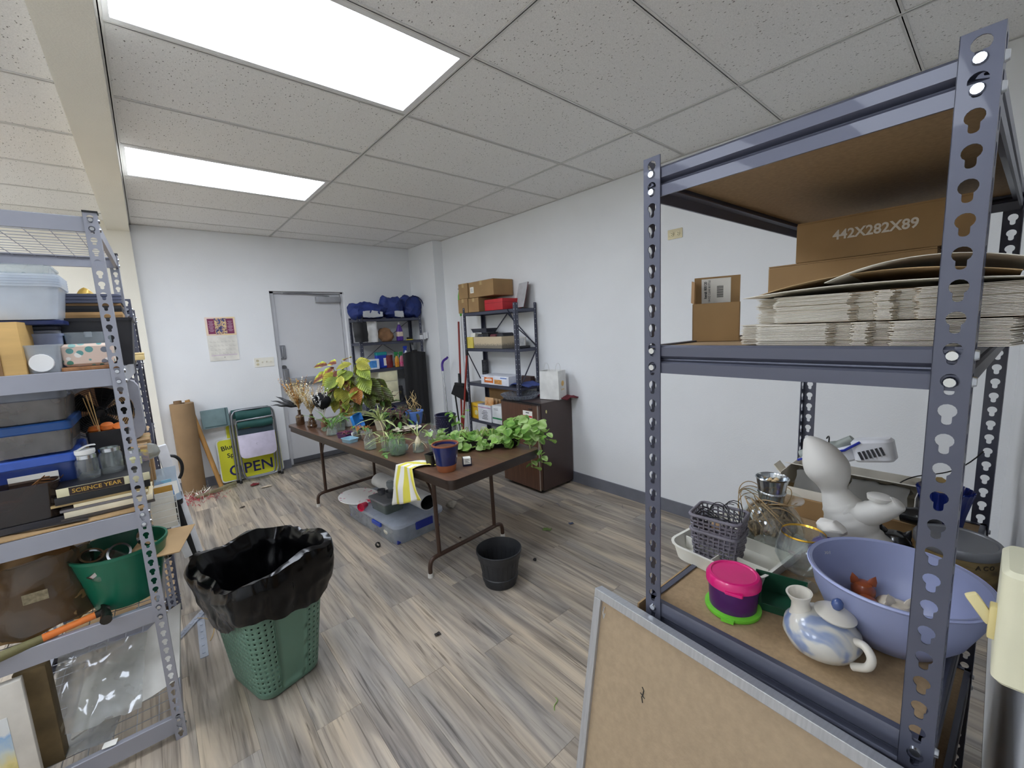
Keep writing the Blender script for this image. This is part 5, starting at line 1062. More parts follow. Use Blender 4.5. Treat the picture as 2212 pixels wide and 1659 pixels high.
B().lathe([(0, 0), (.038, 0), (.043, .006), (.044, .02), (.036, .03), (.038, .05), (.028, .066), (.024, .078), (.026, .084), (.018, .095), (.014, .118), (.017, .122), (.011, .122), (.011, .1), (0, .09)], 28).build('brown_bottle', BRG, t)
bouquet(t, 24, ['#e9e2cf', '#f2eee2', '#d9c48c', '#cda75c', '#bf9550'], .27, .13, ['leaf', 'grass', 'berry', 'grass'], 8, .1)
t = T('velvet_flower', 'black velvet tulip in a copper brown bottle, third from left on the table', 'vase', table(-.105, 2.31), 0)
B().lathe([(0, 0), (.036, 0), (.039, .004), (.036, .012), (.03, .03), (.034, .06), (.028, .08), (.016, .09), (.014, .11), (.017, .114), (.010, .114), (.010, .09), (0, .085)], 28).build('copper_bottle', M('#6b4630', .2, m=.35, coat=.3), t)
B().tube([(0, 0, .1), (.004, 0, .16), (.0, 0, .19)], .003, 6).build('stem', M('#23201e', .6), t)
PET = M('#131316', .7, spec=.3); PETL = M('#8f8f96', .6)
for k in range(6):
    a = 60 * k + 15; op = (8, 34)[k % 2] if k not in (3, 0) else 50
    b = B(); b.grid(lambda u, v: ((v - .5) * .10 * sin(PI * (u * .86 + .1)) ** .8, .012 + .09 * sin(u * 1.5) * sin(R(op)) + .025 * (1 - (2 * v - 1) ** 2) * sin(PI * u), .155 * u * cos(R(op) * .7)), 9, 6, X(0, 0, .185, 0, 0, a), t=.003); b.build('petal', PET, t)
    b = B(); b.tube([tuple(X(0, 0, .185, 0, 0, a) @ V(((v - .5) * .075 * sin(PI * (u * .86 + .1)) ** .8, .012 + .085 * sin(u * 1.5) * sin(R(op)) + .0, .135 * u * cos(R(op) * .7) + .012))) for u, v in ([(i / 6, 0.02) for i in range(1, 7)] + [(i / 6, .98) for i in range(5, 0, -1)])], .0016, 5); b.build('petal_trim', PETL, t)
bouquet(t, 7, ['#eceae4', '#f3f1ea', '#dcd6c4'], .24, .1, ['grass', 'leaf'], 21, .1)
one(B().lathe([(0, -.0015), (.02, -.0015), (.021, 0), (.02, .0015), (0, .0015)], 24), 'metal_tag', CHROME, 'round silvery tag propped against the copper bottle', 'tag', (-.13, 2.245, TZ + .019), 0, rx=70)
one(B().tube([(.02 * cos(2 * PI * i / 20), .02 * sin(2 * PI * i / 20), .003) for i in range(20)], .0025, 6, True), 'ring_band', CHROME, 'thin steel jar ring lying between the two brown bottles', 'jar band', (-.13, 2.42, TZ))
# glass vessels with cuttings
def sprig(t, n, me, z0, h, sp, seed, size, stem=STEM, lo=.3):
    q = random.Random(seed)
    for k in range(n):
        a = q.uniform(0, 6.28); r_ = sp * q.uniform(.3, 1); P = bez((0, 0, z0), (0, 0, z0 + h * .4), (r_ * cos(a) * .6, r_ * sin(a) * .6, z0 + h * .8), (r_ * cos(a), r_ * sin(a), z0 + h * q.uniform(.7, 1)), 6)
        B().tube(P, .0016, 5).build('stem', stem, t)
        for j in range(3): i = 6 - j * 2; leaf(me, t, P[i], math.degrees(a) + q.uniform(-90, 90), q.uniform(-30, 30), q.uniform(-30, 30), size * q.uniform(.7, 1.2))
def straps(t, n, me, z0, seed, lo, hi, pmin=10, pmax=75, r0=.008):
    q = random.Random(seed)
    for k in range(n): a = q.uniform(0, 360); leaf(me, t, (r0 * cos(R(a)), r0 * sin(R(a)), z0), a, q.uniform(pmin, pmax), q.uniform(-20, 20), q.uniform(lo, hi))
def vessel(name, label, x, y, prof, water=None, cat='jar', mat=None, n=28, **k):
    t = T(name, label, cat, table(x, y), 0, **k); w_ = .0018
    B().lathe(prof + [(max(.001, r_ - w_), z_ if i else z_) for i, (r_, z_) in enumerate(reversed(prof)) if r_ > .001 and z_ > .001] + [(0, .004)], n).build('glass', mat or GLASS, t)
    if water:
        rr = [(r_ - w_ - .0008, z_) for r_, z_ in prof if .003 < z_ <= water and r_ > .004] or [(prof[1][0] - .003, .005)]
        B().lathe([(0, .005)] + rr + [(rr[-1][0], water), (0, water)], n).build('water', WATER, t)
    return t
def vessel_stem(t): pass
FL_ = [(0, 0), (.045, 0), (.048, .006), (.04, .04), (.026, .085), (.022, .11), (.026, .125)]
t = vessel('glass_flask', 'conical glass flask with upright green strap leaves on the left half of the table', -.125, 2.06, FL_, .05)
straps(t, 9, L_SG, .05, 2, .14, .22, 45, 85); sprig(t, 3, L_PG, .03, .12, .05, 5, .06)
t = vessel('glass_tumbler', 'clear tumbler holding a drooping green cutting behind the purple tray', -.01, 2.18, [(0, 0), (.034, 0), (.037, .004), (.042, .125)], .06)
sprig(t, 4, L_PG, .02, .13, .07, 9, .07)
t = T('lidded_jar', 'glass jar with brown contents and a pale ribbon beside the white stand', 'jar', table(.03, 2.3), 0)
B().lathe([(0, 0), (.034, 0), (.036, .004), (.036, .09), (.03, .1), (.03, .105), (0, .105)], 28).build('jar_glass', GLASS, t); B().lathe([(0, .005), (.033, .005), (.033, .07), (0, .07)], 24).build('contents', M('#6b5a45', .8), t)
B().grid(lambda u, v: (.05 * (u - .5), .012 * (v - .5), .108 + .014 * abs(sin(2 * PI * u))), 16, 3, t=.001).build('ribbon', M('#e4e0d6', .6), t)
t = T('purple_tray', 'purple plastic tray of withered seedlings near the front table edge', 'plant tray', table(-.075, 1.86), 15)
bin_(.1, .13, .04, .88, .012, .002, .004).build('tray_body', M('#4f1f58', .4), t); B().cb(.08, .11, .03, X(0, 0, .003)).build('soil', M('#33261f', .95), t)
for k in range(9): B().tube(bez((rnd.uniform(-.03, .03), rnd.uniform(-.05, .05), .03), (rnd.uniform(-.04, .04), rnd.uniform(-.06, .06), .06), (rnd.uniform(-.05, .05), rnd.uniform(-.06, .06), .06), (rnd.uniform(-.05, .05), rnd.uniform(-.07, .07), .035), 6), .002, 5).build('withered_stem', M('#8c4a5c', .8), t)
one(bin_(.085, .12, .03, .88, .012, .002, .004), 'pale_blue_tray', M('#8fb3c4', .4), 'pale blue shallow plastic tray in front of the purple tray', 'plant tray', table(-.105, 1.7), 12)
t = T('face_disc', 'small white disc with two dark dots by the purple tray', 'ornament', (-.045, 1.78, TZ + .032), 30, rx=60)
B().lathe([(0, -.003), (.02, -.003), (.022, 0), (.02, .003), (0, .003)], 24).build('disc', WHITE, t)
for s_ in (-1, 1): B().lathe([(.003, 0), (.002, .0012), (0, .0014)], 10, X(.007 * s_, .002, .003)).build('dark_dot', BLACK, t)
JP = [(0, 0), (.034, 0), (.036, .004), (.036, .062), (.031, .07), (.031, .078)]
for x, y, c, l, sd_ in ((-.03, 1.735, '#5c4a26', 'squat jar of murky brown water with rooted cuttings, nearest the purple tray', 4), (.005, 1.66, '#7a5330', 'squat jar of amber water with orange cuttings beside the murky jar', 6)):
    t = vessel('cutting_jar', l, x, y, JP, None); B().lathe([(0, .004), (.033, .005), (.033, .05), (0, .05)], 24).build('murky_water', M(c, .15, tr=.3, coat=.3), t)
    sprig(t, 3, L_PG, .03, .08, .05, sd_, .04); 
    for k in range(4): B().tube(bez((0, 0, .06), (.01 * k, .02, .1), (-.03 + .02 * k, .03, .12), (-.04 + .03 * k, .02, .085), 8), .003, 6).build('wilted_stem', M('#c07a3e', .7), t)
t = vessel('water_bottle_vase', 'clear stoppered-neck glass bottle half full of water at the front edge', -.075, 1.37, [(0, 0), (.04, 0), (.043, .006), (.043, .075), (.03, .098), (.024, .108), (.028, .118), (.022, .124), (.024, .14)], .045)
straps(t, 3, L_ST, .1, 12, .07, .1, 20, 60)
t = vessel('big_glass_jar', 'large rounded glass jar of green cuttings, centre front of the table', -.005, 1.07, [(0, 0), (.04, 0), (.052, .012), (.058, .05), (.056, .09), (.05, .112), (.052, .125)], .03, mat=GL('#e6f0e6', .88, .02))
sprig(t, 7, L_PG, .02, .13, .06, 14, .045); straps(t, 4, L_ST, .1, 15, .08, .12, 20, 70)
t = vessel('big_glass_jar', 'clear glass jar of trailing leaves just behind the large rounded jar', -.01, 1.22, [(0, 0), (.038, 0), (.042, .006), (.044, .08), (.044, .11)], .04)
sprig(t, 6, L_PG, .03, .12, .08, 17, .04); straps(t, 6, L_ST, .1, 18, .09, .14, -10, 60)
t = T('plastic_cup', 'clear empty plastic cup lying on its side by the large rounded jar', 'cup', (.065, 1.08, TZ + .036), 195, ry=84)
cup(.024, .034, .1, .0012, 26, rim=.0015).build('cup_wall', CLEARP, t); B().lathe([(0, .001), (.023, .001), (.023, .002), (0, .002)], 20).build('cup_base', GL('#dfe5e8', .5, .1), t)
t = vessel('bulb_jar', 'glass jar holding a sprouting bulb with striped shoots', .125, 1.02, [(0, 0), (.036, 0), (.04, .006), (.04, .055), (.036, .065), (.038, .07)], .055)
B().lathe([(0, .03), (.015, .04), (.023, .065), (.018, .085), (.01, .1), (.006, .112), (0, .115)], 20).build('bulb', M('#e2d6b4', .5, var=.05), t)
for k in range(6): leaf(L_ST, t, (.003 * cos(k), .003 * sin(k), .1), 60 * k, 82, 0, .10 + .012 * (k % 3))
for k in range(5): B().tube(bez((.01 * cos(k * 1.3), .01 * sin(k * 1.3), .07), (.04 * cos(k * 1.3), .04 * sin(k * 1.3), .08), (.06 * cos(k * 1.3), .06 * sin(k * 1.3), .05), (.07 * cos(k * 1.3), .07 * sin(k * 1.3), .03), 6), .0015, 5).build('root', M('#d9c9a4', .7), t)
vessel('empty_glass', 'empty clear tumbler right of the sprouting bulb jar', .27, 1.19, [(0, 0), (.034, 0), (.037, .004), (.042, .095)], None, 'glass')
vessel('faceted_decanter', 'clear faceted glass decanter right of the empty tumbler', .345, 1.2, [(0, 0), (.036, 0), (.04, .006), (.042, .06), (.026, .09), (.012, .1), (.012, .125), (.018, .128), (.018, .132)], None, 'decanter', n=10)
vessel('empty_glass', 'short wide clear glass by the bright green seedling', .43, 1.24, [(0, 0), (.034, 0), (.038, .004), (.044, .06)], None, 'glass')
t = vessel('seedling_glass', 'short clear glass with a bright green leafy seedling near the dark blue pot', .2, .92, [(0, 0), (.035, 0), (.039, .004), (.043, .07)], .03); sprig(t, 7, L_IV[2], .03, .13, .09, 22, .05)
t = vessel('seedling_glass', 'clear cup with a slender green shoot in front of the navy hobnail pot', .56, 1.19, [(0, 0), (.035, 0), (.039, .004), (.046, .075)], .03); sprig(t, 5, L_IV[1], .03, .17, .08, 23, .045)
# centre-back of table
t = T('spider_plant', 'variegated spider plant arching from a cream pot in the middle of the table', 'potted plant', table(.235, 1.90), 0)
cup(.035, .048, .085, .003, 30, rim=.003).build('pot', M('#d6cdb6', .5), t); B().lathe([(0, .074), (.044, .074), (.0, .078)], 20).build('soil', M('#33261f', .95), t)
straps(t, 30, L_ST, .075, 31, .10, .19, 5, 80, .012); straps(t, 4, L_ST, .075, 33, .24, .30, 50, 70, .012)
t = T('plantlet_cluster', 'pale spider plantlets sprawling between the bottle and large jar', 'plant cutting', table(.03, 1.36), 0)
straps(t, 14, L_ST, .03, 35, .08, .15, 0, 60, .02); B().tube(bez((0, 0, .02), (.05, .1, .1), (.1, .3, .15), (.16, .5, .1), 10), .002, 5).build('runner', M('#c9b98a', .6), t)
t = T('leaf_trimmings', 'dark green leaf trimmings scattered on the table by the large jar', 'leaf trimmings', table(-.065, 1.13), 0)
for k in range(11): leaf(L_PG, t, (rnd.uniform(-.03, .05), rnd.uniform(-.07, .07), .008 + .002 * k), rnd.uniform(0, 360), rnd.uniform(-5, 8), rnd.uniform(-10, 10), rnd.uniform(.03, .06))
t = T('blue_flat_tray', 'bright blue plastic tray propped upright behind the purple tray', 'tray', (.09, 2.08, TZ + .002), 45, ry=0, rx=0)
bin_(.17, .13, .03, .9, .015, .002, .004, x=X(0, 0, .07, 0, 0, 0) @ X(0, 0, 0, 76, 0, 0)).build('tray_body', M('#2f86d8', .35), t); B().box((-.06, .004, .04), (.06, .006, .05), X(0, 0, .02)).build('tray_rib', M('#2f86d8', .35), t)
t = T('black_basin', 'round black plastic basin full of cords behind the spider plant', 'basin', table(.27, 2.22), 0)
bin_(.28, .26, .07, .85, .1, .003, .005).build('basin_body', M('#19191b', .35), t)
for k in range(3): B().tube([(.09 * cos(a) * (1 + .1 * k), .08 * sin(a), .05 + .008 * k + .004 * sin(3 * a)) for a in [2 * PI * i / 22 for i in range(22)]], .003, 5, True).build('cord_loop', M('#232326', .4), t)
t = T('dark_glass_bottle', 'dark green glass bottle lying on its side behind the black basin', 'bottle', (.36, 2.46, TZ + .034), 40, ry=88)
B().lathe([(0, 0), (.03, 0), (.033, .004), (.033, .13), (.013, .165), (.013, .2), (.0, .2)], 26).build('bottle_glass', M('#1f4036', .08, tr=.5, coat=.4), t); B().lathe([(.0345, .04), (.0345, .1)], 26).build('bottle_label', M('#5a8f6e', .5, col2='#9fc4a6', vs=40), t)
t = vessel('stopper_jar', 'small stoppered glass apothecary jar behind the spider plant', .40, 2.13, [(0, 0), (.03, 0), (.034, .006), (.034, .06), (.024, .072), (.026, .08)], None)
B().lathe([(0, .08), (.018, .08), (.03, .088), (.022, .094), (.01, .1), (.014, .106), (.008, .114), (0, .115)], 24).build('stopper', GLASS, t)
t = T('navy_pot', 'navy pot with a reddish arching stem at the back of the table', 'flower pot', table(.44, 2.18), 0)
cup(.06, .085, .13, .003, 32, rim=.004).build('pot', M('#1c2a66', .3, coat=.2), t); B().lathe([(0, .11), (.078, .11), (0, .114)], 24).build('soil', M('#2b211b', .95), t)
sprig(t, 5, L_PU, .1, .17, .18, 41, .09, STEMR); sprig(t, 3, L_PG, .1, .12, .12, 42, .07)
t = T('tradescantia_plant', 'purple and green tradescantia trailing onto the table by the blue pot', 'potted plant', table(.40, 1.86), 0)
cup(.045, .06, .07, .003, 30).build('pot', M('#3d2a2a', .6), t); B().lathe([(0, .06), (.055, .06), (0, .064)], 20).build('soil', M('#2b211b', .95), t)
sprig(t, 14, L_PU, .05, .13, .16, 44, .085, STEMR); sprig(t, 6, L_PG, .05, .1, .12, 45, .075, STEMR)
for k in range(16): a = k * 2.4; leaf((L_PU, L_PG, L_PU)[k % 3], t, (.08 * cos(a), .08 * sin(a), .03 + .004 * k), math.degrees(a), -25, 20 * sin(k), .09)
t = T('cornflower_pot', 'cornflower blue pot of bare dried stems by the far table edge', 'flower pot', table(.545, 1.86), 0)
cup(.058, .078, .12, .003, 32, rim=.004).build('pot', M('#5f86cf', .35, coat=.15), t); B().lathe([(0, .105), (.072, .105), (0, .11)], 24).build('soil', M('#3a2c22', .95), t)
q = random.Random(6)
for k in range(8):
    b = B(); a = q.uniform(0, 6.28); P = [V((.01 * cos(a), .01 * sin(a), .1))]
    for i in range(6): P.append(P[-1] + V((q.uniform(-.03, .035), q.uniform(-.03, .03), q.uniform(.012, .045))))
    b.tube(P, [.004, .0036, .0032, .0028, .0024, .002, .0014], 6); b.tube([P[3], P[3] + V((q.uniform(-.05, .05), q.uniform(-.04, .04), .03))], .002, 5); b.build('dried_stem', DRY, t)
for k in range(4): leaf(L_PU, t, (.07 * cos(k + 2.5), .07 * sin(k + 2.5), .11), 60 * k + 150, -60, 0, .1)
def cowmat():
    mt, nt, b = newmat('cow_glaze'); tc = nd(nt, 'ShaderNodeTexCoord'); n = nd(nt, 'ShaderNodeTexNoise', Scale=13.0, Detail=1); nt.links.new(tc.outputs['Object'], n.inputs['Vector']); rp = ramp(nt, [(.47, '#3a1f1c'), (.5, '#ded4c0')]); nt.links.new(n.outputs['Fac'], rp.inputs[0]); nt.links.new(rp.outputs[0], b.inputs['Base Color']); b.inputs['Roughness'].default_value = .3; return mt
t = T('patterned_dish', 'shallow cream and dark maroon patched dish in front of the tradescantia', 'dish', table(.36, 1.66), 0)
B().lathe([(0, 0), (.06, 0), (.1, .02), (.104, .024), (.098, .023), (.058, .005), (0, .005)], 36, sx=1.25).build('dish_body', cowmat(), t)
for k in range(4): leaf(L_PU, t, (.08 * cos(k * 1.7), .05 * sin(k * 1.7), .02), 80 * k, 0, 10, .1)
# towel over the edge: an L-shaped drape hanging from the long edge
t = T('striped_towel', 'white and yellow striped cloth draped over the table edge by the dark blue pot', 'cloth', (0, 0, 0), 0)
def stripes():
    mt, nt, b = newmat('stripe_cloth'); tc = nd(nt, 'ShaderNodeTexCoord'); u_ = nd(nt, 'ShaderNodeUVMap'); wv = nd(nt, 'ShaderNodeTexWave', Scale=.62); at = nd(nt, 'ShaderNodeAttribute', attribute_name='cloth_v')
    m = nd(nt, 'ShaderNodeMath', operation='MULTIPLY'); m.inputs[1].default_value = 6 * PI; nt.links.new(at.outputs['Fac'], m.inputs[0]); s_ = nd(nt, 'ShaderNodeMath', operation='SINE'); nt.links.new(m.outputs[0], s_.inputs[0])
    rp = ramp(nt, [(.46, '#e9e7df'), (.54, '#dfd452')]); mr = nd(nt, 'ShaderNodeMapRange'); mr.inputs[1].default_value = -1; nt.links.new(s_.outputs[0], mr.inputs[0]); nt.links.new(mr.outputs[0], rp.inputs[0]); nt.links.new(rp.outputs[0], b.inputs['Base Color']); b.inputs['Roughness'].default_value = .85
    return mt
ex = V((cos(R(5.7)), sin(R(5.7)), 0)); ey = V((-sin(R(5.7)), cos(R(5.7)), 0)); O_ = V((-.04, .355, TZ))
NU, NVv = 26, 14
def drape(u, v):
    s_ = .39 * u; w_ = .085 + .13 * min(1, max(0, (s_ - .08) / .3)); y_ = .43 + (v - .5) * w_ * 1.5 - .05 * max(0, s_ - .12)
    fold = .014 * sin(9 * v + 3 * u) * min(1, max(0, (s_ - .08) * 5))
    if s_ < .12: x_, z_ = .12 - s_, .006 + .012 * abs(sin(7 * v + 9 * u))
    else: k = (s_ - .12) * (.62 + .42 * v); x_, z_ = -.012 - .02 * min(1, k * 8) - fold - .02 * v, .006 - k
    if s_ < .12: y_ -= .09 * (1 - s_ / .12)
    return tuple(O_ + ex * x_ + ey * y_ + V((0, 0, z_)))
b = B().grid(drape, NU, NVv); o = b.build('cloth', stripes(), t)
at = o.data.attributes.new('cloth_v', 'FLOAT', 'POINT')
for i in range(NU + 1):
    for j in range(NVv + 1): at.data[i * (NVv + 1) + j].value = j / NVv
mo = o.modifiers.new('thick', 'SOLIDIFY'); mo.thickness = .003; mo.offset = 0

# ================================================================ racks at the back, refrigerator, cleaning tools
def drilled_rack(label, x0, x1, y0, y1, h, levels, front, name='storage_rack'):
    """narrow angle-post rack with solid trays and diagonal braces"""
    t = T(name, label, 'storage rack', (x0, y0, 0), 0, 'storage racks'); m = M('#4b4e5d', .4, m=.35, var=.05, vs=3); w_, k = .036, .002
    W, D = x1 - x0, y1 - y0
    HO = M('#c8cad0', .6)
    for sx, sy, px, py in ((1, 1, 0, 0), (-1, 1, W, 0), (1, -1, 0, D), (-1, -1, W, D)):
        o = B().box((min(0, sx * w_), min(0, sy * k), 0), (max(0, sx * w_), max(0, sy * k), h)).box((min(0, sx * k), min(0, sy * w_), 0), (max(0, sx * k), max(0, sy * w_), h)).build('post', m, t, smooth=False); o.location = (px, py, 0)
        b = B()
        for i in range(int(h / .05)):
            z = .04 + .05 * i; b.cyl((sx * w_ * .55, -sy * .0006, z), (sx * w_ * .55, 0, z), .0042, n=8); b.cyl((-sx * .0006, sy * w_ * .55, z), (0, sy * w_ * .55, z), .0042, n=8)
        b.build('post_holes', HO, o, kind='stuff')
    for z in levels:
        b = B().box((.003, .003, z - .003), (W - .003, D - .003, z)); e = .003
        for a, c in (((e, e), (W - e, e + .0015)), ((e, D - e - .0015), (W - e, D - e)), ((e, e), (e + .0015, D - e)), ((W - e - .0015, e), (W - e, D - e))): b.box((a[0], a[1], z - .034), (c[0], c[1], z))
        b.build('shelf_tray', m, t, smooth=False)
    return t, W, D, m
def strap(t, m, p, q, w_=.018): bar(B(), p, q, w_, .003).build('brace', m, t, smooth=False)
t, W, D, m = drilled_rack('dark rack against the back wall beside the door, topped with blue bags', .79, 1.66, 3.63, 3.95, 1.775, (1.755, 1.455, 1.11, .64, .12), 'y')
for a, c in (((.02, D - .006, 1.12), (.43, D - .006, 1.42)), ((.43, D - .006, 1.42), (W - .02, D - .006, 1.12)), ((.45, D - .006, 1.46), (W - .02, D - .006, 1.73)), ((.02, -.001, 1.53), (.10, -.001, 1.46)), ((.02, D - .006, .2), (.43, D - .006, .6))): strap(t, m, a, c)
t, W, D, m = drilled_rack('dark rack against the right wall behind the small refrigerator', 1.565, 1.853, 1.57, 2.48, 1.805, (1.748, 1.348, .952, .525, .12), 'x')
for a, c in (((W - .006, .45, 1.72), (W - .006, D - .02, 1.36)), ((W - .006, .45, 1.72), (W - .006, .02, 1.36)), ((-.001, .02, 1.62), (-.001, .12, 1.745)), ((.02, -.002, 1.55), (W - .02, -.002, 1.37)), ((.0, -.002, .5), (W - .02, -.002, .9)), ((W - .006, .45, .93), (W - .006, D - .02, .55)), ((-.001, D - .02, 1.34), (.2, D - .002, .97)), ((.02, -.002, .96), (W - .02, -.002, 1.33))): strap(t, m, a, c)
# blue bags
BAG = M('#1d2f6e', .65, var=.12, vs=12, bump=.15, bs=60); SIL = M('#c3c6ca', .3, m=.3)
def bag(label, c, sx, sy, sz, seed, rz=0, silver=None):
    t = T('fabric_bag', label, 'bag', c, rz, 'blue fabric bags on the back rack')
    def f(u, v):
        a = 2 * PI * u; pv = PI * v; k = sin(pv) ** .55; return (sx * cos(a) * k, sy * sin(a) * k, sz * .5 * (1 - cos(pv)))
    B().grid(crumple(f, .05, 8, seed), 40, 20).build('bag_cloth', BAG, t)
    if silver:
        B().grid(crumple(lambda u, v: (silver[0] + silver[2] * (u - .5), -sy - .012 + .02 * u, silver[1] + .09 * (v - .5) * (1 - .5 * abs(u - .5))), .012, 14, seed), 10, 6, t=.003).build('silver_lining', SIL, t)
    return t
bag('flattened blue cloth bag with silver lining showing, left on top of the back rack', (.95, 3.72, 1.757), .25, .13, .19, 2, 0, (.02, .05, .27))
bag('rumpled blue cloth bag in the middle of the back rack top', (1.29, 3.74, 1.757), .17, .12, .27, 5, 0, (.05, .05, .13))
t = bag('tall blue bag standing at the right on top of the back rack', (1.6, 3.77, 1.757), .15, .11, .31, 9)
B().tube([(.135 * cos(a), -.10, .15 + .135 * sin(a)) for a in [PI * i / 14 for i in range(15)]], .006, 6).build('zip_piping', M('#15204c', .6), t)
# second shelf of back rack
z = 1.456
t = T('tote_bag', 'black tote bag hanging at the left end of the back rack', 'bag', (.80, 3.62, 1.47), 0); B().grid(crumple(lambda u, v: (-.085 + .17 * u, -.03 * sin(PI * u) - .02, .24 * v), .01, 10, 3), 10, 10, t=.03).build('bag_cloth', BLACK, t); B().tube([(-.04, -.03, .22), (-.03, -.03, .31), (.03, -.03, .31), (.04, -.03, .22)], .005, 6).build('bag_handle', BLACK, t)
t = T('paper_roll_pack', 'white wrapped paper towel pack on the second shelf of the back rack', 'paper towels', (1.01, 3.75, z), 0); b = B(); b.grid(crumple(lambda u, v: (.068 * cos(2 * PI * u), .06 * sin(2 * PI * u), .27 * v), .006, 30, 2), 24, 12); b.build('plastic_wrap', M('#e8e8e6', .3, coat=.3), t); B().lathe([(0, .27), (.064, .27), (0, .272)], 20).lathe([(0, .001), (.064, .001)], 20).build('roll_ends', WHITE, t)
one(B().grid(crumple(lambda u, v: (.1 * cos(2 * PI * u) * sin(PI * v) ** .6, .08 * sin(2 * PI * u) * sin(PI * v) ** .6, .085 - .085 * cos(PI * v)), .03, 12, 6), 24, 14), 'paper_bag', M('#8a6647', .85, var=.12), 'crumpled brown paper bag on the second shelf of the back rack', 'bag', (1.19, 3.76, z))
t = T('cleaner_bottle', 'purple cleaning fluid bottle with a white cap on the back rack', 'bottle', (1.375, 3.73, z), 0); B().loft([[(*p, zz) for p in rrect(w_, d_, .02, 5)] for w_, d_, zz in ((.08, .06, 0), (.085, .065, .01), (.085, .065, .11), (.075, .055, .15), (.05, .04, .19), (.03, .03, .215))]).build('bottle_body', M('#54318f', .35), t); B().cyl((0, 0, .215), (0, 0, .245), .016, .013, n=16).build('cap', WHITE, t); B().rbox(.0865, .0665, .075, .02, X(0, 0, .05)).build('label', M('#c7a98f', .5, col2='#e6dccb', vs=60), t)
t = T('yellow_pad', 'small black and yellow scrubber beside the purple bottle', 'scrubber', (1.50, 3.70, z), 0); B().rbox(.09, .05, .014, .01).build('pad', M('#d6c34a', .8), t); B().rbox(.07, .045, .025, .01, X(0, 0, .0142)).build('pad_holder', BLACK, t)
t = T('cable_adapter', 'white plastic fixtures clustered at the right end of the back rack', 'hardware', (1.67, 3.60, z), 0); 
for dx, dz, w_, h_ in ((-.05, .0, .05, .06), (.0, .0, .035, .09), (.035, .01, .03, .085)): B().rbox(w_, .04, h_, .005, X(dx, 0, dz)).build('white_block', M('#dfe0e2', .4), t)
B().rbox(.03, .02, .03, .004, X(-.05, -.005, .0605)).build('grey_socket', M('#77787c', .4), t)
# third shelf
z = 1.111
t = T('wipes_box', 'blue and white cleaning wipes box on the third shelf of the back rack', 'box', (.97, 3.73, z), 0); B().cb(.13, .1, .13).build('box_body', M('#dfe6ef', .5), t, bev=.003); B().box((-.066, -.051, .02), (.03, -.0495, .11)).build('blue_print', M('#2f78c9', .45, col2='#5aa0de', vs=30), t, smooth=False)
t = T('detergent_bag', 'teal and royal blue detergent pack on the third shelf of the back rack', 'pack', (1.10, 3.77, z), 0); B().rbox(.15, .07, .19, .015).build('pack_body', M('#1f3fb3', .4), t); B().rbox(.152, .072, .045, .015, X(0, 0, .165)).build('teal_top', M('#1f8f8f', .4), t); B().box((.02, -.037, .03), (.07, -.0355, .13)).build('white_label', PAPER, t, smooth=False)
one(B().grid(crumple(lambda u, v: (.045 * cos(2 * PI * u), .04 * sin(2 * PI * u), .16 * v), .008, 25, 4), 18, 8, t=.003), 'red_pouch', M('#6e1d26', .6, var=.15), 'dark red pouch between the detergent and spray bottles', 'pouch', (1.20, 3.74, z))
def spray(label, loc, body, head, h=.2, label_c=None):
    t = T('spray_bottle', label, 'spray bottle', loc, 0, 'spray bottles on the back rack'); B().loft([[(*p, zz * h / .2) for p in rrect(w_, d_, .014, 4)] for w_, d_, zz in ((.05, .036, 0), (.054, .04, .01), (.054, .04, .09), (.04, .03, .12), (.022, .022, .14))]).build('bottle_body', M(body, .35), t)
    B().cyl((0, 0, .14 * h / .2), (0, 0, .16 * h / .2), .013, n=14).rbox(.055, .022, .03, .008, X(-.008, 0, .16 * h / .2)).build('spray_head', M(head, .4), t); bar(B(), (-.022, 0, .16 * h / .2), (-.03, 0, .12 * h / .2), .008, .012).build('trigger', M(head, .4), t)
    if label_c: B().rbox(.055, .041, .05, .013, X(0, 0, .02)).build('label', M(label_c, .5, vs=50, var=.2), t)
spray('spray bottle of orange cleaner with a green head', (1.29, 3.70, z), '#e0a23a', '#2c8a4a', .21, '#e58a2c')
spray('spray bottle of pink cleaner with a green head', (1.355, 3.69, z), '#d87a94', '#2c8a4a', .21, '#d65a84')
spray('white spray bottle with a royal blue head', (1.425, 3.69, z), '#e6e8ee', '#1f3cab', .3, '#e6e8ee')
t = T('drawer_unit', 'cream plastic drawer unit on the fourth shelf of the back rack', 'drawers', (1.13, 3.79, .641), 0); B().cb(.26, .28, .44).build('unit_shell', M('#e2dfc6', .5), t, bev=.006)
for k in range(3): B().box((-.115, -.147, .02 + .14 * k), (.115, -.139, .145 + .14 * k)).build('drawer', M('#e6e2bd', .45), t, bev=.003)
one(B().grid(crumple(lambda u, v: (.05 * cos(2 * PI * u) * (1 - .4 * v), .04 * sin(2 * PI * u) * (1 - .4 * v), .2 * v), .012, 22, 7), 16, 8), 'dark_bottle_bag', GL('#8f9094', .45, .1), 'crumpled grey plastic bag beside the cream drawer unit', 'plastic bag', (1.33, 3.75, .642))
t = T('garment_bag', 'long black garment bag hanging at the right end of the back rack', 'garment bag', (1.49, 3.585, .12), 0)
B().grid(lambda u, v: (-.165 + .33 * u + .0 * v, -.025 * sin(PI * u) - .012 * sin(14 * u), 1.19 * v - .05 * abs(u - .5) * (v > .9)), 20, 14, t=.045).build('bag_cloth', M('#131315', .6, var=.2, vs=6, st=(14, 1, .6)), t)
B().tube([(0, 0, 1.16), (0, .0, 1.23), (.0, .02, 1.27), (.0, .045, 1.275), (0, .05, 1.25)], .003, 6).build('hanger_hook', CHROME, t); B().rbox(.07, .03, .04, .01, X(0, -.02, 1.165)).build('collar', BLACK, t)
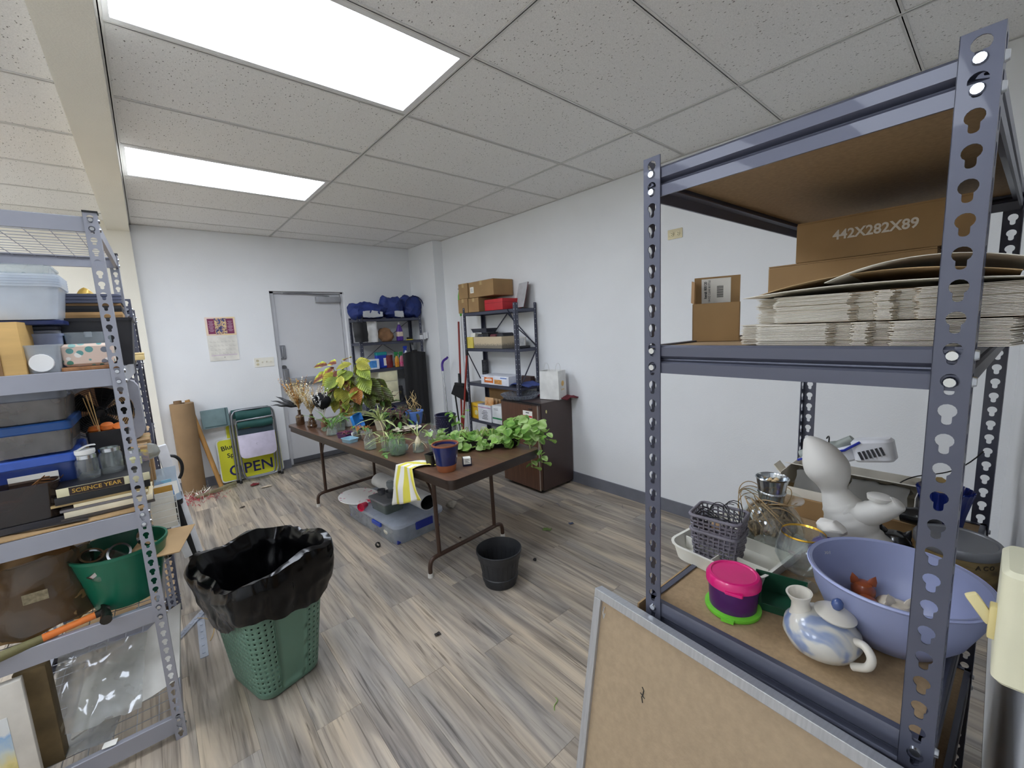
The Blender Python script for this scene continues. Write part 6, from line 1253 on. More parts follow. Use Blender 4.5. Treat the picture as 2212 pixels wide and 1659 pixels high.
one(B().cyl((0, 0, .01), (-.10, .28, 1.42), .011, n=10), 'metal_pole', M('#8f9197', .3, m=.8), 'grey metal pole leaning in the corner right of the garment bag', 'pole', (1.70, 3.58, 0))
# right-wall rack contents (front faces the room at -x)
t = carton('shipping_carton', .30, .19, .155, 'brown carton at the lower left on top of the right-wall rack', 'box', (1.72, 2.475, 1.749), 90, 'brown cartons on the right-wall rack')
for o in t.children: pass
t.rotation_euler = (0, 0, 0); 
carton('shipping_carton', .28, .19, .15, 'brown carton lower middle, under the labelled carton on the right-wall rack', 'box', (1.71, 2.27, 1.749), 0, 'brown cartons on the right-wall rack')
carton('shipping_carton', .28, .18, .165, 'brown carton at the upper left on top of the right-wall rack', 'box', (1.72, 2.47, 1.91), 0, 'brown cartons on the right-wall rack')
t = carton('shipping_carton', .27, .44, .165, 'long brown carton with a small white label, upper right on the right-wall rack', 'box', (1.72, 2.14, 1.908), 0, 'brown cartons on the right-wall rack')
B().box((-.1362, .13, .05), (-.1352, .195, .115)).build('paper_label', PAPER, t, smooth=False); b = B()
for k in range(3): b.box((-.1367, .145, .065 + .014 * k), (-.1361, .18, .069 + .014 * k))
b.build('label_print', INK, t, kind='stuff')
t = T('red_box', 'bright red box at the right on top of the right-wall rack', 'box', (1.71, 1.93, 1.749), 0); B().cb(.26, .30, .115).build('box_body', M('#b9232c', .5), t, bev=.003); B().box((-.1312, -.151, .075), (.1312, .151, .079)).build('lid_seam', M('#8d161e', .6), t, smooth=False)
t = T('leaning_panel', 'light grey panel with red back leaning behind the red box', 'panel', (1.80, 1.715, 1.752), -14, ry=14); B().box((-.05, -.10, 0), (-.046, .09, .26)).build('panel_face', M('#b9babd', .5), t, smooth=False); B().box((-.0455, -.10, 0), (-.038, .09, .26)).build('panel_back', M('#5f2a33', .6), t, smooth=False)
z = 1.349
def woven(col, col2):
    mt, nt, b = newmat('fence_print'); tc = nd(nt, 'ShaderNodeTexCoord'); sx = nd(nt, 'ShaderNodeSeparateXYZ'); nt.links.new(tc.outputs['Generated'], sx.inputs[0]); n = nd(nt, 'ShaderNodeTexNoise', Scale=30.0, Detail=3); nt.links.new(tc.outputs['Generated'], n.inputs['Vector'])
    m = nd(nt, 'ShaderNodeMath', operation='MULTIPLY_ADD'); m.inputs[1].default_value = .9; nt.links.new(n.outputs['Fac'], m.inputs[0]); nt.links.new(sx.outputs[2], m.inputs[2]); rp = ramp(nt, [(.72, col2), (.85, col)]); nt.links.new(m.outputs[0], rp.inputs[0]); nt.links.new(rp.outputs[0], b.inputs['Base Color']); b.inputs['Roughness'].default_value = .6; return mt
t = T('yellow_box', 'pale yellow box holding papers at the left of the second shelf', 'box', (1.69, 2.405, z), 0); bin_(.22, .14, .125, .98, .004, .003, .0).build('box_body', M('#d8c55c', .6), t); B().box((-.08, -.05, .01), (.05, .04, .16), X(0, 0, 0, 0, 8, 0)).build('papers', PAPER, t, smooth=False)
t = T('decorated_box', 'beige box printed with grey scenery holding black devices, second shelf', 'box', (1.69, 2.06, z), 0); bin_(.24, .50, .125, .98, .004, .003, .0).build('box_body', woven('#c9b89a', '#7b7468'), t)
for k, (y, c, h) in enumerate(((-.17, '#33343a', .16), (-.05, '#6b3a40', .15), (.08, '#2b2c31', .17), (.18, '#43454c', .15))): B().rbox(.16, .1, h - .02, .01, X(0, y, .02)).build('stored_device', M(c, .4), t)
t = T('black_organizer', 'charcoal plastic organizer balanced over the decorated boxes', 'organizer', (1.69, 2.26, z + .172), 0); bin_(.16, .30, .045, .85, .01, .003, .006).build('organizer_body', M('#3f414c', .45), t); B().box((-.075, -.003, .004), (.075, .003, .04)).build('divider', M('#3f414c', .45), t, smooth=False)
t = T('picture_block', 'pale grey card standing at the right of the second shelf', 'card', (1.76, 1.72, z), 0); B().box((-.004, -.06, 0), (.004, .06, .11), X(0, 0, 0, 0, 8)).build('card_board', M('#c3c1bb', .6), t, smooth=False); B().box((-.0046, -.05, .02), (-.004, .05, .1), X(0, 0, 0, 0, 8)).build('card_print', M('#aeb0b2', .6, var=.1, vs=30), t, smooth=False)
one(B().cb(.15, .06, .022), 'remote_case', M('#26272b', .4), 'flat black case at the right end of the second shelf', 'case', (1.70, 1.63, z), bev=.003)
z = .953
t = T('food_carton', 'white carton printed with an orange panel on the third shelf', 'box', (1.675, 1.98, z), 2); B().cb(.2, .46, .1).build('box_body', M('#e3e6ee', .5), t, bev=.003); B().box((-.1012, .02, .02), (-.1, .17, .08)).build('orange_panel', M('#d9722f', .5), t, smooth=False); B().box((-.1012, -.12, .012), (-.1, .0, .06)).build('cracker_picture', M('#c98f4a', .6, var=.15, vs=40), t, smooth=False)
b = B().box((-.1018, .04, .045), (-.1008, .15, .06)).box((-.1018, .06, .068), (-.1008, .13, .073)); b.build('printed_word', M('#f2ede4', .6), t, kind='stuff'); b = B().box((-.1018, -.2, .075), (-.1008, -.1, .085)).box((-.1018, .17, .085), (-.1008, .22, .089)); b.build('printed_word', M('#4a6fb8', .6), t, kind='stuff'); text('STORAGE', .012, 'printed_word', M('#3a5fb0', .6), t, X(-.1016, .19, .09, 90, 0, -90), squeeze=.9) if False else None
one(B().grid(crumple(lambda u, v: (-.1 + .2 * u, -.14 + .28 * v, .012 + .03 * sin(PI * v)), .012, 12, 3), 12, 12, t=.006), 'blue_cloth', M('#3a4a86', .85, var=.15), 'folded blue cloth beside the white carton, third shelf', 'cloth', (1.70, 1.61, z))
t = T('mesh_roll', 'dark mesh roll standing at the rear of the third shelf', 'roll', (1.80, 2.43, z), 0); B().lathe([(0, 0), (.035, 0), (.035, .24), (0, .24)], 16).build('roll_body', M('#3a3b40', .6, var=.3, vs=60), t); B().lathe([(.036, .1), (.036, .115)], 16).build('tie', BLACK, t)
t = T('dark_mat', 'dark brown box behind the blue cloth on the third shelf', 'box', (1.80, 1.72, z), 0); B().cb(.06, .22, .09).build('box_body', M('#4a3630', .7), t, bev=.002); B().box((-.031, -.111, .07), (.031, .111, .073)).build('lid_seam', BLACK, t, smooth=False)
z = .526
t = T('snack_box', 'yellow printed box at the left of the low shelf behind the refrigerator', 'box', (1.66, 2.40, z), 0); B().cb(.12, .16, .18).build('box_body', M('#e2b52e', .5), t, bev=.002); text('Optimis', .03, 'printed_word', M('#3a3c6a', .6), t, X(-.0606, 0, .14, 90, 0, -90), squeeze=.8); B().lathe([(.028, 0), (.03, .001), (0, .0012)], 20, X(-.06, -.02, .07, 0, -90, 0)).build('round_picture', M('#e9d9a0', .6, var=.2, vs=60), t)
t = T('open_white_box', 'open white carton with printed text and orange packets, low shelf', 'box', (1.66, 2.17, z), 0); bin_(.2, .24, .19, .99, .003, .003, 0).build('box_body', M('#dcdde2', .55), t); B().box((-.1012, -.121, .155), (-.1, .121, .163)).build('lilac_stripe', M('#a9699f', .5), t, smooth=False)
for k in range(3): text(('4.5 No 7', '- - - - -', 'PRODUCT'), .02, 'printed_word', INK, t, X(-.1012, .02, .12 - .045 * k, 90, 0, -90), squeeze=.8) if False else None
b = B()
for k in range(6): b.box((-.1014, -.06 + .01 * (k % 2), .03 + .018 * k), (-.1, .05 - .015 * (k % 3), .036 + .018 * k))
b.build('printed_lines', M('#4a4a52', .7), t, kind='stuff')
for k in range(3): B().box((-.06 + .05 * k, -.09, .05), (-.045 + .05 * k, .06, .26 - .01 * k), X(0, 0, 0, 0, 6, 0)).build('packet', M('#c9833a', .6, col2='#e6c9a0', vs=14), t, smooth=False)
t = T('white_carton', 'white carton with a green stripe beside the refrigerator, low shelf', 'box', (1.66, 1.93, z), 0, rz=0) if False else T('white_carton', 'white carton with a green stripe beside the refrigerator, low shelf', 'box', (1.66, 1.935, z), 0)
B().cb(.18, .2, .2).build('box_body', M('#dfe2e3', .5), t, bev=.002); B().box((-.0912, -.1, .05), (-.09, .1, .068)).build('green_stripe', M('#2e8f5a', .5), t, smooth=False); b = B()
for k in range(2): b.box((-.0912, -.0, .15 + .014 * k), (-.09, .075, .154 + .014 * k))
b.build('printed_lines', M('#6a6a70', .7), t, kind='stuff')
one(B().box((-.002, -.25, 0), (.002, .25, .36)), 'brown_board', CARD, 'tan board standing behind the cartons on the low shelf', 'cardboard', (1.80, 2.1, z), 0, ry=-3)
# refrigerator
fx, fy = 1.387, 1.39
t = T('small_refrigerator', 'small brown woodgrain refrigerator against the right wall', 'refrigerator', (fx, fy, 0), 0)
FS = M('#43332f', .35, var=.04, vs=3, coat=.1); FD = M('#4a2f22', .4, var=.14, vs=3, st=(1, 22, 1), coat=.15, col2='#5f3f2d')
B().box((.05, -.258, .025), (.465, .258, .86)).build('cabinet', FS, t, bev=.004)
B().box((0, -.258, .04), (.042, .258, .848)).build('door', FD, t, bev=.004)
dr = t.children[1]
B().box((-.002, -.262, .04), (.008, -.255, .848)).build('edge_trim', M('#a59a90', .3, m=.7), dr, smooth=False); B().box((-.001, -.258, .842), (.045, .258, .852)).build('edge_trim', M('#2b201c', .4), dr, smooth=False)
B().rbox(.006, .05, .012, .002, X(-.002, -.168, .802)).build('badge', M('#241a17', .3), dr)
B().box((.02, -.255, .848), (.05, .255, .86)).build('door_gap', BLACK, t, smooth=False)
for x in (.08, .42):
    for y in (-.22, .22): B().cyl((x, y, 0), (x, y, .026), .018, n=12).build('foot', BLACK, t)
B().lathe([(0, 0), (.011, 0), (.011, .002), (0, .003)], 14, X(.115, -.258, .775, 90) @ Matrix.Diagonal((.8, 1.5, 1, 1))).build('yellow_sticker', M('#d7cf8a', .5), t)
g = B().box((-.0022, -.192, .617), (-.0005, -.065, .787)).build('warning_tag', PAPER, dr, smooth=False)
B().box((-.003, -.19, .727), (-.0022, -.067, .744)).build('red_band', M('#b9322e', .5), dr, smooth=False)
b = B()
for k in range(7): b.box((-.003, -.182 + .004 * (k % 2), .637 + .012 * k), (-.0022, -.078 - .014 * (k % 3), .640 + .012 * k))
b.box((-.003, -.15, .765), (-.0022, -.105, .775)); b.build('printed_lines', M('#6b6b70', .7), dr, kind='stuff')
zt = .8605
t = T('cut_glass_tray', 'large round cut-glass tray on top of the refrigerator', 'tray', (1.545, 1.53, zt), 0); B().lathe([(0, 0), (.15, 0), (.17, .008), (.19, .04), (.2, .043), (.197, .046), (.186, .042), (.166, .011), (.148, .004), (0, .004)], 48).build('tray_glass', GL('#d9dde2', .7, .05, body='#c9ccd4'), t)
for k in range(24): a = 2 * PI * k / 24; bar(B(), (.165 * cos(a), .165 * sin(a), .008), (.19 * cos(a), .19 * sin(a), .04), .008, .004).build('cut_facet', GL('#d3d8de', .6, .03), t)
t = T('gift_bag', 'white paper gift bag with twisted handles on the refrigerator', 'gift bag', (1.70, 1.225, zt + .004), 14)
def gb(z_, k=1): return [(*p, z_) for p in ((-.075, -.105 * k), (.075, -.105 * k), (.085 if z_ else .075, 0), (.075, .105 * k), (-.075, .105 * k), (-.07 if z_ else -.075, 0))]
B().loft([gb(0), gb(.12), gb(.27, .95)], cap1=False).build('bag_paper', M('#dcdcd9', .6), t, smooth=False, ang=20)
t.children[0].modifiers.new('thick', 'SOLIDIFY').thickness = .0015
B().lathe([(.024, 0), (.026, .001), (0, .0012)], 20, X(-.0768, -.045, .15, 0, -90, 0) if False else X(.0, -.1062, .15, 90)).build('gold_emblem', M('#d9b06a', .4, m=.2), t); B().box((-.03, -.1064, .085), (.03, -.1052, .10)).build('faint_lettering', M('#cdbb95', .5), t, smooth=False)
for y in (-.06, .06): B().tube(bez((-.03 if False else -.055, y, .26), (-.055, y * 1.1, .37), (.045, y * 1.1, .37), (.045, y, .26), 12), .0015, 5).build('bag_handle', M('#c9c9c4', .7), t)
one(B().grid(crumple(lambda u, v: (-.09 + .18 * u, -.22 + .44 * v, .012 + .012 * sin(PI * u)), .012, 14, 5), 10, 20, t=.008), 'red_cloth', M('#6e1f2c', .85, var=.15), 'dark red cloth lying under the gift bag on the refrigerator', 'cloth', (1.785, 1.27, zt + .001) , 0)
# mops and brooms
t = T('spray_mop', 'purple and silver spray mop leaning in the corner by the column', 'mop', (1.60, 2.98, 0), 0)
B().tube([(0, 0, .12), (.06, .18, 1.05)], .0095, 10).build('pole', M('#c6c8cc', .25, m=.8), t); B().tube(sm([(.06, .18, 1.04, ), (.068, .2, 1.12), (.10, .21, 1.17), (.15, .2, 1.2)]), .016, 10).build('grip', M('#45258a', .35), t); B().lathe([(.014, -.004), (.016, 0), (.014, .004), (.009, .004), (.009, -.004)], 16, X(.158, .2, 1.21, 0, 60)).build('hang_loop', M('#45258a', .35), t)
B().rbox(.07, .06, .30, .02, X(0, 0, .13)).build('tank', M('#4a2a97', .35), t); B().rbox(.10, .28, .03, .02).build('mop_head', M('#4a2a97', .4), t)
def broom(label, base, top, pole, headc, hw, hz):
    t = T('broom', label, 'broom', base, 0); d = V(top) - V(base); B().tube([(0, 0, .0) if hz else (0, 0, 0), tuple(d)], .0115, 10).build('pole', M(pole, .35), t); return t, d
t, d = broom('red-handled broom hung head-up with a black angled brush', (1.60, 2.72, .05), (1.66, 2.72, 1.66), '#8f2f28', 0, .3, 0)
t = T('broom', 'red-handled broom with its wide black brush showing behind the rack post', 'broom', (0, 0, 0), 0) if False else t
hm = Matrix.Translation((-.005, -.03, .79))
B().loft([[(x_ * s_ , y_, z_) for x_, y_ in ((-.02, -.15), (.02, -.15), (.02, .16), (-.02, .16))] for z_, s_ in ((0, 1.2), (.04, 1))] if False else [[(-.028, -.17, -.13), (.028, -.17, -.13), (.028, .16, -.06), (-.028, .16, -.06)], [(-.018, -.11, .04), (.018, -.11, .04), (.018, .09, .06), (-.018, .09, .06)]], hm).build('bristles', M('#151517', .8, bump=.4, bs=60, st=(1, 12, 1)), t, smooth=False)
B().rbox(.04, .20, .04, .012, hm @ X(0, -.01, .045)).cyl(tuple(hm @ V((0, -.01, .08))), tuple(hm @ V((0.004, 0, .2))), .02, .014).build('brush_block', M('#1b1b1e', .4), t)
t, d = broom('second red-handled broom leaning in front of the right-wall rack', (1.47, 2.56, .02), (1.53, 2.40, 1.27), '#8f2f28', 0, .3, 0); B().cyl(tuple(d), tuple(d * 1.05), .013).build('pole_cap', BLACK, t); B().rbox(.05, .26, .05, .012, X(0, 0, 0)).build('brush_block', BLACK, t)
t = T('duster_pole', 'green and white extending duster pole behind the right-wall rack', 'duster', (1.70, 2.72, 0), 0); B().tube([(0, 0, .02), (-.0, .0, 1.72)], .009, 8).build('pole', M('#d6d8da', .35), t); B().lathe([(0, 1.72), (.012, 1.73), (.024, 1.86), (.022, 1.96), (.010, 2.02), (0, 2.03)], 14).build('green_handle', M('#5fae44', .5), t); B().cyl((0, 0, 2.02), (0, 0, 2.08), .004).cyl((-.02, 0, 2.045), (.01, 0, 2.045), .004).build('hook', BLACK, t)
t = T('dustpan_pole', 'thin black broom pole leaning behind the spray mop', 'broom', (1.72, 2.9, 0), 0); B().tube([(0, 0, .03), (-.03, .06, .82)], .010, 8).build('pole', BLACK, t); B().rbox(.1, .2, .03, .01).build('dustpan', BLACK, t)

# ================================================================ on and near the back wall
def calmat():
    mt, nt, b = newmat('calendar_picture'); tc = nd(nt, 'ShaderNodeTexCoord'); n = nd(nt, 'ShaderNodeTexNoise', Scale=5.0, Detail=4, Distortion=1.0); nt.links.new(tc.outputs['Generated'], n.inputs['Vector'])
    rp = ramp(nt, [(.34, '#2f2a3a'), (.43, '#3a4a8f'), (.5, '#b98f6a'), (.57, '#e6d39a'), (.66, '#7a4a58')]); nt.links.new(n.outputs['Fac'], rp.inputs[0]); nt.links.new(rp.outputs[0], b.inputs['Base Color']); return mt
t = T('wall_calendar', 'wall calendar with a maroon picture page on the back wall', 'calendar', (-.583, YB, 0), 0)
B().box((-.135, -.004, 1.628), (.138, -.001, 1.825)).build('picture_page', M('#e6cf9e', .6, col2='#ecd9da', vs=4), t, smooth=False)
for x0, x1 in ((-.115, -.052), (.052, .12)): B().box((x0, -.0048, 1.645), (x1, -.004, 1.808)).build('maroon_panel', M('#7a2a55', .5), t, smooth=False)
B().box((-.052, -.0054, 1.64), (.055, -.0044, 1.812)).build('centre_picture', calmat(), t, smooth=False)
b = B()
for sx_ in (-.084, .087):
    for k in range(9): w_ = (.016, .024, .014, .02, .022)[k % 5]; b.box((sx_ - w_, -.0052, 1.672 + .013 * k), (sx_ + w_, -.0047, 1.675 + .013 * k))
b.build('small_print', M('#d9c3d2', .6), t, kind='stuff')
B().box((-.135, -.006, 1.355), (.135, -.001, 1.622)).build('date_page', M('#dedbd2', .65), t, smooth=False)
b = B()
for r_ in range(4):
    for c in range(7): b.box((-.118 + .034 * c, -.0066, 1.43 + .042 * r_), (-.094 + .034 * c, -.006, 1.432 + .042 * r_)).box((-.118 + .034 * c, -.0066, 1.441 + .042 * r_), (-.108 + .034 * c, -.006, 1.4425 + .042 * r_))
b.build('date_grid', M('#a7a29a', .7), t, kind='stuff')
B().box((-.118, -.0064, 1.408), (.118, -.006, 1.422)).build('lilac_footer', M('#cfc3c9', .6), t, smooth=False); B().cyl((0, -.006, 1.39), (0, -.008, 1.39), .004, n=10).build('nail', BLACK, t)
# yellow yard sign
t = T('yard_sign', 'yellow OPEN yard sign leaning on the back wall behind the folded chairs', 'sign', (-.47, 3.90, .012), 0, rx=-7.5)
SY_ = M('#d3d22e', .45, var=.01)
B().prism([(p[0], p[1] + .245) for p in rrect(.62, .48, .035, 5)], -.003, .003, X(0, 0, 0, 90)).build('sign_panel', M('#d6d8d2', .5), t); B().prism([(p[0], p[1] + .245) for p in rrect(.595, .455, .03, 5)], 0.003, .0042, X(0, 0, 0, 90)).build('yellow_face', SY_, t)
NAVY = M('#20215e', .5)
text('Blue', .072, 'sign_lettering', M('#1d1d22', .5), t, X(-.21, -.005, .385, 90, -8), bold=.018); text('Spinster', .066, 'sign_lettering', M('#1d1d22', .5), t, X(-.23, -.005, .30, 90, -3), bold=.018, align='LEFT') if False else text('Spi', .068, 'sign_lettering', M('#1d1d22', .5), t, X(-.185, -.005, .295, 90, -3), bold=.018)
text('OPEN', .165, 'sign_lettering', NAVY, t, X(-.01, -.005, .115, 90), bold=.012, squeeze=1.02)
t = T('yard_sign', 'second yellow sign standing upright behind the OPEN sign', 'sign', (-.5, 3.95, .012), 0, rx=-2); B().prism([(p[0], p[1] + .32) for p in rrect(.36, .62, .03, 5)], -.003, .003, X(0, 0, 0, 90)).build('sign_panel', M('#d6d8d2', .5), t); B().prism([(p[0], p[1] + .32) for p in rrect(.34, .60, .025, 5)], .003, .0042, X(0, 0, 0, 90)).build('yellow_face', SY_, t)
# folded camp chairs
FT = M('#8b8d92', .3, m=.7); GRN = M('#20504c', .7, bump=.15, bs=200); GREY = M('#6f8588', .75, bump=.15, bs=200)
def chair(label, loc, rx, front):
    t = T('folding_chair', label, 'chair', loc, 0, 'folded camp chairs', rx=rx)
    hw = .205
    B().tube(sm([(-hw, 0, .02), (-hw, 0, .4), (-hw, 0, .70), (-hw + .02, 0, .775), (-hw + .07, 0, .80), (hw - .07, 0, .80), (hw - .02, 0, .775), (hw, 0, .70), (hw, 0, .4), (hw, 0, .02)], 4), .011, 10).build('outer_frame', FT, t)
    B().tube(sm([(-hw + .03, -.025, .65), (-hw + .03, -.025, .2), (-hw + .045, -.025, .07), (-hw + .09, -.025, .04), (hw - .09, -.025, .04), (hw - .045, -.025, .07), (hw - .03, -.025, .2), (hw - .03, -.025, .65)], 4), .010, 10).build('inner_frame', FT, t)
    for s_ in (-1, 1): B().cyl((s_ * hw, 0, 0), (s_ * hw, 0, .03), .015, n=12).build('foot_cap', BLACK, t)
    return t, hw
t, hw = chair('folded camp chair with a dark green seat and white side table facing out', (-.41, 3.80, 0), -5, 1)
B().grid(lambda u, v: (-.17 + .34 * u, -.03 - .022 * sin(PI * v), .69 + .1 * v + .006 * sin(9 * u)), 10, 6, t=.012).build('back_cloth', GRN, t); B().grid(lambda u, v: (-.17 + .34 * u, -.055 - .026 * sin(PI * v), .60 + .085 * v + .005 * sin(7 * u)), 10, 6, t=.014).build('seat_cloth', GRN, t)
B().tube([(-hw + .02, -.06, .655), (-.17, -.07, .69), (.17, -.07, .70), (hw - .02, -.05, .66)], .009, 8).build('arm_tube', FT, t)
B().box((-.17, -.035, .52), (.17, -.03, .6)).build('dark_cloth', M('#2b3a44', .8), t, smooth=False)  # dark slate cloth band between the seat and the side table
B().prism([(-.18, .53), (-.18, .33), (-.172, .295), (-.15, .275), (-.12, .268), (.12, .268), (.15, .275), (.172, .295), (.18, .33), (.18, .53)], .045, .057, X(0, 0, 0, 90)).build('side_table', M('#c9c3d6', .4), t, bev=.002)
b = B(); bar(b, (-.006, -.058, .40), (-.018, -.058, .412), .005, .001); bar(b, (-.018, -.058, .41), (-.008, -.058, .425), .005, .001); b.build('dark_mark', M('#33313a', .5), t, kind='stuff')
t, hw = chair('folded camp chair behind, with a grey side pouch spread to the left', (-.43, 3.85, 0), -4, 0)
B().grid(lambda u, v: (-.18 + .36 * u, -.02 - .02 * sin(PI * v), .71 + .10 * v), 10, 5, t=.01).build('back_cloth', GRN, t)
B().box((-.435, -.035, .655), (-.19, -.015, .855), X(0, 0, 0, 0, -1, 0)).build('side_pouch', GREY, t, bev=.006); B().box((-.425, -.038, .66), (-.235, -.035, .67)).build('pouch_binding', M('#3f5558', .7), t, smooth=False); B().box((-.235, -.039, .66), (-.225, -.035, .85)).build('pouch_binding', M('#3f5558', .7), t, smooth=False)
# kraft roll, dowel, tinsel
t = T('kraft_paper_roll', 'thick brown kraft paper roll standing against the back wall', 'paper roll', (-1.02, 3.86, 0), 0)
B().lathe([(.03, .955), (.098, .955), (.1, .95), (.101, .5), (.1, .005), (.098, 0), (.03, 0)], 36).build('paper_roll', M('#8a7051', .85, var=.05, vs=5, bump=.08, bs=40), t); B().lathe([(.03, 0), (.034, 0), (.034, .985), (.028, .985), (.028, .5)], 24, X(-.03, 0, 0)).build('cardboard_core', M('#7b6145', .85), t)
t = T('wooden_dowel', 'long wooden dowel leaning right of the kraft paper roll', 'dowel', (-.795, 3.765, .012), 0); B().cyl((0, 0, 0), (-.172, .175, .96), .022, n=16).build('dowel_shaft', M('#a97e45', .55, var=.08, vs=5, st=(6, 6, 1)), t); B().cyl((-.172, .175, .96), (-.1724, .1755, .9625), .0205, n=16).build('end_grain', M('#c9a36a', .7), t)
b = B(); q = random.Random(4)
for k in range(150):
    x, y = q.gauss(-1.02, .11), q.gauss(3.62, .11); a = q.uniform(0, PI); l_ = q.uniform(.02, .06); b.tube([(x, y, .003 + q.uniform(0, .02)), (x + l_ * .5 * cos(a), y + l_ * .5 * sin(a), .006 + q.uniform(0, .03)), (x + l_ * cos(a), y + l_ * sin(a), .003)], .0016, 4)
o = b.build('tinsel', M('#a91f3a', .3, m=.4), kind='stuff'); o['label'] = 'scatter of red tinsel shreds on the floor by the kraft roll'; o['category'] = 'tinsel'
b = B()
for k in range(60):
    x, y = q.gauss(-1.03, .10), q.gauss(3.68, .09); a = q.uniform(0, PI); l_ = q.uniform(.03, .1); b.tube([(x, y, .003), (x + l_ * .5 * cos(a), y + l_ * .5 * sin(a), .02 + q.uniform(0, .06)), (x + l_ * cos(a), y + l_ * sin(a), .01 + q.uniform(0, .08))], .0013, 4)
o = b.build('clear_shreds', M('#d6d2c2', .15, m=.2, coat=.5), kind='stuff'); o['label'] = 'shiny clear and silver shreds heaped at the foot of the kraft roll'; o['category'] = 'shreds'
one(B().cyl((0, 0, 0), (.36, .14, .02), .018, n=10), 'wrapped_tube', GL('#c9c4a6', .5, .08), 'clear plastic sleeve lying on the floor between roll and sign', 'plastic sleeve', (-1.03, 3.60, .02))
one(B().grid(crumple(lambda u, v: (-.04 + .08 * u, -.03 + .06 * v, .012), .012, 40, 2), 8, 8, t=.001), 'red_shred', M('#6e1f2a', .5), 'small dark red foil scrap on the floor in front of the chairs', 'scrap', (-.52, 3.60, .004))
one(B().grid(crumple(lambda u, v: (-.05 + .1 * u, -.02 + .04 * v, .008), .01, 40, 5), 8, 6, t=.001), 'pale_scrap', M('#c9b9a6', .6), 'pale paper scrap on the floor in front of the chairs', 'scrap', (-.44, 3.44, .004))

# ================================================================ under and around the table
t = T('storage_tote', 'low clear storage tote with blue latches on the floor under the table', 'storage tote', (.17, 1.66, 0), 5)
CT = GL('#f2f5f9', .66, .15, body='#e3e9f2')
bin_(.42, .84, .145, .95, .06, .003, .006).build('tote_body', CT, t)
B().loft([[(*p, z_) for p in rrect(w_, d_, .065, 6)] for w_, d_, z_ in ((.45, .88, .138), (.455, .885, .15), (.452, .882, .163), (.40, .82, .167))]).build('tote_lid', GL('#eef2f8', .45, .2, body='#e2e9f4'), t)
for y in (-.44, .44): B().rbox(.15, .02, .06, .006, X(.02, y, .085)).build('latch', M('#1f2f8a', .4), t)
for x in (-.222, .222): B().rbox(.02, .13, .03, .006, X(x, -.15, .1)).build('latch', M('#2b49b0', .4), t)
for x, y in ((-.17, -.38), (.17, -.38), (-.17, .38), (.17, .38)): B().cyl((x - .018, y, .016), (x + .018, y, .016), .016, n=14).build('wheel', M('#1f2f8a', .4), t)
for k, (x, y, c) in enumerate(((-.12, -.25, '#e3e0cf'), (.05, -.3, '#d9d9d6'), (-.1, .1, '#b9bcc0'), (.1, .0, '#a9adb5'), (-.05, .28, '#c9c2ae'))): B().grid(crumple(lambda u, v: (x + .09 * cos(2 * PI * u) * sin(PI * v), y + .08 * sin(2 * PI * u) * sin(PI * v), .06 - .05 * cos(PI * v)), .02, 14, k), 14, 8).build('stored_item', M(c, .7, var=.1), t)
zl = .168
def traymat():
    mt, nt, b = newmat('floral_tray'); tc = nd(nt, 'ShaderNodeTexCoord'); vo = nd(nt, 'ShaderNodeTexVoronoi', Scale=26.0); nt.links.new(tc.outputs['Object'], vo.inputs['Vector']); gr = nd(nt, 'ShaderNodeVectorMath', operation='LENGTH'); nt.links.new(tc.outputs['Object'], gr.inputs[0])
    rp = ramp(nt, [(.12, '#c8788e'), (.24, '#dfa9b4'), (.34, '#eceae6')]); nt.links.new(vo.outputs['Distance'], rp.inputs[0]); r2 = ramp(nt, [(.10, 0.0), (.11, 1.0)]); nt.links.new(gr.outputs['Value'], r2.inputs[0])
    mx = nd(nt, 'ShaderNodeMix', data_type='RGBA'); mx.inputs[6].default_value = lin('#eceae6'); nt.links.new(r2.outputs[0], mx.inputs[0]); nt.links.new(rp.outputs[0], mx.inputs[7]); nt.links.new(mx.outputs[2], b.inputs['Base Color']); b.inputs['Roughness'].default_value = .35; return mt
t = T('oval_tray', 'white oval tray with a pink floral border on the tote lid', 'tray', (.015, 1.98, zl), 5); B().lathe([(0, 0), (.15, 0), (.18, .008), (.186, .011), (.182, .014), (.15, .004), (0, .004)], 44, sx=.85, sy=1.12).build('tray_face', traymat(), t)
t = T('lidded_box', 'grey food container with a clouded lid on the tote', 'food container', (.095, 1.57, zl), 6); bin_(.18, .26, .085, .86, .02, .002, .004).build('box_body', GL('#bcc4bf', .5, .12, body='#9fa8a0'), t); B().rbox(.195, .275, .016, .022, X(0, 0, .083)).build('box_lid', M('#77797e', .4), t); B().cb(.14, .2, .045, X(0, 0, .003)).build('contents', M('#7b7a68', .7, var=.25, vs=18, col2='#b3a98a'), t)
t = T('grey_holder', 'dark grey round holder with a clear bulb on the food container', 'holder', (.115, 1.53, zl + .1), 0); cup(.032, .044, .05, .004, 30).build('holder_body', M('#4f5156', .55), t); B().lathe([(.018, .02), (.016, .06), (.032, .1), (.03, .125), (.02, .135), (.018, .133), (.028, .124), (.03, .1), (.014, .062)], 24).build('clear_bulb', GL('#e0e4e6', .8, .03), t)
t = T('grey_cup', 'short grey cup behind the round holder on the food container', 'cup', (.085, 1.645, zl + .1), 0); cup(.026, .033, .04, .003, 26).build('cup_wall', M('#5a5c61', .55), t); B().lathe([(0, .004), (.024, .004), (.024, .012), (0, .014)], 20).build('cup_contents', M('#3a3a3d', .8), t)
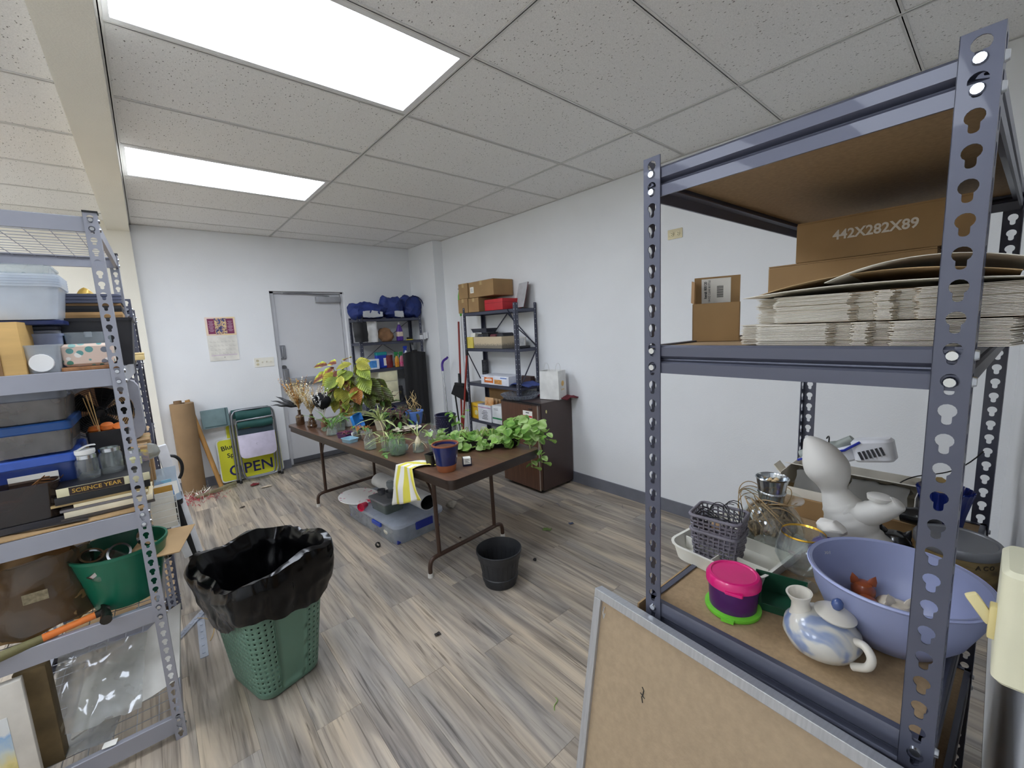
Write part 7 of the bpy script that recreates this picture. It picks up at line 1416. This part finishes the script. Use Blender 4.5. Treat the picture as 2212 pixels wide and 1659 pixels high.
t = T('pink_megaphone', 'hot pink plastic cup lying on the tote lid by the oval tray', 'cup', (-.03, 1.70, zl + .033), -60, rx=90) ; B().lathe([(.022, 0), (.032, .06), (.034, .064), (.032, .066), (.02, .004), (0, .004)], 26).build('cup_wall', M('#d3244e', .35), t); B().lathe([(0, .05), (.03, .05), (0, .052)], 20).box((-.004, -.009, .052), (-.001, .009, .053)).build('cup_face', M('#c21f47', .4), t)
one(B().loft([[(-.012, -.03, 0), (.012, -.03, 0), (.004, .03, .01), (-.004, .03, .01)], [(-.012, -.03, .03), (.012, -.03, .03), (.004, .03, .02), (-.004, .03, .02)]]), 'pink_clip', M('#cf2a52', .4), 'small hot pink clip behind the pink cup', 'clip', (.04, 1.79, zl), 20)
t = T('white_tube', 'large white tube with a black hollow lying across the tote lid', 'tube', (.285, 1.70, zl + .062), 4); b = B(); n = 32
P = lambda y, r_, f: [(r_ * 1.25 * cos(2 * PI * i / n), y, r_ * sin(2 * PI * i / n) * f) for i in range(n)]
b.loft([P(-.41, .062, 1), P(.40, .062, 1)], cap0=False); b.build('tube_wall', M('#d3d3d1', .45), t)
b = B().loft([P(-.4105, .0605, 1), P(-.405, .057, 1), P(-.1, .056, 1), P(-.09, .001, 1)], cap0=False, cap1=False); b.build('black_interior', M('#101012', .8), t)
B().loft([P(-.4102, .062, 1), P(-.4115, .0605, 1), P(-.4105, .0565, 1)], cap0=False, cap1=False).build('tube_edge', M('#bdbdbb', .5), t)
one(B().grid(crumple(lambda u, v: (.05 * cos(2 * PI * u) * sin(PI * v), .035 * sin(2 * PI * u) * sin(PI * v), .03 - .025 * cos(PI * v)), .02, 30, 9), 14, 8), 'paper_wad', M('#b8b2a4', .8), 'crumpled pale paper on the floor behind the table leg', 'paper', (.66, 1.52, .004), 0)
# black planter
t = T('barrel_planter', 'black plastic barrel planter on the floor by the near table leg', 'planter', (.275, .365, 0), 0)
BP = M('#2b2c2f', .5, var=.08, vs=14, bump=.15, bs=40); n = 48; b = B()
pr_ = [(.098, 0), (.10, .006), (.103, .03), (.109, .034), (.112, .06), (.107, .066), (.123, .165), (.131, .17), (.136, .20), (.138, .205), (.141, .21), (.141, .222), (.136, .224), (.129, .20), (.10, .012), (0, .008)]
b.lathe([(0, 0)] + pr_, n).build('planter_wall', BP, t)
b = B()
for k in range(24): a = 2 * PI * k / 24; bar(b, (.1075 * cos(a), .1075 * sin(a), .067), (.1232 * cos(a), .1232 * sin(a), .164), .0022, .0022)
b.build('stave_grooves', M('#1a1a1c', .6), t, kind='stuff')
# laundry hamper with liner
t = T('laundry_hamper', 'green perforated plastic hamper used as a waste bin, left foreground', 'hamper', (-.93, .58, 0), 16)
HGR = M('#5d7d6c', .45, var=.02); H_ = .53
def hp(s_, z_, off=0):
    f = z_ / H_; w_, d_ = .27 + .105 * f + 2 * off, .32 + .11 * f + 2 * off; r_ = .06 + .01 * f
    L1, L2, La = w_ - 2 * r_, d_ - 2 * r_, PI / 2 * r_; tot = 2 * (L1 + L2) + 4 * La; x = (s_ % 1) * tot
    # start at middle of front (-y) face going +x
    seg = [('l', L1 / 2, (0, -d_ / 2), (1, 0)), ('a', La, (w_ / 2 - r_, -d_ / 2 + r_), -90), ('l', L2, (w_ / 2, -d_ / 2 + r_), (0, 1)), ('a', La, (w_ / 2 - r_, d_ / 2 - r_), 0), ('l', L1, (w_ / 2 - r_, d_ / 2), (-1, 0)), ('a', La, (-w_ / 2 + r_, d_ / 2 - r_), 90), ('l', L2, (-w_ / 2, d_ / 2 - r_), (0, -1)), ('a', La, (-w_ / 2 + r_, -d_ / 2 + r_), 180), ('l', L1 / 2 + 1e-6, (-w_ / 2 + r_, -d_ / 2), (1, 0))]
    for k, l_, p, q in seg:
        if x <= l_:
            if k == 'l': return V((p[0] + q[0] * x, p[1] + q[1] * x, z_))
            a = R(q + 90 * x / l_); return V((p[0] + r_ * cos(a), p[1] + r_ * sin(a), z_))
        x -= l_
    return V((0, -d_ / 2, z_))
NC, NR = 56, 18; b = B(); zb, zt = .035, .50
sq8 = [(-1, -1), (0, -1), (1, -1), (1, 0), (1, 1), (0, 1), (-1, 1), (-1, 0)]
for i in range(NC):
    s0, s1 = (i + .0) / NC, (i + 1) / NC; c_ = (s0 + s1) / 2
    blank = c_ < .052 or c_ > .948 or abs(c_ - .5) < .05 or (.22 < c_ < .28) and False
    for j in range(NR):
        z0, z1 = zb + (zt - zb) * j / NR, zb + (zt - zb) * (j + 1) / NR
        m_ = lambda u, v: tuple(hp(s0 + (s1 - s0) * (u + 1) / 2, z0 + (z1 - z0) * (v + 1) / 2))
        if blank: b.add([m_(-1, -1), m_(1, -1), m_(1, 1), m_(-1, 1)], [(0, 1, 2, 3)]); continue
        vs_ = [m_(u, v) for u, v in sq8] + [m_(.36 * cos(R(225 + 45 * k)), .36 * sin(R(225 + 45 * k))) for k in range(8)]
        b.add(vs_, [(k, (k + 1) % 8, 8 + (k + 1) % 8, 8 + k) for k in range(8)])
N2 = 112
b.loft([[tuple(hp(i / N2, z_, o_)) for i in range(N2)] for z_, o_ in ((0, -.02), (.004, -.006), (.012, -.001), (zb, 0))], cap1=False)
b.loft([[tuple(hp(i / N2, z_, o_)) for i in range(N2)] for z_, o_ in ((zt, 0), (.505, .002), (.508, .008), (.515, .008), (.515, 0))], cap0=False, cap1=False)
o = b.build('perforated_wall', HGR, t, ang=50, weld=.0004); mo = o.modifiers.new('thick', 'SOLIDIFY'); mo.thickness = .003; mo.offset = -1
b = B()
for s_ in (.053, .947): b.tube([tuple(hp(s_, z_, .0008)) for z_ in (.03, .2, .4, .5)], .0012, 4)
b.build('panel_groove', M('#486b59', .5), t, kind='stuff')
b = B(); LIN = M('#050506', .2, var=.2, spec=.3)
def liner(u, v):
    pr2 = [(.08, -.09), (.28, -.05), (.44, -.03), (.55, -.012), (.605, .012), (.60, .032), (.55, .044), (.47, .036), (.395, .026)]
    k = v * (len(pr2) - 1); i = min(int(k), len(pr2) - 2); f = k - i; z_ = pr2[i][0] + (pr2[i + 1][0] - pr2[i][0]) * f; o_ = pr2[i][1] + (pr2[i + 1][1] - pr2[i][1]) * f
    hang = max(0, v - .5) * 2
    lift = .022 * sin(2 * PI * (u + .05)) + .014 * sin(4 * PI * u + 1) + .010 * sin(14 * PI * u)
    zz = z_ + lift * min(1, max(0, (v - .2) * 4)) * (1 - .5 * max(0, v - .7) / .3) - hang * .05 * sin(6 * PI * u + .7) + .02 * hang * sin(2 * PI * (u + .05))
    p = hp(u, min(max(zz, 0), .53), o_); p.z = zz
    q = noise.noise_vector(p * 9 + V((3, 0, 0))); q2 = noise.noise_vector(p * 24); q3 = noise.noise_vector(V((u * 60, v * 3, 1)))
    c_ = max(0, min(1, abs(v - .45) * 3 + .4)); return p + (q * .014 + q2 * .006 + q3 * .004) * c_
b.grid(liner, 150, 40); b.build('bin_liner', LIN, t, label='glossy black plastic liner folded over the rim')
# floor bits
one(B().lathe([(.016, 0), (.019, 0), (.02, .012), (.018, .016), (.0155, .016), (.015, .002)], 20), 'plastic_ring', BLACK, 'black plastic ring lying on the floor near the tote', 'ring', (-.105, 1.345, .014), 30, rx=50)
for k, (x, y, s_, c, l) in enumerate(((-.255, .237, .016, '#2b2523', 'dark leaf crumb on the floor right of the hamper'), (.59, .384, .014, '#201d1c', 'dark crumb on the floor right of the barrel planter'), (.40, 1.0, .012, '#4a3a2e', 'brown crumb on the floor under the table'), (.95, .62, .03, '#6f8a4a', 'green leaf scrap on the floor before the refrigerator'), (1.15, .55, .02, '#55607a', 'bluish scrap on the floor by the right wall'), (-.72, 3.0, .02, '#3a2f2c', 'dark crumb on the floor near the left rack stand'))):
    one(B().grid(crumple(lambda u, v: (-s_ + 2 * s_ * u, -s_ * .6 + 1.2 * s_ * v, .006), .006, 60, k), 6, 6, t=.002), 'floor_crumb', M(c, .8), l, 'debris', (x, y, .002), 40 * k, 'crumbs on the floor')
one(B().tube(bez((0, 0, .002), (.03, .02, .004), (.04, -.02, .004), (.06, .01, .002), 10), .0016, 4), 'green_thread', M('#7fae4a', .6), 'curl of green plant stem on the floor in the foreground', 'plant stem', (-.13, -.48, 0), 30)
for k in range(5): one(B().tube(bez((0, 0, .002), (.02, .02, .003), (.05, .0, .003), (.07, .03, .002), 6), .0012, 4), 'floor_thread', M(['#4a4d6a', '#3f4a7a', '#6a5a4a', '#5a6a4a', '#4a4460'][k], .7), 'thin thread on the floor by the right wall', 'thread', (1.2 + .13 * k, .95 - .12 * k, 0), 50 * k, 'threads on the floor')
